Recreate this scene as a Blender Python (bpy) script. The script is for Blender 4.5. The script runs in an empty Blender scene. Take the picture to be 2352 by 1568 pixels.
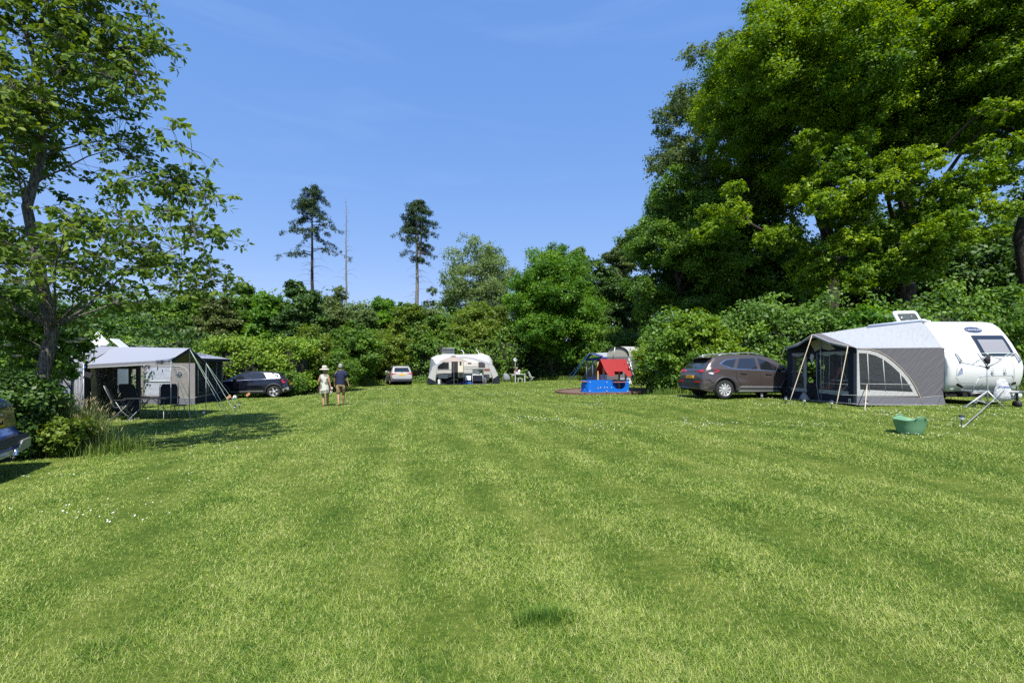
import bpy, bmesh, math, random
import numpy as np
from mathutils import Vector, Matrix, noise
from mathutils.geometry import tessellate_polygon
R = math.radians
S = bpy.context.scene
COL = S.collection
# ------------------------------------------------------------------ camera, light, exposure
F = 1045.1                       # focal length, in pixels of a 2352 px wide picture
cam_d = bpy.data.cameras.new("camera"); cam = bpy.data.objects.new("camera", cam_d); COL.objects.link(cam)
cam_d.sensor_width = 36; cam_d.lens = 36 * F / 2352; cam_d.shift_y = 57.2 / 2352
cam_d.clip_start = .1; cam_d.clip_end = 3000
cam.location = (0, 0, 1.6); cam.rotation_euler = (R(90), 0, 0); S.camera = cam
SUN_EL, SUN_AZ = 57, -4          # azimuth: direction the shadows fall, degrees from +Y towards +X
sd = bpy.data.lights.new("sun", 'SUN'); sun = bpy.data.objects.new("sun", sd); COL.objects.link(sun)
sd.energy = 4.6; sd.angle = R(.55); sd.color = (1, .955, .88)
az = R(SUN_AZ); el = R(SUN_EL)
sdir = Vector((math.sin(az) * math.cos(el), math.cos(az) * math.cos(el), -math.sin(el)))
sun.rotation_euler = sdir.to_track_quat('-Z', 'Y').to_euler(); sun.location = (0, -20, 40)
wd = bpy.data.worlds.new("World"); S.world = wd; wd.use_nodes = True
nt = wd.node_tree; bg = nt.nodes["Background"]
sk = nt.nodes.new("ShaderNodeTexSky"); sk.sky_type = 'NISHITA'; sk.sun_disc = False
sk.sun_elevation = el; sk.sun_rotation = math.atan2(-sdir.x, -sdir.y)
sk.altitude = 0; sk.air_density = .85; sk.dust_density = .15; sk.ozone_density = 3.0
# a camera's rendering of the clear sky: softer fall from horizon to zenith in every channel
sep = nt.nodes.new("ShaderNodeSeparateColor"); cmb = nt.nodes.new("ShaderNodeCombineColor"); nt.links.new(sk.outputs[0], sep.inputs[0])
for i, (pw, mu) in enumerate(((.70, 1.02), (.456, 1.56), (.25, 3.2))):
    p_ = nt.nodes.new("ShaderNodeMath"); p_.operation = 'POWER'; p_.inputs[1].default_value = pw; nt.links.new(sep.outputs[i], p_.inputs[0])
    q_ = nt.nodes.new("ShaderNodeMath"); q_.operation = 'MULTIPLY'; q_.inputs[1].default_value = mu; nt.links.new(p_.outputs[0], q_.inputs[0]); nt.links.new(q_.outputs[0], cmb.inputs[i])
tcw = nt.nodes.new("ShaderNodeTexCoord"); mpw = nt.nodes.new("ShaderNodeMapping"); mpw.inputs["Scale"].default_value = (1.2, 1.2, 7); nt.links.new(tcw.outputs["Generated"], mpw.inputs[0])
nzw = nt.nodes.new("ShaderNodeTexNoise"); nzw.inputs["Scale"].default_value = 2.2; nzw.inputs["Detail"].default_value = 5; nzw.inputs["Distortion"].default_value = .5; nt.links.new(mpw.outputs[0], nzw.inputs["Vector"])
mrw = nt.nodes.new("ShaderNodeMapRange"); mrw.inputs[1].default_value = .52; mrw.inputs[2].default_value = .85; mrw.inputs[4].default_value = .08; nt.links.new(nzw.outputs[0], mrw.inputs[0])
mxw = nt.nodes.new("ShaderNodeMix"); mxw.data_type = 'RGBA'; mxw.inputs[7].default_value = (4.2, 4.9, 6.0, 1); nt.links.new(mrw.outputs[0], mxw.inputs[0]); nt.links.new(cmb.outputs[0], mxw.inputs[6])   # faint high wisps
nt.links.new(mxw.outputs[2], bg.inputs[0]); bg.inputs[1].default_value = .122
S.view_settings.view_transform = 'Standard'; S.view_settings.look = 'None'
S.view_settings.exposure = .72; S.view_settings.gamma = 1; S.view_settings.use_curve_mapping = False
S.cycles.max_bounces = 6; S.cycles.diffuse_bounces = 3; S.cycles.glossy_bounces = 3
S.cycles.transmission_bounces = 4; S.cycles.transparent_max_bounces = 16
S.cycles.use_denoising = False
S.cycles.sample_clamp_indirect = 6

# ------------------------------------------------------------------ materials
MATS = {}
def newmat(name):
    m = bpy.data.materials.new(name); m.use_nodes = True; t = m.node_tree
    return m, t, t.nodes, t.links, t.nodes["Principled BSDF"]
def mat(name, col, rough=.6, metal=0, spec=.5, coat=0, noise_s=0, noise_a=.12, bump=0, bump_s=40, alpha=1, trans=0):
    if name in MATS: return MATS[name]
    m, t, N, L, b = newmat(name)
    b.inputs["Base Color"].default_value = (*col, 1); b.inputs["Roughness"].default_value = rough
    b.inputs["Metallic"].default_value = metal; b.inputs["Specular IOR Level"].default_value = spec
    b.inputs["Coat Weight"].default_value = coat; b.inputs["Coat Roughness"].default_value = .04
    tc = N.new("ShaderNodeTexCoord")
    if noise_s:
        n = N.new("ShaderNodeTexNoise"); n.inputs["Scale"].default_value = noise_s; n.inputs["Detail"].default_value = 6
        L.new(tc.outputs["Object"], n.inputs["Vector"])
        mp = N.new("ShaderNodeMapRange"); mp.inputs[1].default_value = .3; mp.inputs[2].default_value = .7
        mp.inputs[3].default_value = 1 - noise_a; mp.inputs[4].default_value = 1 + noise_a
        L.new(n.outputs[0], mp.inputs[0])
        mx = N.new("ShaderNodeVectorMath"); mx.operation = 'SCALE'; mx.inputs[0].default_value = col
        L.new(mp.outputs[0], mx.inputs["Scale"]); L.new(mx.outputs[0], b.inputs["Base Color"])
    if bump:
        n2 = N.new("ShaderNodeTexNoise"); n2.inputs["Scale"].default_value = bump_s; n2.inputs["Detail"].default_value = 4
        L.new(tc.outputs["Object"], n2.inputs["Vector"])
        bp = N.new("ShaderNodeBump"); bp.inputs["Strength"].default_value = bump; bp.inputs["Distance"].default_value = .02
        L.new(n2.outputs[0], bp.inputs["Height"]); L.new(bp.outputs[0], b.inputs["Normal"])
    out = N["Material Output"]
    if trans:
        tr = N.new("ShaderNodeBsdfTranslucent"); tr.inputs[0].default_value = (*col, 1)
        ms = N.new("ShaderNodeMixShader"); ms.inputs[0].default_value = trans
        L.new(b.outputs[0], ms.inputs[1]); L.new(tr.outputs[0], ms.inputs[2]); L.new(ms.outputs[0], out.inputs[0])
    if alpha < 1:
        tr = N.new("ShaderNodeBsdfTransparent"); ms = N.new("ShaderNodeMixShader"); ms.inputs[0].default_value = alpha
        L.new(tr.outputs[0], ms.inputs[1]); L.new(b.outputs[0], ms.inputs[2]); L.new(ms.outputs[0], out.inputs[0])
    MATS[name] = m
    return m
def leaf_mat(name, c0, c1, c2, trans=.38, rough=.5, spec=.35):
    """three leaf colours picked per leaf by the face attribute v; light also passes through the leaf"""
    m, t, N, L, b = newmat(name)
    at = N.new("ShaderNodeAttribute"); at.attribute_name = "v"
    cr = N.new("ShaderNodeValToRGB"); e = cr.color_ramp.elements
    e[0].color = (*c0, 1); e[1].color = (*c2, 1); e[1].position = 1
    k = e.new(.55); k.color = (*c1, 1)
    L.new(at.outputs["Fac"], cr.inputs[0]); L.new(cr.outputs[0], b.inputs["Base Color"])
    b.inputs["Roughness"].default_value = rough; b.inputs["Specular IOR Level"].default_value = spec
    hs = N.new("ShaderNodeHueSaturation"); hs.inputs["Hue"].default_value = .482; hs.inputs["Saturation"].default_value = 1.15
    hs.inputs["Value"].default_value = 1.35
    L.new(cr.outputs[0], hs.inputs["Color"])
    tr = N.new("ShaderNodeBsdfTranslucent"); L.new(hs.outputs[0], tr.inputs[0])
    ms = N.new("ShaderNodeMixShader"); ms.inputs[0].default_value = trans
    L.new(b.outputs[0], ms.inputs[1]); L.new(tr.outputs[0], ms.inputs[2]); L.new(ms.outputs[0], N["Material Output"].inputs[0])
    return m
def bark_mat(name, c0, c1, sc=8):
    m, t, N, L, b = newmat(name)
    tc = N.new("ShaderNodeTexCoord"); mp = N.new("ShaderNodeMapping"); mp.inputs["Scale"].default_value = (3, 3, .8)
    n = N.new("ShaderNodeTexNoise"); n.inputs["Scale"].default_value = sc; n.inputs["Detail"].default_value = 8
    L.new(tc.outputs["Object"], mp.inputs[0]); L.new(mp.outputs[0], n.inputs["Vector"])
    cr = N.new("ShaderNodeValToRGB"); e = cr.color_ramp.elements
    e[0].position = .38; e[0].color = (*c0, 1); e[1].position = .62; e[1].color = (*c1, 1)
    L.new(n.outputs[0], cr.inputs[0]); L.new(cr.outputs[0], b.inputs["Base Color"]); b.inputs["Roughness"].default_value = .9
    bp = N.new("ShaderNodeBump"); bp.inputs["Strength"].default_value = .8; bp.inputs["Distance"].default_value = .03
    L.new(n.outputs[0], bp.inputs["Height"]); L.new(bp.outputs[0], b.inputs["Normal"])
    return m

# ------------------------------------------------------------------ objects
def tag(o, label=None, cat=None, group=None, kind=None):
    if label: o["label"] = label
    if cat: o["category"] = cat
    if group: o["group"] = group
    if kind: o["kind"] = kind
    return o
def thing(name, label, cat, loc=(0, 0, 0), rz=0, group=None):
    o = bpy.data.objects.new(name, None); COL.objects.link(o); o.empty_display_size = .2
    o.location = loc; o.rotation_euler = (0, 0, rz)
    return tag(o, label, cat, group)
def link(name, me, parent=None):
    o = bpy.data.objects.new(name, me); COL.objects.link(o)
    if parent is not None: o.parent = parent
    return o
def copy_thing(o, parent=None):
    c = o.copy(); COL.objects.link(c)
    if parent is not None: c.parent = parent; c.matrix_parent_inverse = o.matrix_parent_inverse
    for ch in list(o.children): copy_thing(ch, c)
    return c
class MB:
    """collects geometry and links it as one mesh object"""
    def __init__(s): s.v = []; s.f = []; s.mi = []; s.sm = []; s.m = 0
    def add(s, vs, fs, smooth=False):
        k = len(s.v); s.v += [tuple(p) for p in vs]
        for f in fs: s.f.append(tuple(i + k for i in f)); s.mi.append(s.m); s.sm.append(smooth)
        return s
    def box(s, c, d, rz=0, rx=0, ry=0):
        M = Matrix.Translation(Vector(c)) @ Matrix.Rotation(rz, 4, 'Z') @ Matrix.Rotation(ry, 4, 'Y') @ Matrix.Rotation(rx, 4, 'X')
        vs = [M @ Vector((x * d[0] / 2, y * d[1] / 2, z * d[2] / 2)) for x in (-1, 1) for y in (-1, 1) for z in (-1, 1)]
        return s.add(vs, [(0, 1, 3, 2), (4, 6, 7, 5), (0, 4, 5, 1), (2, 3, 7, 6), (0, 2, 6, 4), (1, 5, 7, 3)])
    def tube(s, pts, r, n=6, cap=True):
        pts = [Vector(p) for p in pts]
        rs = r if isinstance(r, (list, tuple)) else [r] * len(pts)
        vs = []; fs = []; up = Vector((0, 0, 1)); prev = None
        for i, p in enumerate(pts):
            t = (pts[min(i + 1, len(pts) - 1)] - pts[max(i - 1, 0)])
            if t.length < 1e-9: t = Vector((0, 0, 1))
            t.normalize()
            if prev is None:
                a = t.cross(up)
                if a.length < .05: a = t.cross(Vector((1, 0, 0)))
            else: a = prev - t * prev.dot(t)
            if a.length < 1e-6: a = t.cross(Vector((0, 1, 0)))
            a.normalize(); prev = a; b = t.cross(a)
            for k in range(n):
                th = 2 * math.pi * k / n
                vs.append(p + (a * math.cos(th) + b * math.sin(th)) * rs[i])
        for i in range(len(pts) - 1):
            for k in range(n):
                k2 = (k + 1) % n
                fs.append((i * n + k, i * n + k2, (i + 1) * n + k2, (i + 1) * n + k))
        if cap:
            fs.append(tuple(range(n - 1, -1, -1))); q = (len(pts) - 1) * n; fs.append(tuple(q + k for k in range(n)))
        return s.add(vs, fs, True)
    def loft(s, rings, cap=True, closed=True, smooth=True):
        n = len(rings[0]); vs = [p for r in rings for p in r]; fs = []
        for i in range(len(rings) - 1):
            for k in range(n if closed else n - 1):
                k2 = (k + 1) % n
                fs.append((i * n + k, i * n + k2, (i + 1) * n + k2, (i + 1) * n + k))
        if cap and closed:
            fs.append(tuple(range(n - 1, -1, -1))); q = (len(rings) - 1) * n; fs.append(tuple(q + k for k in range(n)))
        return s.add(vs, fs, smooth)
    def ell(s, rings, n=14, cap=True):
        """rings of (centre, half axis a, half axis b)"""
        rr = []
        for c, a, b in rings:
            c = Vector(c); a = Vector(a); b = Vector(b)
            rr.append([c + a * math.cos(2 * math.pi * k / n) + b * math.sin(2 * math.pi * k / n) for k in range(n)])
        return s.loft(rr, cap)
    def lathe(s, prof, c=(0, 0, 0), axis='z', n=24, cap=False):
        rr = []
        for r, h in prof:
            ring = []
            for k in range(n):
                a = 2 * math.pi * k / n; x = r * math.cos(a); y = r * math.sin(a)
                p = (x, y, h) if axis == 'z' else ((x, h, y) if axis == 'y' else (h, x, y))
                ring.append((p[0] + c[0], p[1] + c[1], p[2] + c[2]))
            rr.append(ring)
        return s.loft(rr, cap)
    def sphere(s, c, r, n=12, m=8):
        if not isinstance(r, (list, tuple)): r = (r, r, r)
        rr = []
        for i in range(m + 1):
            ph = -math.pi / 2 + math.pi * i / m; q = max(math.cos(ph), .01)
            rr.append([(c[0] + r[0] * q * math.cos(2 * math.pi * k / n), c[1] + r[1] * q * math.sin(2 * math.pi * k / n), c[2] + r[2] * math.sin(ph)) for k in range(n)])
        return s.loft(rr, True)
    def poly(s, outer, holes=(), fn=lambda a, b: (a, 0, b), thick=None):
        """flat polygon with holes given as 2-D points, mapped to 3-D by fn; thick = offset vector for a solid sheet"""
        loops = [list(outer)] + [list(h) for h in holes]
        tri = tessellate_polygon([[Vector((a, b, 0)) for a, b in l] for l in loops])
        flat = [p for l in loops for p in l]
        vs = [Vector(fn(a, b)) for a, b in flat]
        s.add(vs, tri)
        if thick is not None:
            t = Vector(thick); s.add([v + t for v in vs], [tuple(reversed(f)) for f in tri])
            k = 0
            for l in loops:
                q = len(l); a = vs[k:k + q]; b = [v + t for v in a]
                s.add(a + b, [(i, (i + 1) % q, q + (i + 1) % q, q + i) for i in range(q)]); k += q
        return s
    def build(s, name, m, parent=None, bevel=0):
        me = bpy.data.meshes.new(name); me.from_pydata(s.v, [], s.f)
        for q in (m if isinstance(m, (list, tuple)) else [m]): me.materials.append(q)
        me.polygons.foreach_set("material_index", s.mi); me.polygons.foreach_set("use_smooth", s.sm)
        me.update()
        if bevel:
            bm = bmesh.new(); bm.from_mesh(me)
            bmesh.ops.remove_doubles(bm, verts=bm.verts, dist=1e-5)
            ed = [e for e in bm.edges if len(e.link_faces) == 2 and e.calc_face_angle(0) > .6]
            bmesh.ops.bevel(bm, geom=ed, offset=bevel, segments=2, affect='EDGES', profile=.6)
            bm.to_mesh(me); bm.free()
        o = link(name, me, parent)
        return o
def text_part(name, txt, size, m, parent, loc, rot, depth=.004, sx=1):
    cu = bpy.data.curves.new(name, 'FONT'); cu.body = txt; cu.size = size; cu.extrude = depth
    cu.align_x = 'CENTER'; cu.align_y = 'CENTER'
    to = bpy.data.objects.new("tmp", cu); COL.objects.link(to)
    dg = bpy.context.evaluated_depsgraph_get(); dg.update()
    me = bpy.data.meshes.new_from_object(to.evaluated_get(dg)); bpy.data.objects.remove(to)
    me.materials.clear(); me.materials.append(m); me.name = name
    o = link(name, me, parent); o.location = loc; o.rotation_euler = rot; o.scale = (sx, 1, 1)
    return o

# ------------------------------------------------------------------ terrain
CP = np.array([(0, 0, 0), (-6, 4, 0), (6, 4, .06), (0, 8, 0), (-9, 9, -.1), (0, 14, 0), (8, 9.2, .25), (10.3, 13.6, .4), (10.1, 16.7, .4), (13, 13.5, .46),
               (16, 13, .5), (8, 17.4, .41), (10.6, 17.9, .45), (5, 24.4, .16), (5, 31, .3), (4.5, 37, .42), (8, 30, .42), (5, 46, .3), (-4.3, 39.5, .08), (0, 42, .15),
               (-9.6, 38, .03), (-7.4, 19.6, -.09), (-14, 26, -.14), (-10.5, 14, -.13), (-11.5, 17, -.13), (-16, 16, -.14), (-15, 23, -.14), (0, 20, .0), (0, 30, .05),
               (18, 20, .6), (12, 28, .55), (-20, 30, -.1), (-22, 12, -.12), (-3, 3, 0), (3, 3, .02), (0, -4, 0), (4, 12, .1), (-4, 12, 0)], float)
def hgt(x, y):
    x = np.asarray(x, float); y = np.asarray(y, float)
    d = (x[..., None] - CP[:, 0]) ** 2 + ((y[..., None] - CP[:, 1])) ** 2
    w = 1 / (d + 3.0) ** 1.8
    h = (w * CP[:, 2]).sum(-1) / w.sum(-1)
    return h + .012 * np.sin(x * 1.3 + 1) * np.sin(y * .9) + .008 * np.sin(x * 3.1 + y * 2.2)
def H(x, y): return float(hgt(np.array([x]), np.array([y]))[0])
def G(x, y, dz=0): return Vector((x, y, H(x, y) + dz))
def at(px, py, D): return Vector(((px - 1176) / F * D, D, 1.6 - (py - 841.2) / F * D))

def grass_nodes(m, N, L, b, blades):
    tc = N.new("ShaderNodeTexCoord"); sp = N.new("ShaderNodeSeparateXYZ"); L.new(tc.outputs["Object"], sp.inputs[0])
    def math_(op, a, c):
        n = N.new("ShaderNodeMath"); n.operation = op
        for i, q in enumerate((a, c)):
            if isinstance(q, (int, float)): n.inputs[i].default_value = q
            else: L.new(q, n.inputs[i])
        return n.outputs[0]
    def nz(sc, det, rough=.6):
        n = N.new("ShaderNodeTexNoise"); n.inputs["Scale"].default_value = sc; n.inputs["Detail"].default_value = det
        n.inputs["Roughness"].default_value = rough; L.new(tc.outputs["Object"], n.inputs["Vector"]); return n.outputs[0]
    big = nz(.35, 3); midn = nz(1.9, 4); fine = nz(11, 6)
    # mower passes run away from the camera, slightly to the left
    u = math_('ADD', sp.outputs[0], math_('MULTIPLY', sp.outputs[1], .2))
    wob = math_('MULTIPLY', nz(.13, 2), 1.5)
    ph = math_('MULTIPLY', math_('ADD', u, wob), 7.6)
    st = math_('MULTIPLY', math_('SINE', ph, 0), .048)
    ph2 = math_('MULTIPLY', math_('ADD', u, wob), 4.1)
    st2 = math_('MULTIPLY', math_('SINE', ph2, 0), .025)
    v = math_('ADD', math_('MULTIPLY', big, .34), math_('MULTIPLY', midn, .5))
    v = math_('ADD', v, math_('MULTIPLY', fine, .6))
    v = math_('ADD', math_('ADD', v, st), st2)
    v = math_('SUBTRACT', v, .27)
    if blades:
        at_ = N.new("ShaderNodeAttribute"); at_.attribute_name = "v"
        v = math_('ADD', v, math_('MULTIPLY', math_('SUBTRACT', at_.outputs["Fac"], .5), 1.0))
    cr = N.new("ShaderNodeValToRGB"); e = cr.color_ramp.elements
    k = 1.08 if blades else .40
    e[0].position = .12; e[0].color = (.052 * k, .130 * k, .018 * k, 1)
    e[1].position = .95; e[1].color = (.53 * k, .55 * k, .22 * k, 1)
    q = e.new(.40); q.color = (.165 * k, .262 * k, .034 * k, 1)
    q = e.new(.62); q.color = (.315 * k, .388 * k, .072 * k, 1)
    L.new(v, cr.inputs[0])
    return cr.outputs[0], fine
def ground():
    xs = np.concatenate([[-900, -300, -120, -70], np.arange(-45, 45.1, .75), [70, 120, 300, 900]])
    ys = np.concatenate([[-400, -80, -20], np.arange(-8, 62.1, .75), [80, 130, 300, 900]])
    X, Y = np.meshgrid(xs, ys); Z = hgt(X, Y)
    me = bpy.data.meshes.new("ground")
    n = len(xs); v = np.stack([X, Y, Z], -1).reshape(-1, 3)
    f = [(j * n + i, j * n + i + 1, (j + 1) * n + i + 1, (j + 1) * n + i) for j in range(len(ys) - 1) for i in range(n - 1)]
    me.from_pydata(v.tolist(), [], f); me.polygons.foreach_set("use_smooth", [True] * len(f))
    m, t, N, L, b = newmat("lawn_soil")
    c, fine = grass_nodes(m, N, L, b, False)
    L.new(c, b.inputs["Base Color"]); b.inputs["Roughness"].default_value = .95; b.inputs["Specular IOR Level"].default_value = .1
    tc = N.new("ShaderNodeTexCoord"); n2 = N.new("ShaderNodeTexNoise"); n2.inputs["Scale"].default_value = 30; n2.inputs["Detail"].default_value = 6
    L.new(tc.outputs["Object"], n2.inputs["Vector"])
    bp = N.new("ShaderNodeBump"); bp.inputs["Strength"].default_value = .8; bp.inputs["Distance"].default_value = .04
    L.new(n2.outputs[0], bp.inputs["Height"]); L.new(bp.outputs[0], b.inputs["Normal"])
    me.materials.append(m); o = link("ground", me); tag(o, kind="structure")
def fast_mesh(name, verts, nper, v=None, mats=()):
    """verts (N, nper, 3): every row one face"""
    nf = len(verts); me = bpy.data.meshes.new(name)
    me.vertices.add(nf * nper); me.vertices.foreach_set("co", verts.astype(np.float32).ravel())
    me.loops.add(nf * nper); me.loops.foreach_set("vertex_index", np.arange(nf * nper, dtype=np.int32))
    me.polygons.add(nf); me.polygons.foreach_set("loop_start", np.arange(0, nf * nper, nper, dtype=np.int32))
    if v is not None:
        a = me.attributes.new("v", 'FLOAT', 'FACE'); a.data.foreach_set("value", v.astype(np.float32))
    for m in mats: me.materials.append(m)
    me.update(calc_edges=True)
    return me
TUFTS = [(.20, 2.84, .14, .07, 1.0), (.08, 2.80, .05, .04, .6), (.36, 2.88, .06, .04, .5), (2.5, 5.05, .22, .2, .5), (2.9, 9.6, .5, .5, .5), (5.6, 9.0, .3, .4, .45), (-3.4, 5.4, .35, .2, .4), (-1.1, 4.6, .2, .15, .35), (1.6, 3.6, .16, .12, .3), (-2.35, 2.6, .15, .1, .4), (-1.55, 7.4, .5, .3, .3), (1.3, 6.6, .4, .3, .3)]
def grass():
    rg = np.random.default_rng(5)
    n = 2700000
    # density falls with the square of the distance, blade width grows with it
    D = 2.0 * (47 / 2.0) ** rg.random(n); X = (rg.random(n) * 2 - 1) * (1.25 * D + 2.2); Y = D
    keep = np.ones(n, bool)
    keep &= ~(((X - 5.0) / 2.5) ** 2 + ((Y - 25.0) / 2.1) ** 2 < 1)          # bark chips around the play house
    X = X[keep]; Y = Y[keep]; D = D[keep]; n = len(X)
    Z = hgt(X, Y)
    w = .0008 * D * (.6 + .8 * rg.random(n)) + .0013
    cl = np.sin(X * 2.1 + 3 * np.sin(Y * .7)) * np.sin(Y * 1.7 + 2 * np.sin(X * .9))
    ln = (.022 + .036 * rg.random(n) ** 1.6) * (1 + .25 * cl) + .0007 * D
    tuft = sum(a_ * np.exp(-(((X - x_) / sx_) ** 2 + ((Y - y_) / sy_) ** 2)) for x_, y_, sx_, sy_, a_ in TUFTS)        # the dark tuft in the foreground
    ln = ln * (1 + 1.5 * tuft)
    th = rg.random(n) * 2 * np.pi; lean = (.65 + .92 * rg.random(n) ** .6) * (1 - .5 * tuft)
    dx = np.cos(th); dy = np.sin(th)
    B = np.stack([X, Y, Z - .004], -1); side = np.stack([-dy, dx, np.zeros(n)], -1) * (w / 2)[:, None]
    tip = B + np.stack([dx * np.sin(lean) * ln, dy * np.sin(lean) * ln, np.cos(lean) * ln + .004], -1)
    ph = rg.random(n) * 2 * np.pi
    V = np.stack([B - side, B + side, tip], 1)
    v = np.clip(rg.normal(.5, .28, n), -.3, 1.2) + .5 * (rg.random(n) < .03) - .5 * tuft
    m, t, N, L, b = newmat("grass_blade")
    c, _ = grass_nodes(m, N, L, b, True)
    L.new(c, b.inputs["Base Color"]); b.inputs["Roughness"].default_value = .55; b.inputs["Specular IOR Level"].default_value = .12
    tr = N.new("ShaderNodeBsdfTranslucent"); L.new(c, tr.inputs[0]); ms = N.new("ShaderNodeMixShader"); ms.inputs[0].default_value = .3
    L.new(b.outputs[0], ms.inputs[1]); L.new(tr.outputs[0], ms.inputs[2]); L.new(ms.outputs[0], N["Material Output"].inputs[0])
    o = link("grass", fast_mesh("grass", V, 3, v, [m])); tag(o, "short mown grass covering the whole pitch", "grass", kind="stuff")
def daisies():
    rg = np.random.default_rng(9); pts = []
    def patch(px, py, D, sx, sy, n):
        c = at(px, py, D); pts.append(np.stack([c.x + rg.normal(0, sx, n), D + rg.normal(0, sy, n)], -1))
    for k in range(26): patch(rg.uniform(1180, 2300), 900, rg.uniform(10, 20), .5, .35, rg.integers(6, 34))
    for k in range(7): patch(rg.uniform(1900, 2330), 900, rg.uniform(8.5, 12.5), .35, .2, rg.integers(6, 22))
    for k in range(14): patch(rg.uniform(20, 700), 900, rg.uniform(7, 19), .5, .3, rg.integers(5, 22))
    for k in range(8): patch(rg.uniform(0, 420), 1150, rg.uniform(4.5, 7), .25, .15, rg.integers(3, 9))
    for k in range(22): patch(rg.uniform(600, 1500), 900, rg.uniform(19, 34), 1.2, .6, rg.integers(8, 30))
    P = np.concatenate(pts); n = len(P); z = hgt(P[:, 0], P[:, 1]) + .045 + .02 * rg.random(n)
    r = .005 + .0025 * rg.random(n) + .00025 * P[:, 1]
    vs = []
    tl = rg.normal(0, .25, (n, 2))
    for k in range(6):
        a = np.pi / 3 * k
        vs.append(np.stack([P[:, 0] + r * np.cos(a), P[:, 1] + r * np.sin(a) - .3 * r, z + r * (np.cos(a) * tl[:, 0] + np.sin(a) * (tl[:, 1] + .5))], -1))
    me = fast_mesh("daisies", np.stack(vs, 1), 6, None, [mat("daisy_petal", (.58, .58, .54), .8)])
    tag(link("daisies", me), "small white daisies scattered in patches over the lawn", "daisies", kind="stuff")
ground(); grass(); daisies()
# ------------------------------------------------------------------ trees and shrubs
def unit(a): return a / np.maximum(np.linalg.norm(a, axis=-1, keepdims=True), 1e-9)
def leaves(rg, C, size, up=.5, out=None, outw=.4, aspect=.6, bend=0, droop=0):
    """a leaf (one kite-shaped face) at every row of C"""
    n = len(C)
    nrm = rg.normal(0, 1, (n, 3)); nrm[:, 2] += up * 2
    if out is not None: nrm += out * outw * 2
    nrm = unit(nrm)
    ax = rg.normal(0, 1, (n, 3)); ax[:, 2] -= droop * 2; ax = unit(ax - nrm * (ax * nrm).sum(-1, keepdims=True)); sd = np.cross(nrm, ax)
    s = size * (.6 + .8 * rg.random(n))[:, None]
    a = C - ax * s * .5; b = C + sd * s * aspect * .5 - ax * s * .05; c = C + ax * s * .5; d = C - sd * s * aspect * .5 - ax * s * .05
    if bend: c = c - nrm * s * bend
    return np.stack([a, b, c, d], 1)
def clump_cloud(rg, cen, rad, n, sub=14, flat=.7, sig=.2):
    """leaf centres grouped in twigs over the outside of each clump"""
    m = len(cen); per = np.maximum((n * rad ** 2 / (rad ** 2).sum()).astype(int), 4)
    P = []; O = []; T = []
    for i in range(m):
        k = max(4, int(sub))
        d = unit(rg.normal(0, 1, (k, 3))); d[:, 2] = d[:, 2] * .85 + .12; d = d / np.maximum(np.linalg.norm(d, axis=1, keepdims=True), .3)
        tw = cen[i] + d * rad[i] * (.55 + .5 * rg.random((k, 1))) * np.array([1, 1, flat])
        w = rg.integers(0, k, per[i])
        p = tw[w] + rg.normal(0, 1, (per[i], 3)) * rad[i] * sig * np.array([1, 1, .7])
        P.append(p); O.append(unit(p - cen[i])); T.append(np.full(per[i], rg.normal(0, .12)) + rg.normal(0, .1, k)[w])
    return np.concatenate(P), np.concatenate(O), np.concatenate(T)
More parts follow.
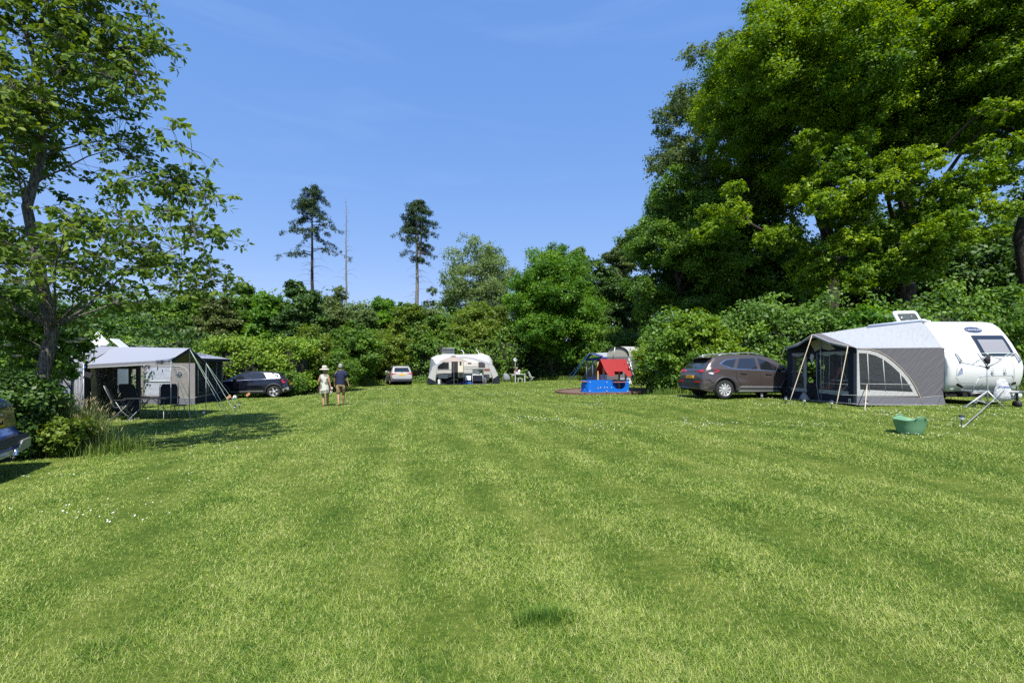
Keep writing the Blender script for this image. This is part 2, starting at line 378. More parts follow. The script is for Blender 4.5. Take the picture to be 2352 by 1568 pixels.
def limbs(rg, base, top, trunk_r, cen, nprim=9, start=.25, thin=1.0, straight=False, sag=0):
    """trunk, main limbs to some clumps, branches from these to the others"""
    mb = MB(); base = np.array(base, float); top = np.array(top, float); Ht = top[2] - base[2]
    wob = rg.normal(0, .012 * Ht * (0 if straight else 1), (9, 2)); wob[0] = 0
    tp = [base + (top - base) * t + np.array([wob[i, 0], wob[i, 1], 0]) for i, t in enumerate(np.linspace(0, 1, 9))]
    tr = [trunk_r * (1.35 if i == 0 else 1) * (1 - .93 * t) ** .8 + .004 for i, t in enumerate(np.linspace(0, 1, 9))]
    mb.tube(tp, tr, 9)
    tp = np.array(tp)
    def on_trunk(z):
        t = np.clip((z - base[2]) / Ht, 0, .98) * 8; i = int(t); return tp[i] + (tp[min(i + 1, 8)] - tp[i]) * (t - i), trunk_r * (1 - .93 * t / 8) ** .8
    m = len(cen); idx = rg.permutation(m)[:min(nprim, m)]
    far = idx; segs = []
    for i in far:
        c = cen[i]; hd = np.linalg.norm(c[:2] - base[:2]); z0 = max(base[2] + start * Ht, c[2] - hd * (.35 + .5 * rg.random()) - .05 * Ht)
        z0 = min(z0, base[2] + .93 * Ht)
        p0, r0 = on_trunk(z0); n = 7; mid = (p0 + c) / 2 + np.array([rg.normal(0, .06), rg.normal(0, .06), .1 + sag]) * np.linalg.norm(c - p0)
        pts = [(1 - t) ** 2 * p0 + 2 * t * (1 - t) * mid + t * t * c + rg.normal(0, .012, 3) * np.linalg.norm(c - p0) * (0 < t < 1) for t in np.linspace(0, 1, n)]
        rb = min(r0 * .62, trunk_r * .4) * thin
        mb.tube(pts, [rb * (1 - .85 * t) + .003 for t in np.linspace(0, 1, n)], 6, False)
        segs += [(p, rb * (1 - .85 * t)) for p, t in zip(pts, np.linspace(0, 1, n)) if t > .15]
    sp = np.array([s[0] for s in segs])
    for i in range(m):
        if i in set(far): continue
        c = cen[i]; d = np.linalg.norm(sp - c, axis=1) + .6 * np.maximum(sp[:, 2] - c[2], 0)
        j = int(np.argmin(d)); p0 = sp[j]; rb = max(segs[j][1] * .6, .006) * thin
        mid = (p0 + c) / 2 + np.array([rg.normal(0, .1), rg.normal(0, .1), .08 + sag]) * np.linalg.norm(c - p0)
        mb.tube([(1 - t) ** 2 * p0 + 2 * t * (1 - t) * mid + t * t * c for t in np.linspace(0, 1, 5)], [rb * (1 - .75 * t) + .002 for t in np.linspace(0, 1, 5)], 5, False)
    return mb
def ell_points(rg, n, c, r, shell=.55, zmin=None, noise_=.12):
    d = unit(rg.normal(0, 1, (n * 2, 3))); q = (shell + (1 - shell) * rg.random((n * 2, 1)) ** .6) * (1 + rg.normal(0, noise_, (n * 2, 1)))
    p = np.array(c) + d * q * np.array(r)
    if zmin is not None: p = p[p[:, 2] > zmin]
    return p[:n]
PROTO = {}
def proto_round(key, seed, nclump, nleaf, leaf, h0=.22, clump=.20, rx=.5, core=None, aspect=.65, flat=.7, top_pow=.8, sub=14, sig=.2, nprim=9, up=.5):
    """a broadleaf tree 1 m high, 1 m wide (scaled when placed): returns (trunk mesh, crown arrays)"""
    if key in PROTO: return PROTO[key]
    PROTO[key] = dict(seed=seed, nclump=nclump, nleaf=nleaf, leaf=leaf, h0=h0, clump=clump, aspect=aspect, flat=flat, tp=top_pow, sub=sub, sig=sig, nprim=nprim, up=up)
    return PROTO[key]
def tree(px, ytop, hw, D, label, name="broadleaf_tree", cat="tree", lm=None, bm_=None, seed=1, nclump=60, nleaf=26000, leaf=.3, h0=.2,
         clump=None, trunk_r=None, flat=.7, depth=1.0, sub=14, sig=.2, nprim=9, up=.45, shape=1.0, group=None, ybot=None, shell=.5, xt=None, low=0, pts=None, thin=1.0):
    rg = np.random.default_rng(seed)
    X = (px - 1176) / F * D; g = H(X, D); top = 1.6 - (ytop - 841.2) / F * D; Ht = top - g; rad = hw / F * D
    Xt = X if xt is None else (xt - 1176) / F * D
    t = thing(name, label, cat, (Xt, D, H(Xt, D)), group=group)
    cx = X - Xt
    zb = h0 * Ht; zc = (zb + Ht) / 2; rz = (Ht - zb) / 2
    cr = clump if clump else max(.55, rad * .27)
    rr = max(rad - cr * .75, .3)
    c = ell_points(rg, nclump, (cx, 0, zc), (rr, rr * depth, rz - cr * .6), shell, noise_=.07)
    # egg shape: narrower towards the top when shape > 1
    s = (c[:, 2] - zb) / (Ht - zb); k = np.clip(1.15 - (shape - 1) * (s - .35), .25, 1.3) if shape != 1 else 1
    c[:, 0] = cx + (c[:, 0] - cx) * k; c[:, 1] *= k
    if pts is not None: c = np.concatenate([c, np.array(pts, float)])
    c[:, 2] = np.maximum(c[:, 2], low + cr * .4)
    rads = cr * (.65 + .7 * rg.random(len(c)))
    if pts is not None: rads[-len(pts):] *= .5
    Pn, O, T = clump_cloud(rg, c, rads, nleaf, sub, flat, sig)
    V = leaves(rg, Pn, leaf, up, O, .5, .62, .08)
    v = np.clip(.48 + T * 1.2 + rg.normal(0, .2, len(Pn)), 0, 1)
    cm = link("crown", fast_mesh("crown", V, 4, v, [lm]), t)
    tr = trunk_r if trunk_r else max(.08, Ht * .016)
    mb = limbs(rg, (0, 0, -.1), (cx * .5, 0, Ht * .9), tr, c, nprim, max(.12, h0 * .8), thin)
    mb.build("trunk", bm_, t)
    return t
BK = bark_mat("oak_bark", (.018, .014, .011), (.065, .052, .04)); BKL = bark_mat("grey_bark", (.10, .09, .075), (.28, .26, .22), 10)
L_oak = leaf_mat("oak_leaf", (.045, .115, .010), (.15, .265, .017), (.31, .43, .03), .42, .5, .25)
L_mid = leaf_mat("mid_leaf", (0.048, 0.116, 0.016), (0.105, 0.209, 0.025), (0.193, 0.327, 0.034))
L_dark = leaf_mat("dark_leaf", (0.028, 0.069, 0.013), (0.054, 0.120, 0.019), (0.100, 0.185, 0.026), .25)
L_pale = leaf_mat("pale_leaf", (.085, .15, .04), (.15, .225, .065), (.25, .33, .11))
L_yel = leaf_mat("yellow_leaf", (.075, .14, .014), (.14, .215, .022), (.23, .30, .04))
L_brt = leaf_mat("bright_leaf", (0.045, 0.135, 0.012), (0.098, 0.230, 0.016), (0.181, 0.337, 0.024), .4)
L_brn = leaf_mat("bronze_leaf", (.065, .095, .022), (.10, .14, .032), (.16, .19, .045), .3)
L_grey = leaf_mat("grey_leaf", (0.056, 0.100, 0.026), (0.106, 0.163, 0.042), (0.188, 0.237, 0.072))
L_con = leaf_mat("conifer_needle", (0.015, 0.042, 0.016), (0.033, 0.072, 0.023), (0.068, 0.112, 0.033), .15)
L_wal = leaf_mat("walnut_leaf", (0.054, 0.109, 0.020), (0.116, 0.194, 0.030), (0.233, 0.296, 0.048), .34, .6, .2)
L_hdg = leaf_mat("hedge_leaf", (0.062, 0.145, 0.012), (0.152, 0.264, 0.017), (0.275, 0.396, 0.031), .35)
GB = "trees lined up behind the camping field"
# left and middle rows behind the hedges
SPEC = [
 # px, ytop, hw, D, mat, seed, shape, nclump, nleaf, leaf, label
 (20, 640, 130, 22, L_dark, 1, 1, 60, 26000, .17, "dark dense tree at the left edge of the photo behind the walnut trunk"),
 (150, 700, 95, 30, L_mid, 2, 1, 60, 24000, .2, "mid green tree seen between the walnut trunk and the left caravan roof"),
 (265, 690, 85, 33, L_brt, 3, 1, 60, 24000, .2, "leafy green tree directly above the left caravan roof hatch"),
 (365, 692, 75, 35, L_mid, 4, 1, 60, 24000, .22, "rounded green tree above the grey awning roof"),
 (455, 660, 62, 36, L_mid, 5, 1.3, 60, 24000, .22, "slender green tree right of the walnut branch tips"),
 (505, 672, 60, 35, L_brn, 6, 1, 50, 20000, .2, "bronze tinted tree above the bright hedge"),
 (560, 650, 62, 37, L_mid, 7, 1.2, 60, 26000, .22, "tall green tree between the bronze tree and the dark double topped tree"),
 (618, 672, 50, 34, L_brt, 8, 1.1, 50, 20000, .22, "fresh green tree touching the dark double topped tree"),
 (692, 636, 58, 34, L_dark, 9, 1.5, 64, 32000, .22, "dark green tree with a double pointed top below the left conifer"),
 (770, 664, 44, 38, L_grey, 10, 1.2, 44, 13000, .2, "loose grey green tree right of the dark double topped tree"),
 (838, 672, 34, 44, L_pale, 11, 1.2, 34, 8000, .2, "thin pale tree standing beside the bare dead trunk"),
 (885, 678, 58, 46, L_brt, 12, 1, 60, 24000, .26, "broad green tree between the dead trunk and the right conifer"),
 (935, 690, 45, 44, L_yel, 13, 1, 50, 18000, .24, "yellow green tree around the foot of the right conifer"),
 (985, 668, 30, 52, L_pale, 14, 1.2, 30, 6500, .22, "small pale feathery tree just right of the right conifer trunk"),
 (1015, 712, 50, 46, L_mid, 15, 1, 50, 18000, .24, "low green tree above the left half of the far caravan"),
 (722, 742, 52, 31, L_yel, 16, 1, 44, 11000, .16, "small yellowish tree with a thin crooked trunk behind the woman"),
 (800, 735, 75, 36, L_mid, 17, 1, 64, 30000, .2, "bushy green tree directly behind the walking couple"),
 (880, 742, 70, 43, L_yel, 18, 1, 60, 26000, .2, "olive green tree behind the parked white car"),
 (960, 752, 60, 44.5, L_mid, 19, 1, 56, 26000, .22, "dense green tree between the white car and the far caravan"),
 (1095, 694, 92, 47, L_yel, 20, 1.1, 74, 34000, .25, "spreading yellow green tree right behind the far caravan"),
 (1100, 544, 90, 62, L_pale, 27, .85, 80, 26000, .28, "tall pale tree rising alone behind the far caravan"),
 (1272, 562, 106, 45, L_brt, 22, 1.5, 110, 90000, .21, "large bright green pear shaped tree in the centre of the treeline"),
 (1326, 566, 36, 58, L_pale, 23, 1.2, 30, 6000, .25, "sparse silvery tree peeping out behind the bright green tree"),
 (1392, 592, 62, 50, L_dark, 24, 1.2, 60, 26000, .26, "dark tree between the bright green tree and the oaks"),
 (1440, 515, 58, 54, L_grey, 25, 1.1, 60, 22000, .28, "light grey green tree at the foot of the oak slope"),
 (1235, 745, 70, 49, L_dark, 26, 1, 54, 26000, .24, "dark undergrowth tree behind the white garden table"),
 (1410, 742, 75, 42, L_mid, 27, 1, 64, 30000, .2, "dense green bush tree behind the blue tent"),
]
def big_trees():
    for px, yt, hw, D, lm, sd_, sh, nc, nl, lf, lab in SPEC:
        low_ = D < 33 or lab.startswith(("dense", "bushy", "olive", "dark under"))
        tree(px, yt, hw, D, lab, lm=lm, bm_=BK if lm in (L_dark, L_brt) else BKL, seed=sd_ + 100, shape=sh, nclump=int(nc * 1.5), nleaf=int(nl * 2.4), leaf=lf * .85, h0=.02 if low_ else .12, group=GB,
             shell=.35, nprim=7)
    def bough(px, py, D, n, sp, rgs, base):
        rg = np.random.default_rng(rgs); b = at(px, py, D); return [(b.x - base[0] + rg.normal(0, sp), b.y - base[1] + rg.normal(0, sp * .7), b.z - base[2] + rg.normal(0, sp)) for k in range(n)]
    # the tall oaks on the right
    og = "tall oaks on the right side"
    tree(1655, 84, 170, 37, "greyish thin crowned oak at the left end of the tall oaks", "oak_tree", lm=L_grey, bm_=BK, seed=201, nclump=100, nleaf=110000, leaf=.18, h0=.3, clump=1.2, sub=26, sig=.15, trunk_r=.45, group=og, shape=1.2, nprim=14, shell=.45, xt=1640)
    tree(1560, 395, 128, 35, "mid green oak below the greyish oak crown", "oak_tree", lm=L_mid, bm_=BK, seed=202, nclump=80, nleaf=160000, leaf=.17, h0=.12, clump=1.2, sub=28, sig=.15, trunk_r=.35, group=og, nprim=12)
    b = (at(1895, 0, 28).x, 28, H(at(1895, 0, 28).x, 28))
    ex = bough(1800, 560, 25, 4, .6, 1, b) + bough(1960, 480, 24, 9, .9, 2, b) + bough(1990, 540, 23.5, 7, .5, 3, b) + bough(2000, 620, 23.5, 7, .5, 7, b) + bough(1930, 440, 23.5, 7, .7, 8, b) + bough(1880, 620, 25, 5, .5, 9, b) + bough(1870, 380, 24, 6, .8, 4, b) + bough(1700, 480, 26, 7, 1.2, 5, b)
    tree(1900, -50, 300, 28, "huge bright oak whose crown fills the middle of the oak row", "oak_tree", lm=L_oak, bm_=BK, seed=203, nclump=84, nleaf=400000, leaf=.15, h0=.43, clump=1.75, sub=40, sig=.105, trunk_r=.5, group=og, nprim=22, up=.6, shell=.5, xt=1895, pts=ex)
    b = (at(2065, 0, 25).x, 25, H(at(2065, 0, 25).x, 25))
    ex = bough(2110, 610, 22, 8, .55, 1, b) + bough(2200, 460, 21, 10, 1.0, 2, b) + bough(2180, 520, 21, 6, .7, 3, b) + bough(2300, 330, 21, 8, 1.0, 4, b) + bough(2080, 400, 22, 5, .7, 6, b)
    tree(2150, -120, 250, 25, "huge oak with a thick dark trunk rising above the right awning", "oak_tree", lm=L_oak, bm_=BK, seed=204, nclump=66, nleaf=330000, leaf=.14, h0=.48, clump=1.65, sub=40, sig=.105, trunk_r=.42, group=og, up=.6, nprim=20, shell=.5, xt=2065, pts=ex)
    tree(2420, -150, 240, 23, "oak at the right edge of the photo with its trunk beside the caravan", "oak_tree", lm=L_oak, bm_=BK, seed=205, nclump=50, nleaf=220000, leaf=.14, h0=.48, clump=1.65, sub=40, sig=.105, trunk_r=.42, group=og, up=.6, nprim=16, shell=.5, xt=2358)
    tree(1700, 400, 160, 38, "shaded oak standing behind the greyish and bright oaks", "oak_tree", lm=L_mid, bm_=BK, seed=206, nclump=110, nleaf=60000, leaf=.28, h0=.1, trunk_r=.4, group=og, nprim=12)
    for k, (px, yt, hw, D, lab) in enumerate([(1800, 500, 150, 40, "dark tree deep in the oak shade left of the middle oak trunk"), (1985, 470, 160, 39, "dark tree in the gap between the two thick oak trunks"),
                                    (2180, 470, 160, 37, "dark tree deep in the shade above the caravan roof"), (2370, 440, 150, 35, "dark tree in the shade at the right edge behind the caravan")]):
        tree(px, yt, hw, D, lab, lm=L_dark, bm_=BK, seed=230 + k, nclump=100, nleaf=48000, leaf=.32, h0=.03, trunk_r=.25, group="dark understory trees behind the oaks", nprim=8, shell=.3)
big_trees()
def conifer(px, ytop, ybr, ydead, D, seed, label, spread, dead=False, fork=False):
    rg = np.random.default_rng(seed); X = (px - 1176) / F * D; g = H(X, D)
    Z = lambda y: 1.6 - (y - 841.2) / F * D - g
    Ht = Z(ytop); t = thing("bare_dead_tree" if dead else "conifer_tree", label, "tree", (X, D, g))
    tb = MB(); n = 12; r0 = .30 if not dead else .17
    pts = [(rg.normal(0, .03), rg.normal(0, .03), Ht * k / n) for k in range(n + 1)]; pts[0] = (0, 0, -.1)
    tb.tube(pts, [r0 * (1 - k / n) ** .8 + .012 for k in range(n + 1)], 8)
    zb = Z(ybr); zd = Z(ydead)
    cen = []; rad = []
    tws = MB()
    if not dead:
        nb = 62
        for k in range(nb):
            s = rg.random() ** .8; z = zb + (Ht - .2 - zb) * s
            Lb = spread * (1 - s) ** .62 * (.45 + .75 * rg.random()) + .35; th = rg.random() * 6.283
            if fork: Lb = spread * (math.sin(math.pi * min(1, s * .82 + .18)) ** .6) * (.45 + .65 * rg.random())
            d = np.array([math.cos(th), math.sin(th)])
            a = [(0, 0, z)] + [(d[0] * Lb * q, d[1] * Lb * q, z + Lb * (.25 * q - .42 * q * q)) for q in (.35, .7, 1)]
            tws.tube(a, [.05, .035, .022, .008], 4, False)
            for q in (.4, .55, .7, .85, 1.0):
                if Lb * q < .25 and q < 1: continue
                cen.append((d[0] * Lb * q + rg.normal(0, .12), d[1] * Lb * q + rg.normal(0, .12), z + Lb * (.25 * q - .42 * q * q) - .12)); rad.append(.20 + .2 * rg.random())
    if fork:
        tb.tube([(0, 0, zb - .2), (.35, 0, zb + .5), (.5, 0, zb + 3), (.55, 0, Ht - .9)], [.13, .12, .09, .02], 6)
        tb.tube([(0, 0, zb - .2), (-.1, 0, zb + 3)], [.12, .08], 6)
    nd = 46 if dead else 30; z1 = Ht - .5 if dead else zb + 1.5
    for k in range(nd):
        z = zd + (z1 - zd) * (k + rg.random()) / nd; th = rg.random() * 6.283
        Lb = (1.9 * (1 - (z - zd) / (z1 - zd + .01) * .8) if dead else 2.6) * (.35 + .65 * rg.random()); q = rg.uniform(-.25, .2) if dead else -.12
        pt = [(0, 0, z)] + [(math.cos(th + u * .15) * Lb * u, math.sin(th + u * .15) * Lb * u, z + Lb * (.22 * u * (1 - u) * 2 + q * u * u * 1.6)) for u in (.3, .6, 1)]
        tws.tube(pt, [.022, .016, .011, .006], 4, False)
    tb.add(tws.v, tws.f, True); tb.build("trunk", BKL if dead or fork else BK, t)
    if not dead:
        cen = np.array(cen); rad = np.array(rad); Pn, O, T = clump_cloud(rg, cen, rad, 20000, 7, .9, .3)
        Pn[:, 2] -= .15 * rg.random(len(Pn))
        V = leaves(rg, Pn, .2, .1, O, .3, .3, .05, .9)
        link("crown", fast_mesh("crown", V, 4, np.clip(.45 + T + rg.normal(0, .2, len(Pn)), 0, 1), [L_con]), t)
conifer(717, 416, 590, 680, 55, 31, "tall dark conifer with full crown, left of the two conifers", 3.6)
conifer(795, 446, 0, 650, 54, 32, "bare dead pale tree trunk with thin leafless branches", 1, dead=True)
conifer(958, 450, 598, 690, 50, 33, "tall narrow conifer with forked bare trunk, right of the two conifers", 2.5, fork=True)

def hedge(name, label, p0, p1, h, th, lm, seed, leaf=.14, dens=260, cat="hedge", wave=.18, hn=.25, group=None):
    """clipped or wild hedge from p0 to p1: woody dark core and leaf shell"""
    rg = np.random.default_rng(seed); p0 = np.array(p0, float); p1 = np.array(p1, float); d = p1 - p0; Ln = np.linalg.norm(d); d = d / Ln; nn = np.array([d[1], -d[0]])
    if nn[1] > 0: nn = -nn
    g0 = H(*p0); t = thing(name, label, cat, (p0[0], p0[1], g0), group=group)
    def hx(u): return h * (1 + hn * (noise_row(u * .45, seed) - .5) + .5 * hn * (noise_row(u * 1.7, seed + 3) - .5))
    nf = int(Ln * h * 3.4); ntp = int(Ln * th * 3.4)
    u = rg.random(nf + ntp) * Ln; hh = hx(u); w = rg.random(nf + ntp)
    isf = np.arange(nf + ntp) < nf
    zz = np.where(isf, w * hh * .96, hh * .97) - .25; off = np.where(isf, th * .5 - .25 + rg.normal(0, wave * .6, nf + ntp) - .35 * th * np.clip(w - .75, 0, 1) * 2, (rg.random(nf + ntp) - .5) * th * .8)
    zz = zz + np.where(isf, 0, rg.normal(0, wave * .7, nf + ntp))
    P = np.stack([p0[0] + d[0] * u + nn[0] * off, p0[1] + d[1] * u + nn[1] * off, np.zeros(len(u))], -1)
    P[:, 2] = hgt(P[:, 0], P[:, 1]) + np.maximum(zz, .12); P -= np.array([p0[0], p0[1], g0])
    n = int(Ln * (h * 1.2 + th) * dens); rads = (.30 + .22 * rg.random(len(P))) * (1 + wave * .8)
    Pn, O, T = clump_cloud(rg, P, rads, n, 9, .9, .28)
    Pn[:, 2] = np.maximum(Pn[:, 2], hgt(Pn[:, 0] + p0[0], Pn[:, 1] + p0[1]) - g0 + .02)
    V = leaves(rg, Pn, leaf, .3, O + np.array([nn[0], nn[1], .2]) * .6, .6, .6, .1)
    v = np.clip(.5 + T * 1.1 + rg.normal(0, .16, len(Pn)), 0, 1)
    link("foliage", fast_mesh("foliage", V, 4, v, [lm]), t)
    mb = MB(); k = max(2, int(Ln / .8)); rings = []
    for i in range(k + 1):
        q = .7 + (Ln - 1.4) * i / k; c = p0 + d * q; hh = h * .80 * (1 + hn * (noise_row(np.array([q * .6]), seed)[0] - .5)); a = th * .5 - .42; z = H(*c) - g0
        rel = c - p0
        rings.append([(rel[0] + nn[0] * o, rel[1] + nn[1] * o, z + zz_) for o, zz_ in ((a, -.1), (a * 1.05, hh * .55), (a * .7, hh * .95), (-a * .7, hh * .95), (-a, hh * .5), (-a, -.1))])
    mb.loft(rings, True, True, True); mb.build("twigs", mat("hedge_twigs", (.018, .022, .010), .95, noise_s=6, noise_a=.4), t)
    return t
def noise_row(x, seed):
    """smooth 1-D noise in 0..1"""
    x = np.asarray(x, float) + seed * 17.3; i = np.floor(x).astype(int); f = x - i; f = f * f * (3 - 2 * f)
    h = lambda k: np.modf(np.abs(np.sin(k * 12.9898 + seed * 3.1) * 43758.5453))[0]
    return h(i) * (1 - f) + h(i + 1) * f
hedge("hedge", "bright clipped hedge behind the black car and the grey awning", (-30, 29.0), (-12.3, 28.6), 3.5, 1.6, L_hdg, 41, .15, 320, wave=.1, hn=.08)
hedge("hedge", "wild green hedge behind the walking couple up to the white car", (-14.0, 30.2), (-13.2, 43.5), 3.4, 1.8, L_mid, 42, .17, 190, wave=.4, hn=.5)
hedge("hedge", "tall leafy hedge behind the white car and the far caravan", (-13.5, 43.0), (1.5, 44.5), 4.6, 1.8, L_mid, 43, .2, 130, wave=.45, hn=.45)
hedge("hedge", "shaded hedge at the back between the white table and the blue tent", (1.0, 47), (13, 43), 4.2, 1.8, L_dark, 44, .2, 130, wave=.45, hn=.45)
hedge("hedge", "leafy hedge behind the brown car and the large right awning", (6.2, 21.6), (15.5, 21.0), 3.6, 1.8, L_mid, 45, .15, 330, wave=.4, hn=.35)
hedge("hedge", "tall hedge behind the white caravan at the right edge of the photo", (14.5, 20.2), (27, 17.5), 3.6, 2.2, L_mid, 46, .15, 260, wave=.45, hn=.35)
wd_ = hedge("distant_wood", "far off wood", (-62, 50), (16, 60), 8.2, 3.0, L_mid, 48, .34, 50, wave=.9, hn=.35)
for c_ in list(wd_.children):
    if c_.name.startswith("foliage"):
        c_.parent = None; c_.location = wd_.location; c_.name = "distant_wood_mass"; tag(c_, "far off green wood that closes the field behind the single trees", "wood", kind="stuff")
    else: bpy.data.objects.remove(c_)
bpy.data.objects.remove(wd_)
hedge("hedge", "dark hedge at the left edge of the photo behind the blue car", (-26, 17.5), (-15.5, 22.5), 3.6, 1.8, L_dark, 47, .16, 160, wave=.4, hn=.4)
def shrub(px, ytop, hw, D, lm, seed, label, n=9000, leaf=.12, name="shrub", cat="shrub", nclump=24, shell=.3, h0=0, sub=14):
    return tree(px, ytop, hw, D, label, name, cat, lm, BK, seed, nclump, n, leaf, h0, None, .05, sub=sub, nprim=6, shell=shell)
shrub(1600, 705, 105, 21.0, L_hdg, 301, "large bright shrub with pointed shoots behind the brown car", 34000, .14, nclump=60)
shrub(1502, 775, 52, 24.5, L_hdg, 302, "dense shrub half covering the arched trailer tent", 16000, .13, nclump=34)
shrub(1545, 842, 34, 20.8, L_mid, 303, "low shrub in front of the bumper side of the brown car", 6000, .1, nclump=16)
shrub(1745, 752, 75, 21.2, L_mid, 304, "dark leafy shrub behind the roof of the brown car", 16000, .13, nclump=34)
shrub(1985, 690, 70, 19.8, L_brt, 305, "glossy large leaved shrub above the awning roof ridge", 9000, .2, nclump=26)
shrub(2230, 672, 120, 19.3, L_mid, 306, "spreading shrub just above the white caravan roof", 20000, .14, nclump=44)
shrub(672, 842, 34, 27.3, L_mid, 307, "low shrub touching the rear bumper of the black car", 6000, .1, nclump=16)
shrub(780, 800, 50, 30.5, L_mid, 308, "green shrub directly behind the woman with the hat", 12000, .12, nclump=26)
shrub(1380, 800, 60, 40, L_mid, 309, "shrub at the edge of the shade left of the blue tent", 9000, .16, nclump=26)
shrub(1590, 905, 26, 20.0, L_yel, 310, "patch of weeds beside the rear bumper of the brown car", 2500, .09, nclump=12)
# ------------------------------------------------------------------ near vegetation on the left
def leaf6(rg, C, L, W, nrm, ax):
    nrm = unit(nrm); ax = unit(ax - nrm * (ax * nrm).sum(-1, keepdims=True)); sd = np.cross(nrm, ax); L = L[:, None]; W = W[:, None]
    return np.stack([C, C + ax * L * .33 + sd * W * .5 - nrm * L * .02, C + ax * L * .72 + sd * W * .42 - nrm * L * .08, C + ax * L - nrm * L * .2,
                     C + ax * L * .72 - sd * W * .42 - nrm * L * .08, C + ax * L * .33 - sd * W * .5 - nrm * L * .02], 1)
def walnut():
    rg = np.random.default_rng(77); bx, by = -9.0, 8.7; g = H(bx, by)
    t = thing("walnut_tree", "walnut tree with large leaves and slender grey trunk at the left edge", "tree", (bx, by, g))
    zs = [2.4, 2.8, 3.2, 4.0, 4.8, 5.6, 6.1, 6.7, 7.8, 8.8, 9.8, 10.6]; rs = [1.2, 2.1, 2.6, 2.85, 3.0, 2.75, 2.2, 1.55, 1.75, 1.4, 1.0, .3]
    cen = []
    for k in range(70):
        z = 2.45 + 8.0 * rg.random() ** 1.05; r = np.interp(z, zs, rs) * (rg.random() ** .38); th = rg.random() * 6.283
        yy = r * math.sin(th); b0 = np.array((r * math.cos(th), yy * (.95 if yy > 0 else .55), z))
        for j in range(rg.integers(4, 8)): cen.append(tuple(b0 + rg.normal(0, 1, 3) * (.34, .3, .26)))
    for px, py, D in ((500, 640, 8.4), (470, 655, 8.5), (500, 462, 8.3), (485, 455, 8.3), (455, 345, 8.4), (320, 72, 8.2), (462, 550, 8.2), (410, 300, 8.4), (445, 630, 8.4), (380, 670, 8.2), (300, 215, 8.3)):
        p = at(px - 14, py, D); cen.append((p.x - bx, p.y - by, p.z - g))
    cen = np.array(cen)
    mb = limbs(rg, (0, 0, -.1), (-.35, .2, 9.6), .125, cen, 20, .26, .42, sag=-.03)
    tw = MB(); B = []; Nn = []; A = []; LL = []; VV = []
    for c in cen:
        tone = rg.normal(0, .14)
        for k in range(8):
            d = unit(rg.normal(0, 1, (1, 3)))[0]; d[2] = d[2] * .6; tip = c + d * (.22 + .28 * rg.random())
            tw.tube([tuple(c), tuple((c + tip) / 2 + np.array([0, 0, .03])), tuple(tip)], [.006, .005, .003], 3, False)
            m = rg.integers(7, 13)
            for j in range(m):
                out = unit(rg.normal(0, 1, (1, 3)))[0]; out[2] = out[2] * .6 - .55
                s = .02 + .1 * rg.random(); B.append(tip + out * s * .6); A.append(out); n_ = rg.normal(0, .7, 3) + np.array([0, -.35, .7]); Nn.append(n_)
                LL.append(.085 + .055 * rg.random()); VV.append(.5 + tone + rg.normal(0, .16))
    B = np.array(B); LL = np.array(LL); Vv = leaf6(rg, B, LL, LL * .5, np.array(Nn), np.array(A))
    link("crown", fast_mesh("crown", Vv, 6, np.clip(np.array(VV), 0, 1), [L_wal]), t)
    WB = bark_mat("walnut_bark", (.035, .032, .028), (.15, .135, .115), 12); mb.build("trunk", WB, t); tw.build("twigs", WB, t)
walnut()
def elder():
    # elder bush under the walnut: leafy, with flat cream flower heads
    t = tree(45, 845, 58, 8.4, "elder bush growing round the foot of the walnut trunk", "elder_bush", "bush", L_dark, BK, 61, 70, 26000, .085, .0, .34, .04, nprim=8, shell=.45, sub=12)
    return t
elder()
def elder2():
    b = at(125, 0, 8.9); g = H(b.x, 8.9); rg = np.random.default_rng(64)
    t = thing("elder_bush", "taller elder bush with flat cream flower heads beside the caravan roof", "bush", (b.x, 9.4, g))
    cen = []
    for px, py in ((150, 790), (180, 785), (120, 770), (160, 830), (60, 780), (20, 760), (35, 800), (95, 850), (130, 860), (20, 850), (165, 800), (0, 720), (40, 730), (5, 690), (75, 760)):
        p = at(px, py, 9.4 + rg.uniform(-.3, .3)); cen.append((p.x - b.x, p.y - 9.4, p.z - g))
    cen = np.array(cen)
    Pn, O, T = clump_cloud(rg, cen, np.full(len(cen), .32), 5200, 9, .8, .22)
    V = leaves(rg, Pn, .1, .4, O, .5, .5, .15, .3)
    link("crown", fast_mesh("crown", V, 4, np.clip(.5 + T + rg.normal(0, .15, len(Pn)), 0, 1), [L_mid]), t)
    limbs(rg, (0, 0, -.1), (-.2, 0, 2.4), .04, cen, 10, .1, .8).build("stems", BKL, t)
    for px, py in ((188, 776), (178, 782), (128, 762), (122, 770), (135, 775), (20, 790), (40, 815), (160, 782), (12, 740)):
        fl = MB(); p = at(px, py, 9.15); c = (p.x - b.x, p.y - 9.4, p.z - g)
        fl.lathe([(.001, c[2] - .02), (.05, c[2] - .01), (.08, c[2] - .012), (.085, c[2] - .02), (.02, c[2] - .05)], (c[0], c[1], 0), n=10)
        for k in range(60):
            r = .085 * rg.random() ** .5; a = rg.random() * 6.283
            q = (c[0] + r * math.cos(a), c[1] + r * math.sin(a), c[2] + rg.normal(0, .010) - r * .1)
            fl.add([(q[0] - .009, q[1], q[2]), (q[0], q[1] - .009, q[2] - .004), (q[0] + .009, q[1], q[2]), (q[0], q[1] + .009, q[2] + .004)], [(0, 1, 2, 3)])
        fl.build("flower_head", mat("elder_flower", (.42, .41, .28), .8), t)
elder2()
tree(140, 950, 36, 8.6, "low bush with yellowing leaves between the blue car and the tall grass", "low_bush", "bush", L_yel, BK, 63, 26, 6500, .075, 0, .26, .03, nprim=5, shell=.4, sub=12)
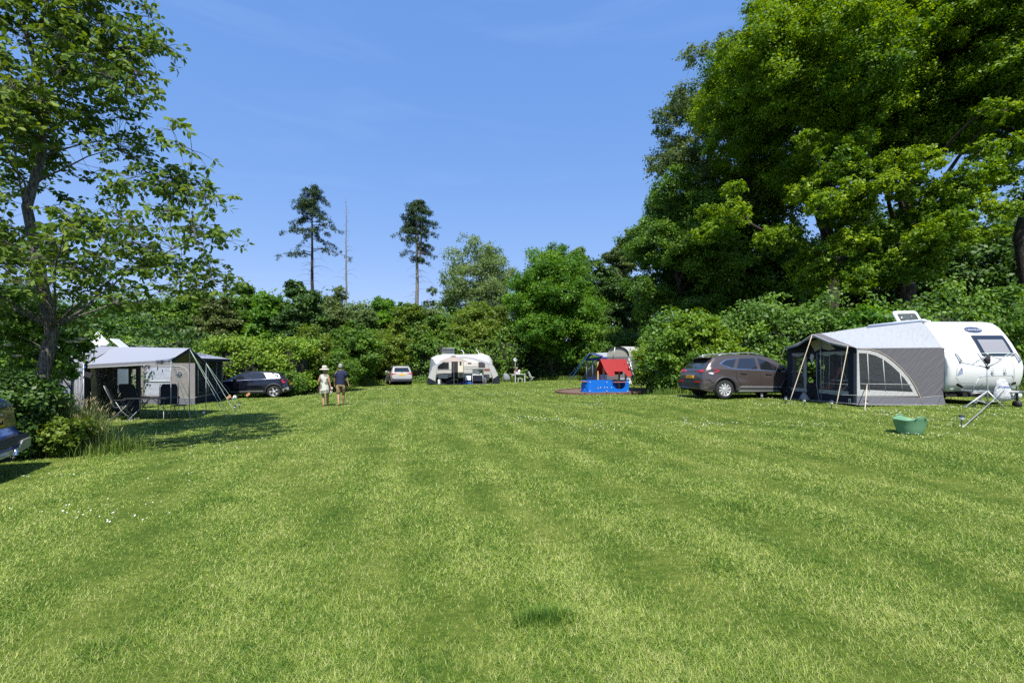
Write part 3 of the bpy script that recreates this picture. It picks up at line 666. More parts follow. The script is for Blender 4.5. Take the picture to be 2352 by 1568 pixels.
tree(25, 905, 45, 8.9, "dark leafy bush directly behind the blue car tail", "leafy_bush", "bush", L_dark, BK, 65, 30, 9000, .08, 0, .3, .03, nprim=5, shell=.4, sub=12)
tree(95, 895, 34, 8.8, "green bush between the dark bush and the tall grass", "leafy_bush", "bush", L_mid, BK, 66, 30, 9000, .08, 0, .3, .03, nprim=5, shell=.4, sub=12)
def tall_grass(px, D, w, n, h, seed, label):
    rg = np.random.default_rng(seed); c = at(px, 0, D); g = H(c.x, D); V = []; v = []
    sd = MB()
    for k in range(n):
        x = rg.normal(0, w); y = rg.normal(0, w * .6); z0 = H(c.x + x, D + y) - g; hh = h * (.5 + .6 * rg.random()) * (1.1 - .3 * abs(x) / (w * 2)); th = rg.random() * 6.283; ln = hh * (.1 + .35 * rg.random())
        dx, dy = math.cos(th), math.sin(th); wd_ = .004 + .003 * rg.random()
        pr = np.array([x, y, z0]); sdv = np.array([-dy, dx, 0]) * wd_
        for q0, q1 in ((0, .4), (.4, .75), (.75, 1)):
            a = pr + np.array([dx * ln * q0 ** 2, dy * ln * q0 ** 2, hh * q0]); b = pr + np.array([dx * ln * q1 ** 2, dy * ln * q1 ** 2, hh * q1])
            V.append([a - sdv * (1 - q0 * .8), a + sdv * (1 - q0 * .8), b + sdv * (1 - q1 * .85), b - sdv * (1 - q1 * .85)]); v.append(.2 + .7 * rg.random())
        if k % 9 == 0:
            b = pr + np.array([dx * ln, dy * ln, hh])
            sd.tube([tuple(b), tuple(b + np.array([dx * .02, dy * .02, .05])), tuple(b + np.array([dx * .05, dy * .05, .11]))], [.002, .008, .002], 4)
    o = thing("tall_grass_tuft", label, "grass tuft", (c.x, D, g))
    link("blades", fast_mesh("blades", np.array(V), 4, np.array(v), [leaf_mat("tall_grass_blade", (.07, .13, .03), (.17, .23, .06), (.32, .34, .13), .35)]), o)
    tag(sd.build("seed_heads", mat("grass_seed", (.34, .28, .15), .8), o), kind="stuff")
tall_grass(178, 9.0, .25, 1700, .92, 5, "tall seeding grass tuft at the foot of the left awning")
tall_grass(120, 8.9, .3, 500, .6, 6, "tall grass growing in front of the elder bush")
tall_grass(206, 9.4, .16, 300, .85, 7, "tall grass stems with brown seed heads against the dark awning opening")

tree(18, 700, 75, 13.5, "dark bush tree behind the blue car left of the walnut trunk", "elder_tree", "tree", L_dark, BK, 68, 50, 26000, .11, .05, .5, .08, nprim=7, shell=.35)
# ------------------------------------------------------------------ cars
GLS = mat("car_glass", (.012, .014, .017), .04, 0, .8, coat=1); RUB = mat("tyre_rubber", (.018, .018, .018), .85, bump=.2); RIM = mat("alloy", (.55, .55, .56), .35, .35)
PLB = mat("black_plastic", (.022, .022, .024), .55, bump=.1, bump_s=120); RED = mat("lamp_red", (.45, .008, .01), .12, 0, .6, coat=.8); CHR = mat("chrome", (.75, .75, .76), .15, 1)
PLY = mat("plate_yellow", (.85, .42, .02), .4); BLK = mat("plate_ink", (.01, .01, .01), .5); LMP = mat("lamp_clear", (.75, .77, .8), .08, .2, .7, coat=1); UND = mat("underbody", (.008, .008, .008), .9)
MIRR = mat("silver_trim", (.55, .56, .57), .3, .7)
class Car:
    def __init__(c, L, W, top, belt, xr, xf, r, sill=.24, tumble=.42):
        c.L, c.W, c.top, c.belt, c.xr, c.xf, c.r, c.sill, c.tumble = L, W, top, belt, xr, xf, r, sill, tumble
    def T(c, x): return float(np.interp(x, [p[0] for p in c.top], [p[1] for p in c.top]))
    def B(c, x): return min(float(np.interp(x, [p[0] for p in c.belt], [p[1] for p in c.belt])), c.T(x) - .05)
    def w(c, x):
        a = max(0, (.42 - x) / .42); b = max(0, (x - c.L + .75) / .75)
        return c.W / 2 * (1 - .13 * a ** 2.2 - .26 * b ** 2.4)
    def low(c, x):
        z = c.sill + .10 * max(0, (.35 - x) / .35) + .02
        for xw in (c.xr, c.xf):
            q = (c.r + .075) ** 2 - (x - xw) ** 2
            if q > 0: z = max(z, c.r + math.sqrt(q))
        return z
    def y(c, x, z):
        B = c.B(x); w = c.w(x)
        if z <= B:
            lo = c.sill; t = max(0, min(1, (z - lo) / (B - lo))); return w * (.955 + .045 * math.sin(math.pi * min(1, t * .9 + .12)) - .012 * t ** 3)
        y0 = w * (.955 + .045 * math.sin(math.pi * min(1, 1.02)) - .012)
        return max(.2, y0 - (z - B) * c.tumble - .018 * min(1, (z - B) / .05))
    def ring(c, x):
        T = c.T(x); B = c.B(x); lo = min(c.low(x), B - .06); P = []
        zs = [lo + (B - lo) * t for t in (0, .12, .3, .5, .68, .84, .95, 1)]
        P += [(c.y(x, z), z) for z in zs]
        Tm = T - .045
        if Tm > B + .01: P += [(c.y(x, B + (Tm - B) * t), B + (Tm - B) * t) for t in (.06, .5, 1)]
        else: P += [(P[-1][0] * f, B + (T - .02 - B) * g_) for f, g_ in ((.995, .2), (.985, .5), (.97, .75))]
        y1 = P[-1][0]
        P += [(y1 * .955, T - .014), (y1 * .8, T - .002), (y1 * .5, T + .006), (0.0, T + .01)]
        return P
    def place(c, name, label, loc, heading, paint, roof=None, rails=True, wheel='multi', lampf=None, group="cars parked on the camp site"):
        t = thing(name, label, "car", loc, math.atan2(heading[1], heading[0]), group=group); c.t = t; c.o = -(c.xr + c.xf) / 2
        xs = sorted(set([round(p[0], 3) for p in c.top] + [round(v, 3) for v in np.arange(0, c.L, .06)] + [c.L]))
        mb = MB(); N = None; vs = []; fs = []
        for x in xs:
            half = c.ring(x); pr = [(x + c.o, y, z) for y, z in half] + [(x + c.o, -y, z) for y, z in reversed(half[:-1])]
            N = len(pr); vs += pr
        for i in range(len(xs) - 1):
            for k in range(N - 1): fs.append((i * N + k, (i + 1) * N + k, (i + 1) * N + k + 1, i * N + k + 1))
        fs.append(tuple(range(N))); q = (len(xs) - 1) * N; fs.append(tuple(q + k for k in range(N - 1, -1, -1)))
        mb.add(vs, fs, True)
        body = mb.build("body", paint, t); c.body = body
        md = body.modifiers.new("edge", 'EDGE_SPLIT'); md.split_angle = R(38)
        ub = MB(); ub.box((c.L / 2 + c.o, 0, c.sill + .2), (c.L - .5, c.W - .5, .3))
        for xw in (c.xr, c.xf): ub.box((xw + c.o, 0, c.r + .15), (2 * c.r + .22, c.W - .14, c.r * 1.5))
        ub.build("underbody", UND, t)
        # arches and sills in black plastic
        for s in (1, -1):
            for xw in (c.xr, c.xf):
                a = MB(); rr = []
                for k in range(19):
                    th = math.pi * (-.06 + 1.12 * k / 18); ring = []
                    for ro, off in ((c.r + .05, .0), (c.r + .05, .022), (c.r + .125, .012), (c.r + .125, -.02)):
                        x = xw + math.cos(th) * ro; z = max(c.r + math.sin(th) * ro, c.sill); yy = c.y(x, max(z, c.sill)) + off
                        ring.append((x + c.o, s * yy, z))
                    rr.append(ring)
                a.loft(rr, True); a.build("wheel_arch", PLB, t)
            a = MB(); rr = []
            for k in range(13):
                x = c.xr + c.r + .1 + (c.xf - c.xr - 2 * c.r - .2) * k / 12
                rr.append([(x + c.o, s * (c.y(x, z) + o), z) for z, o in ((c.sill - .02, -.04), (c.sill, .016), (c.sill + .13, .02), (c.sill + .16, .004))])
            a.loft(rr, True); a.build("sill", PLB, t)
        for xw in (c.xr, c.xf):
            for s in (1, -1): c.wheel(xw + c.o, s, wheel)
        return t
    def wheel(c, x, s, style):
        r = c.r; y0 = s * (c.W / 2 - .125)
        w = bpy.data.objects.new("wheel", None); COL.objects.link(w); w.parent = c.t; w.location = (x, y0, r)
        ty = MB(); ty.lathe([(r * .66, -.1), (r * .9, -.105), (r * .98, -.085), (r, -.05), (r, .05), (r * .98, .085), (r * .9, .105), (r * .66, .1)], axis='y', n=36); ty.build("tyre", RUB, w)
        rm = MB(); yo = s * .085
        rm.lathe([(r * .68, yo * 1.12), (r * .64, yo * 1.12), (r * .62, yo * .75), (r * .60, -yo)], axis='y', n=36)
        n = {'multi': 10, 'five': 5, 'ten': 10}.get(style, 5)
        for k in range(n):
            for sub in ((-.12, .12) if n == 5 else (0,)):
                a = 2 * math.pi * k / n; a2 = a + sub + (.28 if style == 'multi' else 0)
                p = []
                for rr_, aa, wd in ((.07, a, .018), (r * .35, (a + a2) / 2, .030 if n == 10 else .02), (r * .63, a2, .034 if n == 10 else .024)):
                    ca, sa = math.cos(aa), math.sin(aa)
                    p.append([(ca * rr_ - sa * wd, yo * .98, sa * rr_ + ca * wd), (ca * rr_ + sa * wd, yo * .98, sa * rr_ - ca * wd), (ca * rr_ + sa * wd, yo * .6, sa * rr_ - ca * wd), (ca * rr_ - sa * wd, yo * .6, sa * rr_ + ca * wd)])
                rm.loft(p, True, True, False)
        rm.lathe([(.001, yo * 1.02), (.05, yo * 1.02), (.075, yo * .9), (.08, yo * .5)], axis='y', n=16)
        rm.build("rim", RIM, w)
        d = MB(); d.lathe([(.001, yo * .35), (r * .62, yo * .35)], axis='y', n=24); d.build("dark_backing_disc", UND, w)  # near-black backing disc, its colour stands in for shade behind the spokes
    def side(c, name, pts, m, s, off=.008, thick=0.0, parent=None):
        """a panel lying on the flank, outline given as (x, z)"""
        P = []; k = len(pts)
        for i in range(k):
            a = pts[i]; b = pts[(i + 1) % k]; n = max(1, int(math.hypot(b[0] - a[0], b[1] - a[1]) / .12))
            P += [(a[0] + (b[0] - a[0]) * j / n, a[1] + (b[1] - a[1]) * j / n) for j in range(n)]
        mb = MB(); mb.poly(P, (), lambda x, z: (x + c.o, s * (c.y(x, z) + off), z), (0, -s * .02, 0))
        return mb.build(name, m, parent or c.t)
    def rear(c, name, pts, m, off=.012, parent=None):
        """a panel lying on the tail, outline given as (y, z)"""
        zs = [p[1] for p in c.top]; xs = [p[0] for p in c.top]
        n0 = int(np.argmax(zs)); 
        def fx(z): return float(np.interp(z, zs[:n0 + 1], xs[:n0 + 1]))
        P = []; k = len(pts)
        for i in range(k):
            a = pts[i]; b = pts[(i + 1) % k]; n = max(1, int(math.hypot(b[0] - a[0], b[1] - a[1]) / .1))
            P += [(a[0] + (b[0] - a[0]) * j / n, a[1] + (b[1] - a[1]) * j / n) for j in range(n)]
        zs_ = sorted(set([z for _, z in P]))
        mb = MB(); mb.poly(P, (), lambda y, z: (fx(z) + c.o - off, y, z), (.02, 0, 0)); return mb.build(name, m, parent or c.t)
    def mirror(c, x, z, s, paint):
        mb = MB(); y = s * (c.y(x, z) + .12); mb.ell([((x + c.o - .06, y, z), (0, .10, 0), (0, 0, .065)), ((x + c.o, y, z), (0, .12, 0), (0, 0, .08)), ((x + c.o + .08, y, z - .005), (0, .09, 0), (0, 0, .055)), ((x + c.o + .12, y - s * .02, z - .01), (0, .03, 0), (0, 0, .02))], 12)
        mb.box((x + c.o + .02, y - s * .1, z - .05), (.06, .12, .03)); mb.build("mirror", PLB if paint is None else paint, c.t)
    def rail(c, x0, x1, s, m):
        mb = MB(); pts = []
        for k in range(11):
            x = x0 + (x1 - x0) * k / 10; T = c.T(x); yy = c.y(x, T - .045) - .05
            pts.append((x + c.o, s * yy, T + .015 + .045 * math.sin(math.pi * min(1, max(0, k / 10))) ** .4))
        mb.tube(pts, .016, 6); mb.build("roof_rail", m, c.t)
def mirror_rect(y0, y1, z0, z1): return [(y0, z0), (y1, z0), (y1, z1), (y0, z1)]
def paint(name, col, metal=.3, rough=.25):
    return mat(name, col, rough, metal, .5, coat=1)
def both(fn):
    for s in (1, -1): fn(s)
# brown suv beside the right awning
c1 = Car(4.48, 1.84, [(0, .50), (.03, .74), (.06, .92), (.12, 1.05), (.30, 1.27), (.52, 1.47), (.60, 1.545), (.9, 1.59), (1.5, 1.635), (2.1, 1.645), (2.55, 1.60), (2.85, 1.53), (3.15, 1.36), (3.45, 1.16), (3.62, 1.07), (3.95, 1.02), (4.2, .94), (4.38, .80), (4.46, .62), (4.48, .42)],
         [(0, .95), (.4, 1.12), (1.2, 1.07), (2.3, 1.03), (3.4, .98), (4.4, .9)], .90, 3.57, .355)
P1 = paint("brown_metallic", (.085, .068, .060), .45, .3)
t1 = c1.place("parked_car", "metallic brown suv with silver roof rails parked left of the large right awning", G(8.98, 17.66), (.985, .13), P1, wheel='multi')
def dress1(s):
    c = c1
    c.side("side_window", [(2.36, 1.075), (3.22, 1.02), (3.05, 1.15), (2.75, 1.37), (2.40, 1.50), (2.36, 1.50)], GLS, s)
    c.side("side_window", [(1.40, 1.12), (2.22, 1.085), (2.22, 1.50), (1.62, 1.49)], GLS, s)
    c.side("side_window", [(.80, 1.28), (1.27, 1.135), (1.46, 1.46), (1.05, 1.41)], GLS, s)
    c.side("window_trim", [(.74, 1.285), (1.25, 1.10), (2.3, 1.05), (3.3, .99), (3.3, 1.005), (2.3, 1.068), (1.26, 1.118), (.80, 1.28), (1.05, 1.425), (1.6, 1.505), (1.6, 1.515), (1.03, 1.44)], CHR, s, .011)
    c.side("tail_light", [(.10, .99), (.35, .93), (.62, 1.0), (.72, 1.05), (.55, 1.09), (.12, 1.06)], RED, s, .014)
    c.side("light_glass", [(.24, .95), (.40, .90), (.46, .955), (.34, .985)], LMP, s, .018)
    c.side("door_handle", [(1.52, .93), (1.76, .925), (1.76, .955), (1.52, .96)], P1, s, .035); c.side("door_handle", [(2.52, .90), (2.76, .895), (2.76, .925), (2.52, .93)], P1, s, .035)
    c.side("door_gap", [(1.33, 1.06), (1.34, 1.06), (1.36, .75), (1.58, .42), (1.57, .42), (1.345, .75)], UND, s, .004); c.side("door_gap", [(2.30, 1.05), (2.31, 1.05), (2.32, .40), (2.31, .40)], UND, s, .004)
    c.side("door_gap", [(3.33, 1.0), (3.34, 1.0), (3.30, .42), (3.29, .42)], UND, s, .004)
    c.side("lower_trim", [(1.45, .425), (3.15, .41), (3.1, .455), (1.55, .475)], MIRR, s, .016)
    c.side("side_skirt", [(1.4, .27), (3.1, .27), (3.05, .31), (1.5, .325)], MIRR, s, .03)
    c.side("bumper_side", [(.04, .42), (.48, .36), (.46, .56), (.30, .72), (.06, .72)], PLB, s, .012)
    c.mirror(3.12, 1.12, s, PLB); c.rail(.75, 2.65, s, MIRR); c.side("head_light", [(3.98, .82), (4.40, .72), (4.43, .80), (4.1, .93)], LMP, s, .012)
both(dress1)
c1.rear("rear_window", [(-.62, 1.13), (.62, 1.13), (.52, 1.46), (-.52, 1.46)], GLS); c1.rear("rear_bumper", [(-.80, .42), (.80, .42), (.8, .72), (-.8, .72)], PLB, .03)
c1.rear("number_plate", mirror_rect(-.26, .26, .76, .86), PLY, .03); text_part("plate_lettering", "HT-075-G", .095, BLK, c1.t, (c1.o + .0 - .006, 0, .81), (R(90), 0, R(-90)))
c1.rear("tail_light", [(-.78, .98), (-.42, .99), (-.45, 1.06), (-.76, 1.08)], RED, .02); c1.rear("tail_light", [(.78, .98), (.42, .99), (.45, 1.06), (.76, 1.08)], RED, .02)
c1.rear("reflector", mirror_rect(-.74, -.45, .60, .66), RED, .045); c1.rear("reflector", mirror_rect(.45, .74, .60, .66), RED, .045)
sp_ = MB(); sp_.loft([[(c1.o + x, y, z) for x, z in ((.34, 1.50), (.44, 1.535), (.78, 1.585), (.70, 1.53))] for y in (-.62, -.4, 0, .4, .62)], True, True, False); sp_.build("roof_spoiler", P1, c1.t)
# black crossover behind the left awning
c2 = Car(4.19, 1.79, [(0, .52), (.03, .75), (.07, .95), (.20, 1.08), (.42, 1.27), (.58, 1.40), (.8, 1.455), (1.5, 1.505), (2.0, 1.495), (2.4, 1.42), (2.75, 1.25), (3.05, 1.04), (3.2, .985), (3.7, .93), (4.0, .83), (4.14, .68), (4.19, .42)],
         [(0, .92), (.5, 1.06), (1.2, 1.02), (2.2, .98), (3.1, .93), (4.1, .85)], .79, 3.39, .345)
P2 = paint("black_blue_paint", (.006, .007, .014), .2, .12)
t2 = c2.place("parked_car", "black crossover with pale rear quarter pillar parked beyond the left awning", G(-14.78, 25.85), (-.96, -.28), P2, wheel='five')
SLV = paint("silver_blade", (.55, .57, .58), .6, .3)
def dress2(s):
    c = c2
    c.side("side_window", [(2.02, 1.03), (2.86, .99), (2.55, 1.22), (2.25, 1.36), (2.02, 1.40)], GLS, s)
    c.side("side_window", [(1.22, 1.065), (1.94, 1.035), (1.94, 1.41), (1.38, 1.40)], GLS, s)
    c.side("pillar_blade", [(.52, 1.10), (1.14, 1.075), (1.33, 1.40), (.98, 1.385)], SLV, s, .012)
    c.side("tail_light", [(.05, .90), (.34, .83), (.42, .97), (.38, 1.04), (.10, 1.02)], RED, s, .014)
    c.side("door_handle", [(1.36, .92), (1.58, .915), (1.58, .945), (1.36, .95)], P2, s, .035); c.side("door_handle", [(2.15, .90), (2.37, .895), (2.37, .925), (2.15, .93)], P2, s, .035)
    c.side("door_gap", [(1.98, 1.02), (1.99, 1.02), (2.0, .38), (1.99, .38)], UND, s, .004)
    c.side("lower_trim", [(1.32, .385), (2.95, .36), (2.95, .385), (1.32, .415)], MIRR, s, .02)
    c.side("bumper_side", [(.03, .44), (.36, .36), (.34, .50), (.05, .60)], MIRR, s, .014)
    c.mirror(2.72, 1.06, s, P2); c.side("head_light", [(3.72, .78), (4.10, .68), (4.12, .76), (3.8, .86)], LMP, s, .012)
    c.side("window_trim", [(.5, 1.068), (1.2, 1.04), (2.9, .965), (2.9, .98), (1.2, 1.056), (.5, 1.085)], CHR, s, .011)
both(dress2)
c2.rear("rear_window", [(-.58, 1.10), (.58, 1.10), (.50, 1.37), (-.50, 1.37)], GLS); c2.rear("rear_bumper", [(-.78, .42), (.78, .42), (.78, .66), (-.78, .66)], PLB, .03)
c2.rear("number_plate", mirror_rect(-.26, .26, .72, .82), PLY, .035)
# white crossover far away
c3 = Car(4.38, 1.84, [(0, .50), (.03, .75), (.06, .93), (.10, 1.05), (.28, 1.28), (.44, 1.49), (.55, 1.56), (1.0, 1.60), (2.0, 1.61), (2.5, 1.55), (2.8, 1.45), (3.2, 1.2), (3.45, 1.05), (3.9, .98), (4.2, .88), (4.35, .66), (4.38, .42)],
         [(0, .95), (.5, 1.08), (1.2, 1.04), (2.3, 1.0), (3.4, .96), (4.3, .88)], .88, 3.52, .345)
P3 = paint("cream_white_paint", (.40, .39, .36), .1, .3)
t3 = c3.place("parked_car", "pale white car seen from behind, left of the far caravan", G(-10.0, 40.0), (-.38, .925), P3)
def dress3(s):
    c = c3
    c.side("side_window", [(.72, 1.16), (3.2, 1.04), (2.7, 1.40), (2.3, 1.50), (1.1, 1.48)], GLS, s); c.mirror(3.0, 1.1, s, P3); c.rail(.6, 2.6, s, MIRR)
    c.side("tail_light", [(.04, .88), (.22, .88), (.30, 1.0), (.06, 1.02)], RED, s, .014); c.side("bumper_side", [(.04, .40), (.40, .36), (.40, .52), (.05, .52)], PLB, s, .012)
both(dress3)
c3.rear("rear_window", [(-.64, 1.10), (.64, 1.10), (.56, 1.46), (-.56, 1.46)], GLS); c3.rear("rear_bumper", [(-.80, .32), (.80, .32), (.8, .56), (-.8, .56)], PLB, .03)
c3.rear("bumper_trim", mirror_rect(-.7, .7, .49, .52), CHR, .045)
for s in (1, -1): c3.rear("tail_light", [(s * .84, .90), (s * .5, .97), (s * .42, 1.0), (s * .84, 1.03)], RED, .02)
c3.rear("number_plate", mirror_rect(-.26, .26, .84, .95), PLY, .03)
c3.rear("badge", [(-.05, 1.03), (.05, 1.03), (.04, 1.08), (-.04, 1.08)], BLK, .02)
# blue hatchback cut by the left edge
c4 = Car(4.15, 1.76, [(0, .44), (.02, .54), (.05, .60), (.13, .70), (.15, .98), (.18, 1.12), (.33, 1.20), (.52, 1.42), (.72, 1.50), (1.4, 1.53), (2.1, 1.50), (2.5, 1.40), (2.9, 1.18), (3.2, 1.02), (3.7, .95), (4.0, .80), (4.13, .6), (4.15, .4)],
         [(0, .95), (.5, 1.08), (1.2, 1.02), (2.3, .98), (3.2, .94), (4.1, .85)], .80, 3.36, .325)
P4 = paint("royal_blue_paint", (.016, .05, .40), .35, .18)
hd = np.array([-.86, -.51]); rc_ = np.array([-7.52, 6.75]); ctr = rc_ + hd * (.80 + 1.28)
t4 = c4.place("parked_car", "royal blue car with dark tailgate and tow ball at the left edge", G(ctr[0], ctr[1]), tuple(hd), P4)
TG = mat("tailgate_black", (.012, .016, .018), .15, 0, .6, coat=1)
c4.rear("tailgate_panel", [(-.80, .72), (.80, .72), (.76, .80), (.74, 1.03), (-.74, 1.03), (-.76, .80)], TG, .014)
c4.rear("rear_window", [(-.56, 1.20), (.56, 1.20), (.48, 1.44), (-.48, 1.44)], GLS)
c4.rear("number_plate", mirror_rect(-.26, .26, .75, .86), PLY, .045); text_part("plate_lettering", "75-HR", .10, BLK, c4.t, (c4.o + .085, -.09, .805), (R(90), 0, R(-90)))
text_part("lettering", "HYUNDAI", .062, CHR, c4.t, (c4.o + .128, -.12, .915), (R(90), 0, R(-90)), .003, 1.45)
bd = MB(); bd.lathe([(.075, 0), (.085, .004), (.085, .012), (.07, .014)], axis='x', n=20); o_ = bd.build("badge", CHR, c4.t); o_.location = (c4.o + .128, 0, .99)
for s in (1, -1):
    c4.side("tail_light", [(.15, .95), (.36, .95), (.40, 1.06), (.18, 1.07)], RED, s, .016)
    c4.side("bumper_side", [(.03, .44), (.44, .36), (.44, .58), (.03, .60)], PLB, s, .012)
    c4.side("side_window", [(.75, 1.14), (2.9, 1.02), (2.4, 1.36), (1.1, 1.42)], GLS, s)
    c4.mirror(2.8, 1.05, s, P4)
c4.rear("rear_bumper", [(-.84, .44), (.84, .44), (.84, .575), (-.84, .575)], PLB, .03)
sk_ = MB(); sk_.loft([[(c4.o - .05 + .01 * abs(y), y, z) for z in (z0, z1)] + [(c4.o + .0, y, z) for z in (z1, z0)] for y, z0, z1 in ((-.82, .36, .50), (-.5, .33, .49), (-.36, .32, .40), (.36, .32, .40), (.5, .33, .49), (.82, .36, .50))], True, True, False)
sk_.build("skid_plate", MIRR, c4.t)
tb = MB(); tb.tube([(c4.o + .35, 0, .27), (c4.o + .05, 0, .25), (c4.o - .08, 0, .27), (c4.o - .11, 0, .33)], .022, 8); tb.tube([(c4.o - .11, 0, .33), (c4.o - .11, 0, .36)], .018, 8)
tb.build("tow_bar", PLB, c4.t); tb = MB(); tb.lathe([(.001, .42), (.022, .415), (.03, .39), (.03, .345), (.034, .34), (.034, .335)], n=16); o_ = tb.build("tow_ball_cap", CHR, c4.t); o_.location = (c4.o - .11, 0, 0)
# ------------------------------------------------------------------ caravans, awnings, tents
def A4(px, py, D): return Vector(((px - 2048) / 1820 * D, D, 1.6 - (py - 1465) / 1820 * D))
def gp(px, py):
    """ground point seen at this pixel of the 4096 px wide photograph"""
    D = 20.0
    for k in range(30): D = .5 * D + .5 * (1.6 - H((px - 2048) / 1820 * D, D)) * 1820 / (py - 1465)
    x = (px - 2048) / 1820 * D; return Vector((x, D, H(x, D)))
WHT = mat("caravan_white", (.66, .67, .66), .3, 0, .5, coat=.5, noise_s=1.5, noise_a=.03); CRM = mat("cream_plastic", (.66, .63, .52), .4); GRYP = mat("grey_plastic", (.35, .36, .38), .45)
ALU = mat("aluminium", (.50, .52, .53), .5, .5); STL = mat("steel_pole", (.36, .38, .39), .55, .5)
def fabric(name, col, tr=.12, bs=7, bump=.35):
    m, t, N, L, b = newmat(name); b.inputs["Base Color"].default_value = (*col, 1); b.inputs["Roughness"].default_value = .8; b.inputs["Specular IOR Level"].default_value = .25
    tc = N.new("ShaderNodeTexCoord"); mp = N.new("ShaderNodeMapping"); mp.vector_type = 'TEXTURE'; mp.inputs["Rotation"].default_value = (0, R(38), 0); mp.inputs["Scale"].default_value = (.45, 1.0, 2.6)
    n = N.new("ShaderNodeTexNoise"); n.inputs["Scale"].default_value = bs; n.inputs["Detail"].default_value = 3; n.inputs["Distortion"].default_value = .6
    L.new(tc.outputs["Object"], mp.inputs[0]); L.new(mp.outputs[0], n.inputs["Vector"])
    bp = N.new("ShaderNodeBump"); bp.inputs["Strength"].default_value = bump; bp.inputs["Distance"].default_value = .06; L.new(n.outputs[0], bp.inputs["Height"]); L.new(bp.outputs[0], b.inputs["Normal"])
    t2 = N.new("ShaderNodeBsdfTranslucent"); t2.inputs[0].default_value = (*col, 1); ms = N.new("ShaderNodeMixShader"); ms.inputs[0].default_value = tr
    L.new(b.outputs[0], ms.inputs[1]); L.new(t2.outputs[0], ms.inputs[2]); L.new(ms.outputs[0], N["Material Output"].inputs[0]); return m
F_roof = fabric("awning_roof_grey", (.34, .36, .39), .08, 6, .8); F_dark = fabric("awning_wall_taupe", (.122, .118, .130), .03, 6, .45); F_skirt = fabric("awning_skirt_grey", (.15, .15, .175), .03)
F_navy = fabric("awning_navy", (.012, .015, .030), .01); F_white = fabric("awning_white", (.50, .50, .49), .2); F_lg = fabric("awning_light_grey", (.30, .30, .30), .12)
F_blue = fabric("canopy_blue_grey", (.28, .30, .35), .08, 5, .25); F_beige = fabric("lining_beige", (.34, .31, .24), .15); F_grey = fabric("tent_grey", (.24, .25, .29), .06); F_taupe = fabric("tent_taupe", (.24, .225, .215), .08)
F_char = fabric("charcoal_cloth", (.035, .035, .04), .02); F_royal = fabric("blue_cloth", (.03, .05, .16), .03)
ROPE = mat("beige_strap", (.55, .46, .34), .8); ROPEW = mat("white_rope", (.6, .7, .66), .7); ROPEB = mat("blue_strap", (.03, .12, .42), .6); ROPER = mat("red_strap", (.35, .03, .03), .6); ROPEG = mat("green_rope", (.36, .48, .42), .7)
def clear(name, a=.22, col=(.25, .27, .28)):
    m, t, N, L, b = newmat(name); b.inputs["Base Color"].default_value = (*col, 1); b.inputs["Roughness"].default_value = .12; b.inputs["Coat Weight"].default_value = .5
    n = N.new("ShaderNodeTexNoise"); n.inputs["Scale"].default_value = 5; bp = N.new("ShaderNodeBump"); bp.inputs["Strength"].default_value = .6; bp.inputs["Distance"].default_value = .05
    tc = N.new("ShaderNodeTexCoord"); L.new(tc.outputs["Object"], n.inputs["Vector"]); L.new(n.outputs[0], bp.inputs["Height"]); L.new(bp.outputs[0], b.inputs["Normal"])
    tr = N.new("ShaderNodeBsdfTransparent"); ms = N.new("ShaderNodeMixShader"); ms.inputs[0].default_value = a
    L.new(tr.outputs[0], ms.inputs[1]); L.new(b.outputs[0], ms.inputs[2]); L.new(ms.outputs[0], N["Material Output"].inputs[0]); return m
FOIL = clear("window_foil", .12); FOILW = clear("net_curtain", .85, (.42, .46, .52))
def rel(t, p): return tuple(Vector(p) - t.location)
def sheet(mb, pts, nu=8, nv=6, sag=0.0, seed=1, wr=.0):
    """four sided cloth sheet: bilinear, hanging a little in the middle"""
    a, b, c, d = [Vector(p) for p in pts]; vs = []; fs = []
    for j in range(nv + 1):
        for i in range(nu + 1):
            u, v = i / nu, j / nv; p = (a * (1 - u) + b * u) * (1 - v) + (d * (1 - u) + c * u) * v
            p.z -= sag * 16 * u * (1 - u) * v * (1 - v) - wr * math.sin(u * 17 + v * 5 + seed) * math.sin(math.pi * v); vs.append(p)
    for j in range(nv):
        for i in range(nu): fs.append((j * (nu + 1) + i, j * (nu + 1) + i + 1, (j + 1) * (nu + 1) + i + 1, (j + 1) * (nu + 1) + i))
    mb.add(vs, fs, True); return mb
def strip(mb, pts, w, n=6): return mb.tube(pts, w, n)
def wall_fn(p0, p1, t, off=0.0):
    """maps (metres along the wall, height above world zero) to local coordinates; off = towards the viewer"""
    p0 = Vector((p0[0], p0[1], 0)); p1 = Vector((p1[0], p1[1], 0)); d = (p1 - p0).normalized(); n = Vector((d.y, -d.x, 0))
    if n.dot(-p0) < 0: n = -n
    return lambda s, z: tuple(p0 + d * s + n * off + Vector((0, 0, z)) - t.location)
def rope(label, a, b, m, group, r=.008, sag=.0, name="guy_rope"):
    t = thing(name, label, "guy rope", tuple(b), group=group); mb = MB(); a = Vector(a); b = Vector(b)
    pts = [a + (b - a) * k / 6 - Vector((0, 0, sag * math.sin(math.pi * k / 6))) - t.location for k in range(7)]
    mb.tube(pts, r, 5); mb.build("strap", m, t)
    mb = MB(); mb.tube([(0, 0, -.08), (.01, 0, .05)], .009, 5); mb.build("peg", STL, t)
    mb = MB(); c = (a - b) * .18; mb.box(tuple(c), (.03, .012, .05), rx=.4); mb.build("tensioner", ROPE, t); return t

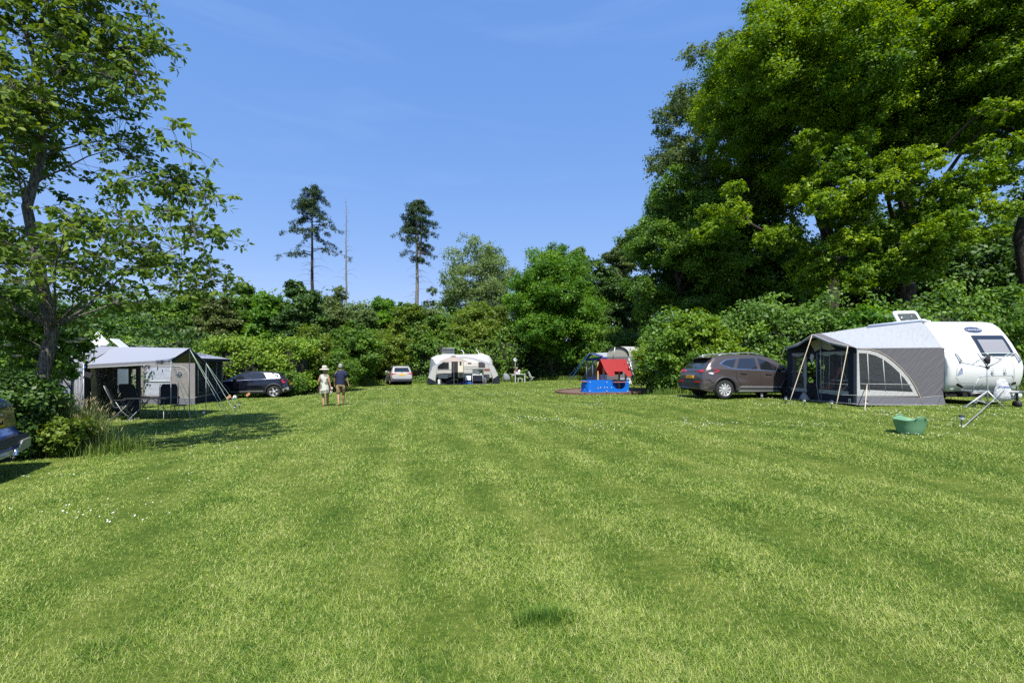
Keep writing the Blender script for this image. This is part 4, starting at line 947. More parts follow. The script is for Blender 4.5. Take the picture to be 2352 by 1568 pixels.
def profile_body(mb, prof, x0, x1, rnd=.10):
    """side profile [(y, z)] swept from x0 to x1 with rounded long edges"""
    cy = sum(p[0] for p in prof) / len(prof); cz = sum(p[1] for p in prof) / len(prof); rings = []
    ys = [p[0] for p in prof]; zs = [p[1] for p in prof]; hy = (max(ys) - min(ys)) / 2; hz = (max(zs) - min(zs)) / 2
    for t in (0, .15, .4, .7, 1): 
        a = math.pi / 2 * t; dx = rnd * (1 - math.sin(a)); ins = rnd * (1 - math.cos(math.pi / 2 - a)) if False else rnd * (1 - math.sin(a))
        k = rnd * (1 - math.cos(math.pi / 2 * (1 - t)))
        rings.append((x0 + rnd * (1 - math.cos(a)) , rnd * (1 - math.sin(a))))
    full = [(x, i) for x, i in rings] + [(x0 + x1 - x, i) for x, i in reversed(rings)]
    mb.loft([[(x, cy + (y - cy) * (1 - i / hy), cz + (z - cz) * (1 - i / hz)) for y, z in prof] for x, i in full], True)
def right_caravan():
    z0 = .45; t = thing("caravan", "large white touring caravan with oval name badge at the right edge", "caravan", (14, 15.8, z0), group=None)
    L0 = lambda x, y, z: (x - 14, y - 15.8, z)
    fr = [(13.78, .36), (13.55, .42), (13.42, .62), (13.36, .85), (13.34, 1.1), (13.38, 1.3), (13.50, 1.55), (13.66, 1.85), (13.83, 2.12), (14.0, 2.34), (14.2, 2.50), (14.5, 2.575)]
    prof = [(y - 15.8, z) for y, z in fr] + [(y - 15.8, z) for y, z in ((16.5, 2.60), (18.1, 2.56), (18.35, 2.45), (18.5, 2.2), (18.55, .9), (18.5, .36))]
    mb = MB(); profile_body(mb, prof, 12.84 - 14, 15.06 - 14, .12); bo = mb.build("body", WHT, t); md = bo.modifiers.new("e", 'EDGE_SPLIT'); md.split_angle = R(60)
    fy = lambda z: float(np.interp(z, [p[1] for p in fr], [p[0] for p in fr]))
    def panel(name, pts, m, off=.012, holes=(), parent=t):
        P = []
        for i in range(len(pts)):
            a = pts[i]; b = pts[(i + 1) % len(pts)]; n = max(1, int(math.hypot(b[0] - a[0], b[1] - a[1]) / .08)); P += [(a[0] + (b[0] - a[0]) * j / n, a[1] + (b[1] - a[1]) * j / n) for j in range(n)]
        q = MB(); q.poly(P, holes, lambda x, z: L0(x, fy(z) - off, z), (0, .03, 0)); return q.build(name, m, parent)
    w = panel("window", [(13.93, 1.47), (14.83, 1.47), (14.86, 1.50), (14.86, 2.06), (14.83, 2.09), (13.93, 2.09), (13.90, 2.06), (13.90, 1.50)], GLS, .03)
    panel("blind", [(14.0, 1.53), (14.76, 1.53), (14.76, 1.96), (14.0, 1.96)], mat("blind_grey", (.22, .22, .24), .5), .036, parent=w)
    e = [(14.12 + .25 * math.cos(k * math.pi / 12), 2.27 + .085 * math.sin(k * math.pi / 12)) for k in range(24)]
    bd_ = panel("badge", e, mat("badge_navy", (.05, .06, .11), .3, coat=1), .02); e2 = [(14.12 + .27 * math.cos(k * math.pi / 12), 2.27 + .10 * math.sin(k * math.pi / 12)) for k in range(24)]; panel("badge_rim", e2, CHR, .014)
    text_part("lettering", "CARAVELAIR", .075, WHT, t, L0(14.12, fy(2.27) - .024, 2.27), (R(90 - 38), 0, 0), .003, 1.05)
    # gas locker seams, bumper, vents
    for pts in ([(13.05, .80), (13.2, .66), (14.3, .64), (14.75, .66), (14.78, .67), (14.3, .655), (13.2, .675), (13.06, .81)], [(13.04, .8), (13.06, .8), (13.06, 1.1), (13.04, 1.1)], [(14.76, .67), (14.78, .67), (14.70, 1.32), (14.68, 1.32)]):
        panel("locker_seam", pts, GRYP, .003)
    panel("air_vent", [(13.10, .60), (13.35, .50), (13.36, .54), (13.12, .66)], BLK, .012); panel("air_vent", [(14.60, .55), (14.86, .63), (14.82, .70), (14.62, .62)], BLK, .012)
    panel("marker_lamp", [(13.0, .42), (13.12, .42), (13.12, .48), (13.0, .48)], LMP, .02); panel("marker_lamp", [(14.78, .46), (14.92, .46), (14.92, .52), (14.78, .52)], LMP, .02)
    DEC = mat("decal_blue_grey", (.30, .34, .46), .5)
    for k in range(6): panel("swoosh_decal", [(13.05 + .03 * k, .86 + .012 * k), (13.085 + .03 * k, .87 + .012 * k), (13.13 + .016 * k, 1.0 + .02 * k), (13.20 - .01 * k, 1.16 - .015 * k), (13.11 + .016 * k, 1.0 + .02 * k)], DEC, .004)
    for k in range(7): panel("script_decal", [(13.36 + .07 * k, 1.33 - .012 * k), (13.40 + .07 * k, 1.35 - .012 * k), (13.39 + .07 * k, 1.39 - .01 * k), (13.37 + .07 * k, 1.37 - .012 * k)], DEC, .004)
    for x, z in ((13.12, 1.40), (14.86, 1.42)):
        q = MB(); q.tube([L0(x, fy(z + .12) - .01, z + .12), L0(x + .02, fy(z + .1) - .06, z + .1), L0(x + .04, fy(z - .1) - .06, z - .1), L0(x + .05, fy(z - .12) - .01, z - .12)], .022, 8); q.build("grab_handle", GRYP, t)
    q = MB(); q.box(L0(13.95, 15.8, .30), (2.0, 4.4, .12)); q.box(L0(13.95, 13.6, .32), (1.3, .35, .12)); q.build("chassis", UND, t)
    for x in (12.98, 14.92):
        wl = bpy.data.objects.new("wheel", None); COL.objects.link(wl); wl.parent = t; wl.location = L0(x, 15.9, .31)
        q = MB(); q.lathe([(.2, -.08), (.29, -.085), (.31, -.05), (.31, .05), (.29, .085), (.2, .08)], axis='x', n=28); q.build("tyre", RUB, wl); q = MB(); q.lathe([(.001, -.06), (.19, -.07), (.2, .07), (.001, .06)], axis='x', n=20); q.build("rim", RIM, wl)
    # drawbar, jockey wheel and cycle rack on it
    q = MB(); q.tube([L0(13.2, 13.8, .42), L0(14.0, 12.55, .44)], .035, 6); q.tube([L0(14.8, 13.8, .42), L0(14.0, 12.55, .44)], .035, 6); q.tube([L0(14.0, 12.6, .44), L0(14.0, 12.2, .46)], .03, 6); q.build("drawbar", STL, t)
    q = MB(); q.tube([L0(14.1, 12.7, .6), L0(14.1, 12.7, .15)], .025, 8); q.lathe([(.001, -.04), (.1, -.04), (.1, .04), (.001, .04)], L0(14.1, 12.7, .1), 'x', 16); q.build("jockey_wheel", PLB, t)
    D = 12.95; rk = MB()
    pp = lambda x, y, d=D: Vector(A4(x, y, d)) - t.location
    rk.tube([pp(3888, 1568), pp(3905, 1530), pp(3918, 1510), pp(3930, 1504), pp(3990, 1503), pp(4045, 1501), pp(4053, 1505), pp(4050, 1520), pp(4035, 1548)], .015, 8)
    rk.tube([pp(3880, 1568), pp(3950, 1562)], .015, 6); rk.tube([pp(3885, 1574), pp(3950, 1568)], .012, 6); rk.build("cycle_rack", ALU, t)
    for x in (3970, 4020):
        q = MB(); q.box(tuple(pp(x, 1497)), (.05, .05, .1)); q.tube([pp(x - 2, 1490), pp(x - 8, 1478), pp(x - 3, 1470), pp(x + 4, 1478), pp(x, 1490)], .006, 5); q.build("rack_clamp", GRYP, t)
    # roof window, rail case
    q = MB(); a = L0(13.3, 15.2, 2.62)
    hz = Matrix.Translation(Vector(a)) @ Matrix.Rotation(R(-10), 4, 'Z') @ Matrix.Rotation(R(52), 4, 'X')
    def ring(w, h, r, z): return [hz @ Vector((sx * (w - r) + r * math.cos(an), h0 * (h - r) + h + r * math.sin(an), z)) for sx, h0, a0 in ((1, -1, -90), (1, 1, 0), (-1, 1, 90), (-1, -1, 180)) for an in (R(a0), R(a0 + 45), R(a0 + 90))]
    q.loft([ring(.36, .26, .08, -.03), ring(.36, .26, .08, .02), ring(.28, .19, .05, .03)], False); 
    q.build("roof_window_frame", WHT, t); q = MB(); q.loft([ring(.30, .21, .05, .0), ring(.30, .21, .05, .012)], True); q.build("roof_window", mat("smoked_acrylic", (.10, .11, .12), .1, 0, .6, alpha=.6), t)
    q = MB(); q.box(L0(13.3, 15.15, 2.62), (.8, .55, .08)); q.build("roof_window_base", WHT, t, .02)
    q = MB(); q.tube([L0(12.86, 14.12, 2.56), L0(12.84, 14.2, 2.57), L0(12.84, 16.35, 2.58), L0(12.84, 16.42, 2.57)], [.04, .065, .065, .04], 10); q.build("awning_case", mat("case_white", (.6, .63, .68), .35), t)
    return t
right_caravan()
def right_awning():
    g = .4; t = thing("caravan_awning", "large grey and navy awning with curved side window attached to the right caravan", "awning", (11.5, 15, g))
    E1 = Vector((10.3, 13.6, 2.14)); E2 = Vector((12.84, 13.56, 2.16)); E3 = Vector((10.1, 16.7, 2.28)); R1 = Vector((12.84, 14.2, 2.99)); R2 = Vector((12.84, 16.7, 3.0)); PK = Vector((10.12, 14.95, 2.68)); E4 = Vector((12.84, 17.2, 2.3))
    rl = lambda *p: [rel(t, q) for q in p]
    mb = MB(); sheet(mb, rl(E1, E2, R1, PK), 14, 8, .05, 1, .012); sheet(mb, rl(PK, R1, R2, E3), 10, 6, .03, 2, .008); sheet(mb, rl(E3, R2, E4, E3), 4, 4, .0); mb.build("roof", F_roof, t)
    # porch visor
    V1 = Vector((9.93, 13.45, 2.20)); VP = Vector((9.70, 14.70, 2.63)); V3 = Vector((9.75, 16.25, 2.26))
    M1 = (V1 + VP) / 2 - Vector((0, 0, .06)); M3 = (V3 + VP) / 2 - Vector((0, 0, .09))
    I1 = (E1 + PK) / 2; I3 = (E3 + PK) / 2
    mb = MB(); up = Vector((0, 0, .012))
    for q in ((V1, M1, I1 + up, E1 + up), (M1, VP, PK + up, I1 + up), (VP, M3, I3 + up, PK + up), (M3, V3, E3 + up, I3 + up)): sheet(mb, rl(*q), 4, 3)
    mb.build("visor", F_dark, t)
    mb = MB(); strip(mb, rl(V1, M1, VP, M3, V3), .014); mb.build("visor_piping", F_white, t)
    mb = MB(); dn = Vector((0, 0, -.06))
    for a, b in ((V1, M1), (M1, VP), (VP, M3), (M3, V3)): sheet(mb, rl(a, b, b + dn, a + dn), 2, 1)
    mb.build("visor_valance", F_lg, t)
    # side wall facing the camera
    fn = wall_fn((10.3, 13.6), (12.84, 13.5), t); S = lambda x: x - 10.3
    arch = [(10.36, 2.00), (10.62, 1.985), (10.85, 1.92), (11.07, 1.81), (11.3, 1.63), (11.5, 1.44), (11.68, 1.24), (11.82, 1.04), (11.93, .84)]
    win = [(S(10.40), .90)] + [(S(x), z) for x, z in arch] 
    win[0] = (S(10.40), .91)
    fr_o = [(S(10.31), .72), (S(10.31), 2.10), (S(10.65), 2.08), (S(10.9), 2.01), (S(11.14), 1.89), (S(11.38), 1.70), (S(11.60), 1.49), (S(11.80), 1.25), (S(11.95), 1.0), (S(12.08), .72)]
    fw = wall_fn((10.3, 13.6), (12.84, 13.5), t, .006)
    gb = H(11.5, 13.5) + .01
    mb = MB(); mb.poly([(0, .70), (0, 2.135), (2.54, 2.155), (2.50, .70)], [win], fn); mb.build("side_wall", F_dark, t)
    mb = MB(); mb.poly(fr_o, [win], fw); mb.build("window_border", F_white, t)
    mb = MB(); mb.poly(win, [], fn); mb.build("side_window", FOIL, t)
    mb = MB()
    for x0_, z1_, lean in ((10.61, 1.98, .05), (11.06, 1.81, .07), (11.56, 1.38, .06)): strip(mb, [fw(S(x0_), z1_), fw(S(x0_ + lean), .86)], .012)
    strip(mb, [fw(S(10.42), 1.08), fw(S(11.86), 1.06)], .010); mb.build("window_bars", F_white, t)
    mb = MB(); strip(mb, [fw(S(x), z + .015) for x, z in ((10.4, 2.11), (10.7, 2.09), (10.95, 2.02), (11.2, 1.88), (11.42, 1.70), (11.64, 1.48), (11.84, 1.24), (12.0, .98), (12.12, .72), (12.2, .42))], .008); mb.build("zip", ROPE, t)
    mb = MB(); mb.poly([(0, gb), (0, .70), (1.78, .66), (2.50, .72), (2.58, gb)], [], wall_fn((10.3, 13.6), (12.84, 13.5), t, .004)); mb.build("side_skirt", F_skirt, t)
    mb = MB(); strip(mb, [fw(0, .70), fw(1.78, .67), fw(2.5, .73)], .007); strip(mb, [fw(0, gb + .02), fw(2.58, gb + .02)], .010); mb.build("skirt_piping", F_white, t)
    # front wall
    ff = wall_fn((10.3, 13.6), (10.1, 16.7), t); f2 = wall_fn((10.3, 13.6), (10.1, 16.7), t, .008); Lw = 3.107
    W = [(.32, .80), (.84, 1.49), (2.23, 2.83)]; holes = []
    for a, b in W: holes.append([(a, .82), (a, 2.0), ((a + b) / 2, 2.03), (b, 2.0), (b, .82)])
    dh = [(1.68, .46)] + [(1.68, 1.8), (1.74, 1.96), (1.86, 2.05), (1.98, 1.96), (2.05, 1.8)] + [(2.05, .46)]
    top = [(0, 2.12), (.75, 2.4), (1.40, 2.62), (2.2, 2.48), (Lw, 2.26)]
    mb = MB(); mb.poly([(0, gb + .02)] + top + [(Lw, H(10.1, 16.7) + .02)], holes + [dh], ff); mb.build("front_wall", F_navy, t)
    for h in holes: mb = MB(); mb.poly(h, [], ff); mb.build("front_window", FOIL, t)
    for a, b in W:
        mb = MB(); mb.poly([(a - .02, 2.0), (a - .02, 2.07), (b + .02, 2.07), (b + .02, 2.0), ((a + b) / 2, 1.93)], [], f2); mb.build("window_valance", F_lg, t); mb = MB(); mb.poly([(a - .03, .72), (a - .03, .84), (b + .03, .84), (b + .03, .72)], [], f2)
        mb.build("window_trim", F_lg, t)
    mb = MB()
    for s in (.55, 1.05, 1.3): strip(mb, [f2(s, 2.0), f2(s + .03, .84)], .006)
    strip(mb, [f2(.32, 1.05), f2(1.49, 1.05)], .006); strip(mb, [f2(1.6, 2.05), f2(1.62, 1.0), f2(1.50, gb)], .008); strip(mb, [f2(0, .74), f2(.8, .70), f2(1.55, .76)], .007); strip(mb, [f2(2.1, .76), f2(3.0, .84)], .007)
    strip(mb, [f2(0, gb + .04), f2(Lw, gb + .0)], .010); mb.build("piping", F_white, t)
    mb = MB(); mb.poly([(.2, .48), (.2, .62), (.3, .62), (.3, .48)], [], f2); mb.build("label_patch", F_white, t)
    mb = MB(); mb.poly([(.22, .50), (.25, .59), (.28, .50)], [], wall_fn((10.3, 13.6), (10.1, 16.7), t, .012)); mb.build("label_mark", F_char, t)
    mb = MB()
    mb.poly([(.80, 2.15), (1.38, 2.56), (1.95, 2.42), (1.7, 2.10), (1.4, 2.2), (1.1, 2.12)], [], f2); mb.build("gable_lining", F_beige, t)
    # rolled door curtain, white flap
    mb = MB(); mb.ell([(f2(2.15, z), (.05 * k, 0, 0), (0, .07 * k, 0)) for z, k in ((2.0, .5), (1.9, .9), (1.4, 1.0), (.95, .8), (.88, .5), (.8, 1.0), (.7, 1.1))], 10)
    mb.ell([(f2(2.2, z), (.12 * k, 0, 0), (0, .2 * k, 0)) for z, k in ((.7, .3), (.6, .7), (.5, 1.0), (.44, 1.2))], 10); mb.build("rolled_door_flap", F_lg, t)
    mb = MB(); mb.poly([(1.74, 1.98), (1.88, 2.04), (1.94, 1.9), (1.82, 1.66)], [], f2); mb.build("door_flap_tip", F_white, t)
    # rear walls, floor and poles
    mb = MB(); mb.poly([(0, .42), (0, 2.27), (2.7, 2.3), (2.7, .42)], [[(.4, 1.0), (.4, 1.9), (1.6, 1.9), (1.6, 1.0)]], wall_fn((10.1, 16.7), (12.84, 17.2), t)); mb.build("rear_wall", F_dark, t)
    mb = MB(); sheet(mb, rl(Vector((10.32, 13.65, gb + .02)), Vector((12.8, 13.6, H(12.8, 13.6) + .03)), Vector((12.8, 17.1, H(12.8, 17) + .03)), Vector((10.15, 16.6, H(10.1, 16.6) + .03))), 2, 2); mb.build("ground_sheet", F_char, t)
    for p, q in ((Vector((10.34, 13.66, gb)), E1), (Vector((10.2, 15.0, .42)), PK), (Vector((10.14, 16.62, .42)), E3)):
        mb = MB(); mb.tube(rl(p, q + (Vector((.03, .03, 0)))), .014, 8); mb.build("pole", STL, t)
    mb = MB(); mb.poly([(0, .45), (.0, 2.0), (.1, 2.0), (.1, .45)], [], f2); mb.build("corner_strip", F_dark, t)
    return V1, VP, V3
V1, VP, V3 = right_awning()
GR = "guy ropes of the right awning"
rope("beige strap from the ridge of the right awning visor to the grass", VP, gp(3155, 1617), ROPE, GR, .012); rope("beige strap from the near corner of the right awning visor", V1, gp(3343, 1632), ROPE, GR, .012)
rope("thin strap at the far end of the right awning beside the brown car", V3, gp(3062, 1590), ROPE, GR)
rope("short dark strap at the near corner of the right awning side window", Vector((10.55, 13.52, 1.05)), gp(3459, 1642), ROPE, GR, .014)
rope("long white pole rope running from the bag on the drawbar to the lawn", Vector((13.75, 12.7, .95)), gp(3850, 1710), STL, GR, .011)
def solar(px, py, label, h=.24):
    p = gp(px, py); t = thing("solar_lamp", label, "garden lamp", tuple(p), group="solar garden lamps stuck in the lawn")
    mb = MB(); mb.tube([(0, 0, -.05), (0, 0, h * .55)], .012, 6); mb.build("stake", PLB, t)
    mb = MB(); mb.lathe([(.02, h * .5), (.035, h * .55), (.045, h * .85), (.001, h * .85)], n=12); mb.build("lantern", LMP, t)
    mb = MB(); mb.lathe([(.001, h * 1.02), (.05, h * .96), (.062, h * .86), (.001, h * .84)], n=14); mb.build("cap", PLB, t)
for a in ((3143, 1614, "garden lamp at the far corner of the right awning front"), (3217, 1623, "garden lamp before the door of the right awning"), (3326, 1634, "garden lamp before the front windows of the right awning"), (3464, 1634, "garden lamp before the curved side window of the right awning"),
          (3047, 1600, "garden lamp between the brown car and the right awning"), (3846, 1702, "garden lamp right of the green tub"), (2062 + 1840, 1630, "dark garden lamp under the rotary clothes dryer"), (815, 1668, "garden lamp at the foot of the left canopy ropes"), (940, 1645, "garden lamp standing alone right of the left canopy"), (958, 1632, "smaller garden lamp farthest from the left canopy")): solar(*a)
def dryer():
    b = gp(3950, 1632); t = thing("rotary_clothes_dryer", "silver rotary clothes dryer on a tripod before the right caravan", "clothes dryer", tuple(b))
    mb = MB(); mb.tube([(0, 0, .02), (0, 0, 1.5)], .019, 10); mb.build("pole", ALU, t)
    mb = MB(); mb.lathe([(.02, 1.08), (.045, 1.09), (.045, 1.15), (.02, 1.16)], n=12); mb.build("hub", PLB, t); mb = MB(); mb.ell([((0, 0, 1.22), (.05, 0, 0), (0, .05, 0)), ((-.02, 0, 1.3), (.08, 0, 0), (0, .07, 0)), ((0, 0, 1.48), (.06, 0, 0), (0, .05, 0))], 10); mb.build("peg_bag", F_char, t)
    E = [(.86, .22, 1.52), (.50, -.22, 1.50), (-.39, -.12, 1.50), (-.27, .5, 1.26)]
    for e in E:
        mb = MB(); mb.tube([(0, 0, 1.12), e], .015, 6); mb.build("arm", ALU, t)
        m_ = tuple(.55 * c + .45 * k for c, k in zip(e, (0, 0, 1.12))); mb = MB(); mb.tube([(0, 0, 1.46), m_], .010, 5); mb.build("strut", ALU, t)
    mb = MB(); mb.tube([E[2], (.05, -.2, 1.505), E[1]], .009, 5); mb.tube([E[1], E[0]], .004, 4); mb.tube([E[2], E[3]], .004, 4); mb.build("line", ROPEW, t)
    for fx_, fy_ in ((-.64, .02), (.33, -.14), (-.10, .32)):
        mb = MB(); mb.tube([(0, 0, .47), (fx_, fy_, .0)], .019, 8); mb.tube([(0, 0, .12), (fx_ * .5, fy_ * .5, .23)], .010, 6); mb.build("leg", ALU, t)
dryer()
def bag():
    rg = np.random.default_rng(3); c = A4(4012, 1562, 12.8); t = thing("plastic_bag", "crumpled white plastic bag with blue stripes hung on the caravan drawbar", "bag", tuple(c))
    mb = MB(); rr = []
    sec = [(-.02, .33, .05, .03), (-.04, .28, .13, .05), (-.02, .15, .17, .07), (.0, .02, .22, .10), (.04, -.10, .30, .12), (.05, -.2, .30, .12), (.0, -.27, .18, .08), (-.02, -.29, .05, .03)]
    for x, z, a, b in sec:
        rr.append([(x + a * math.cos(k * .3491) * (1 + rg.normal(0, .07)), b * math.sin(k * .3491) * (1 + rg.normal(0, .15)), z + rg.normal(0, .012)) for k in range(18)])
    mb.loft(rr, True); mb.build("bag_body", fabric("bag_white", (.72, .73, .75), .3, 16, 1.0), t)
    mb = MB(); mb.ell([((.20, 0, -.08), (.05, 0, 0), (0, .07, 0)), ((.30, 0, -.13), (.1, 0, .05), (0, .1, 0)), ((.42, 0, -.17), (.07, 0, .1), (0, .09, 0)), ((.47, 0, -.2), (.02, 0, .04), (0, .03, 0))], 12); mb.build("bag_tail", fabric("bag_white2", (.72, .73, .75), .3, 16, 1.0), t)
    for z, m in ((.13, "navy"), (.10, "navy")):
        mb = MB(); mb.tube([(-.18, -.06, z), (-.06, -.095, z - .01), (.08, -.085, z - .02), (.15, -.05, z - .02)], .006, 4); mb.build("stripe", ROPEB, t)
bag()
def tub():
    p = gp(3640, 1733); t = thing("flexible_tub", "pale green flexible tub with two handles on the lawn", "tub", tuple(p))
    G_ = mat("tub_green", (.13, .28, .155), .45, 0, .4); mb = MB(); n = 40; rr = []
    prof = [(.001, .012), (.19, .012), (.205, .0), (.215, .02), (.25, .14), (.285, .26), (.293, .272), (.285, .275), (.272, .26), (.24, .14), (.20, .03), (.001, .03)]
    for r, z in prof:
        ring = []
        for k in range(n):
            a = 2 * math.pi * k / n; up = (max(0, math.sin(a)) ** 8 + max(0, -math.sin(a)) ** 8) * .065 * (z / .27 if z > .2 else 0) + .02 * abs(math.cos(a)) ** 4 * (z > .2)
            ring.append((r * math.cos(a) * 1.02, r * math.sin(a) * .88, z + up))
        rr.append(ring)
    mb.loft(rr, True); mb.build("bowl", G_, t)
    for s in (1, -1):
        mb = MB(); mb.tube([(-.10, s * .245, .30), (-.07, s * .25, .35), (0, s * .252, .368), (.07, s * .25, .35), (.10, s * .245, .30)], .013, 8); mb.build("handle", G_, t)
tub()
def folding_chair(t_loc, rz, label, m=F_char, group="folding chairs of the campers", hb=1.12, name="folding_chair"):
    t = thing(name, label, "chair", t_loc, rz, group)
    mb = MB(); mb.loft([[(x, y, z) for x in (-.26, .26)] + [(x, y2, z2) for x in (.26, -.26)] for y, z, y2, z2 in ((-.22, .44, -.22, .48), (.0, .41, .0, .45), (.22, .40, .22, .44))], True, True, False); mb.build("seat", m, t, .01)
    mb = MB(); mb.loft([[(-w, y - .03, z), (w, y - .03, z), (w, y + .03, z), (-w, y + .03, z)] for y, z, w in ((.22, .42, .24), (.30, .7, .25), (.40, .98, .25), (.45, hb - .04, .22), (.46, hb, .18))], True, True, False); mb.build("backrest", m, t, .01)
    for s in (1, -1):
        mb = MB(); mb.tube([(s * .29, -.26, 0), (s * .29, .02, .30), (s * .29, .18, .62)], .011, 6); mb.build("leg", STL, t); mb = MB(); mb.tube([(s * .29, .34, 0), (s * .29, .0, .36), (s * .29, -.2, .64)], .011, 6); mb.build("leg", STL, t)
        mb = MB(); mb.box((s * .30, .0, .66), (.05, .46, .03)); mb.build("armrest", PLB, t, .008); mb = MB(); mb.tube([(s * .27, .2, .42), (s * .27, .42, .98), (s * .25, .47, hb)], .010, 6); mb.build("back_frame", STL, t)
    return t
folding_chair((11.25, 14.6, .44), R(10), "dark padded folding chair behind the curved window of the right awning")
folding_chair((10.9, 15.9, .44), R(-120), "red and white striped folding chair inside the right awning", mat("red_cloth", (.45, .035, .03), .8))
folding_chair((12.0, 15.6, .46), R(60), "dark folding chair farther inside the right awning beside the caravan wall")
def folding_table(loc, rz, label, w=1.1, d=.7, h=.72, m=None, name="folding_table", group=None):
    t = thing(name, label, "table", loc, rz, group); mb = MB(); mb.box((0, 0, h - .015), (w, d, .03)); mb.build("tabletop", m or GRYP, t, .008)
    for s in (1, -1):
        for q in (1, -1): mb = MB(); mb.tube([(s * w * .42, q * d * .42, 0), (s * w * .15, -q * d * .38, h - .03)], .012, 6); mb.build("leg", STL, t)
    return t
folding_table((11.0, 14.95, .44), R(20), "grey camping table inside the right awning", .8, .5)

# ---------------- left group
def left_caravan():
    g = -.13; t = thing("caravan", "white caravan mostly hidden behind the elder bush and the left awning", "caravan", (-16.9, 16.6, g), R(8))
    prof = [(-2.6, .4), (-2.72, .9), (-2.7, 1.6), (-2.5, 2.2), (-2.2, 2.42), (-1.8, 2.5), (1.9, 2.5), (2.25, 2.4), (2.5, 2.0), (2.55, .4)]
    mb = MB(); profile_body(mb, prof, -1.1, 1.1, .12); o = mb.build("body", WHT, t); md = o.modifiers.new("e", 'EDGE_SPLIT'); md.split_angle = R(60)
    mb = MB(); mb.box((1.105, 1.2, 1.45), (.02, .8, .5)); mb.build("side_window", GLS, t, .004); mb = MB(); mb.box((1.105, -.8, 1.45), (.02, 1.1, .5)); mb.build("side_window", GLS, t, .004); mb = MB(); mb.box((1.105, .2, 1.2), (.02, .62, 1.6)); mb.build("door", CRM, t, .004)
    mb = MB(); mb.box((0, -2.66, 1.55), (1.3, .06, .5), rx=R(-14)); mb.build("front_window", GLS, t, .01)
    mb = MB(); mb.box((0, 0, .3), (2.0, 4.6, .2)); mb.build("chassis", UND, t)
    for s in (1, -1): mb = MB(); mb.lathe([(.001, -.09), (.3, -.09), (.31, 0), (.3, .09), (.001, .09)], (s * .95, .1, .31), 'x', 24); mb.build("wheel", RUB, t)
    mb = MB(); mb.box((.85, 1.15, 2.72), (.62, .04, .46), rx=R(0), ry=R(48)); mb.build("roof_hatch", WHT, t, .015); mb = MB(); mb.box((.8, 1.15, 2.52), (.6, .6, .06)); mb.build("hatch_base", WHT, t, .01)
left_caravan()
hd_ = thing("roof_hatch_lid", "open white roof hatch rising above the left awning roof", "roof hatch", tuple(A4(470, 1387, 17.6)), R(10))
mb = MB(); mb.box((.08, 0, .13), (.50, .5, .05), ry=R(42)); mb.build("lid", WHT, hd_, .015); mb = MB(); mb.box((.12, -.0, .09), (.40, .42, .01), ry=R(42)); mb.build("inner_face", GRYP, hd_, .004); mb = MB(); mb.box((0, 0, -.06), (.6, .55, .1)); mb.build("hatch_base", WHT, hd_, .01)
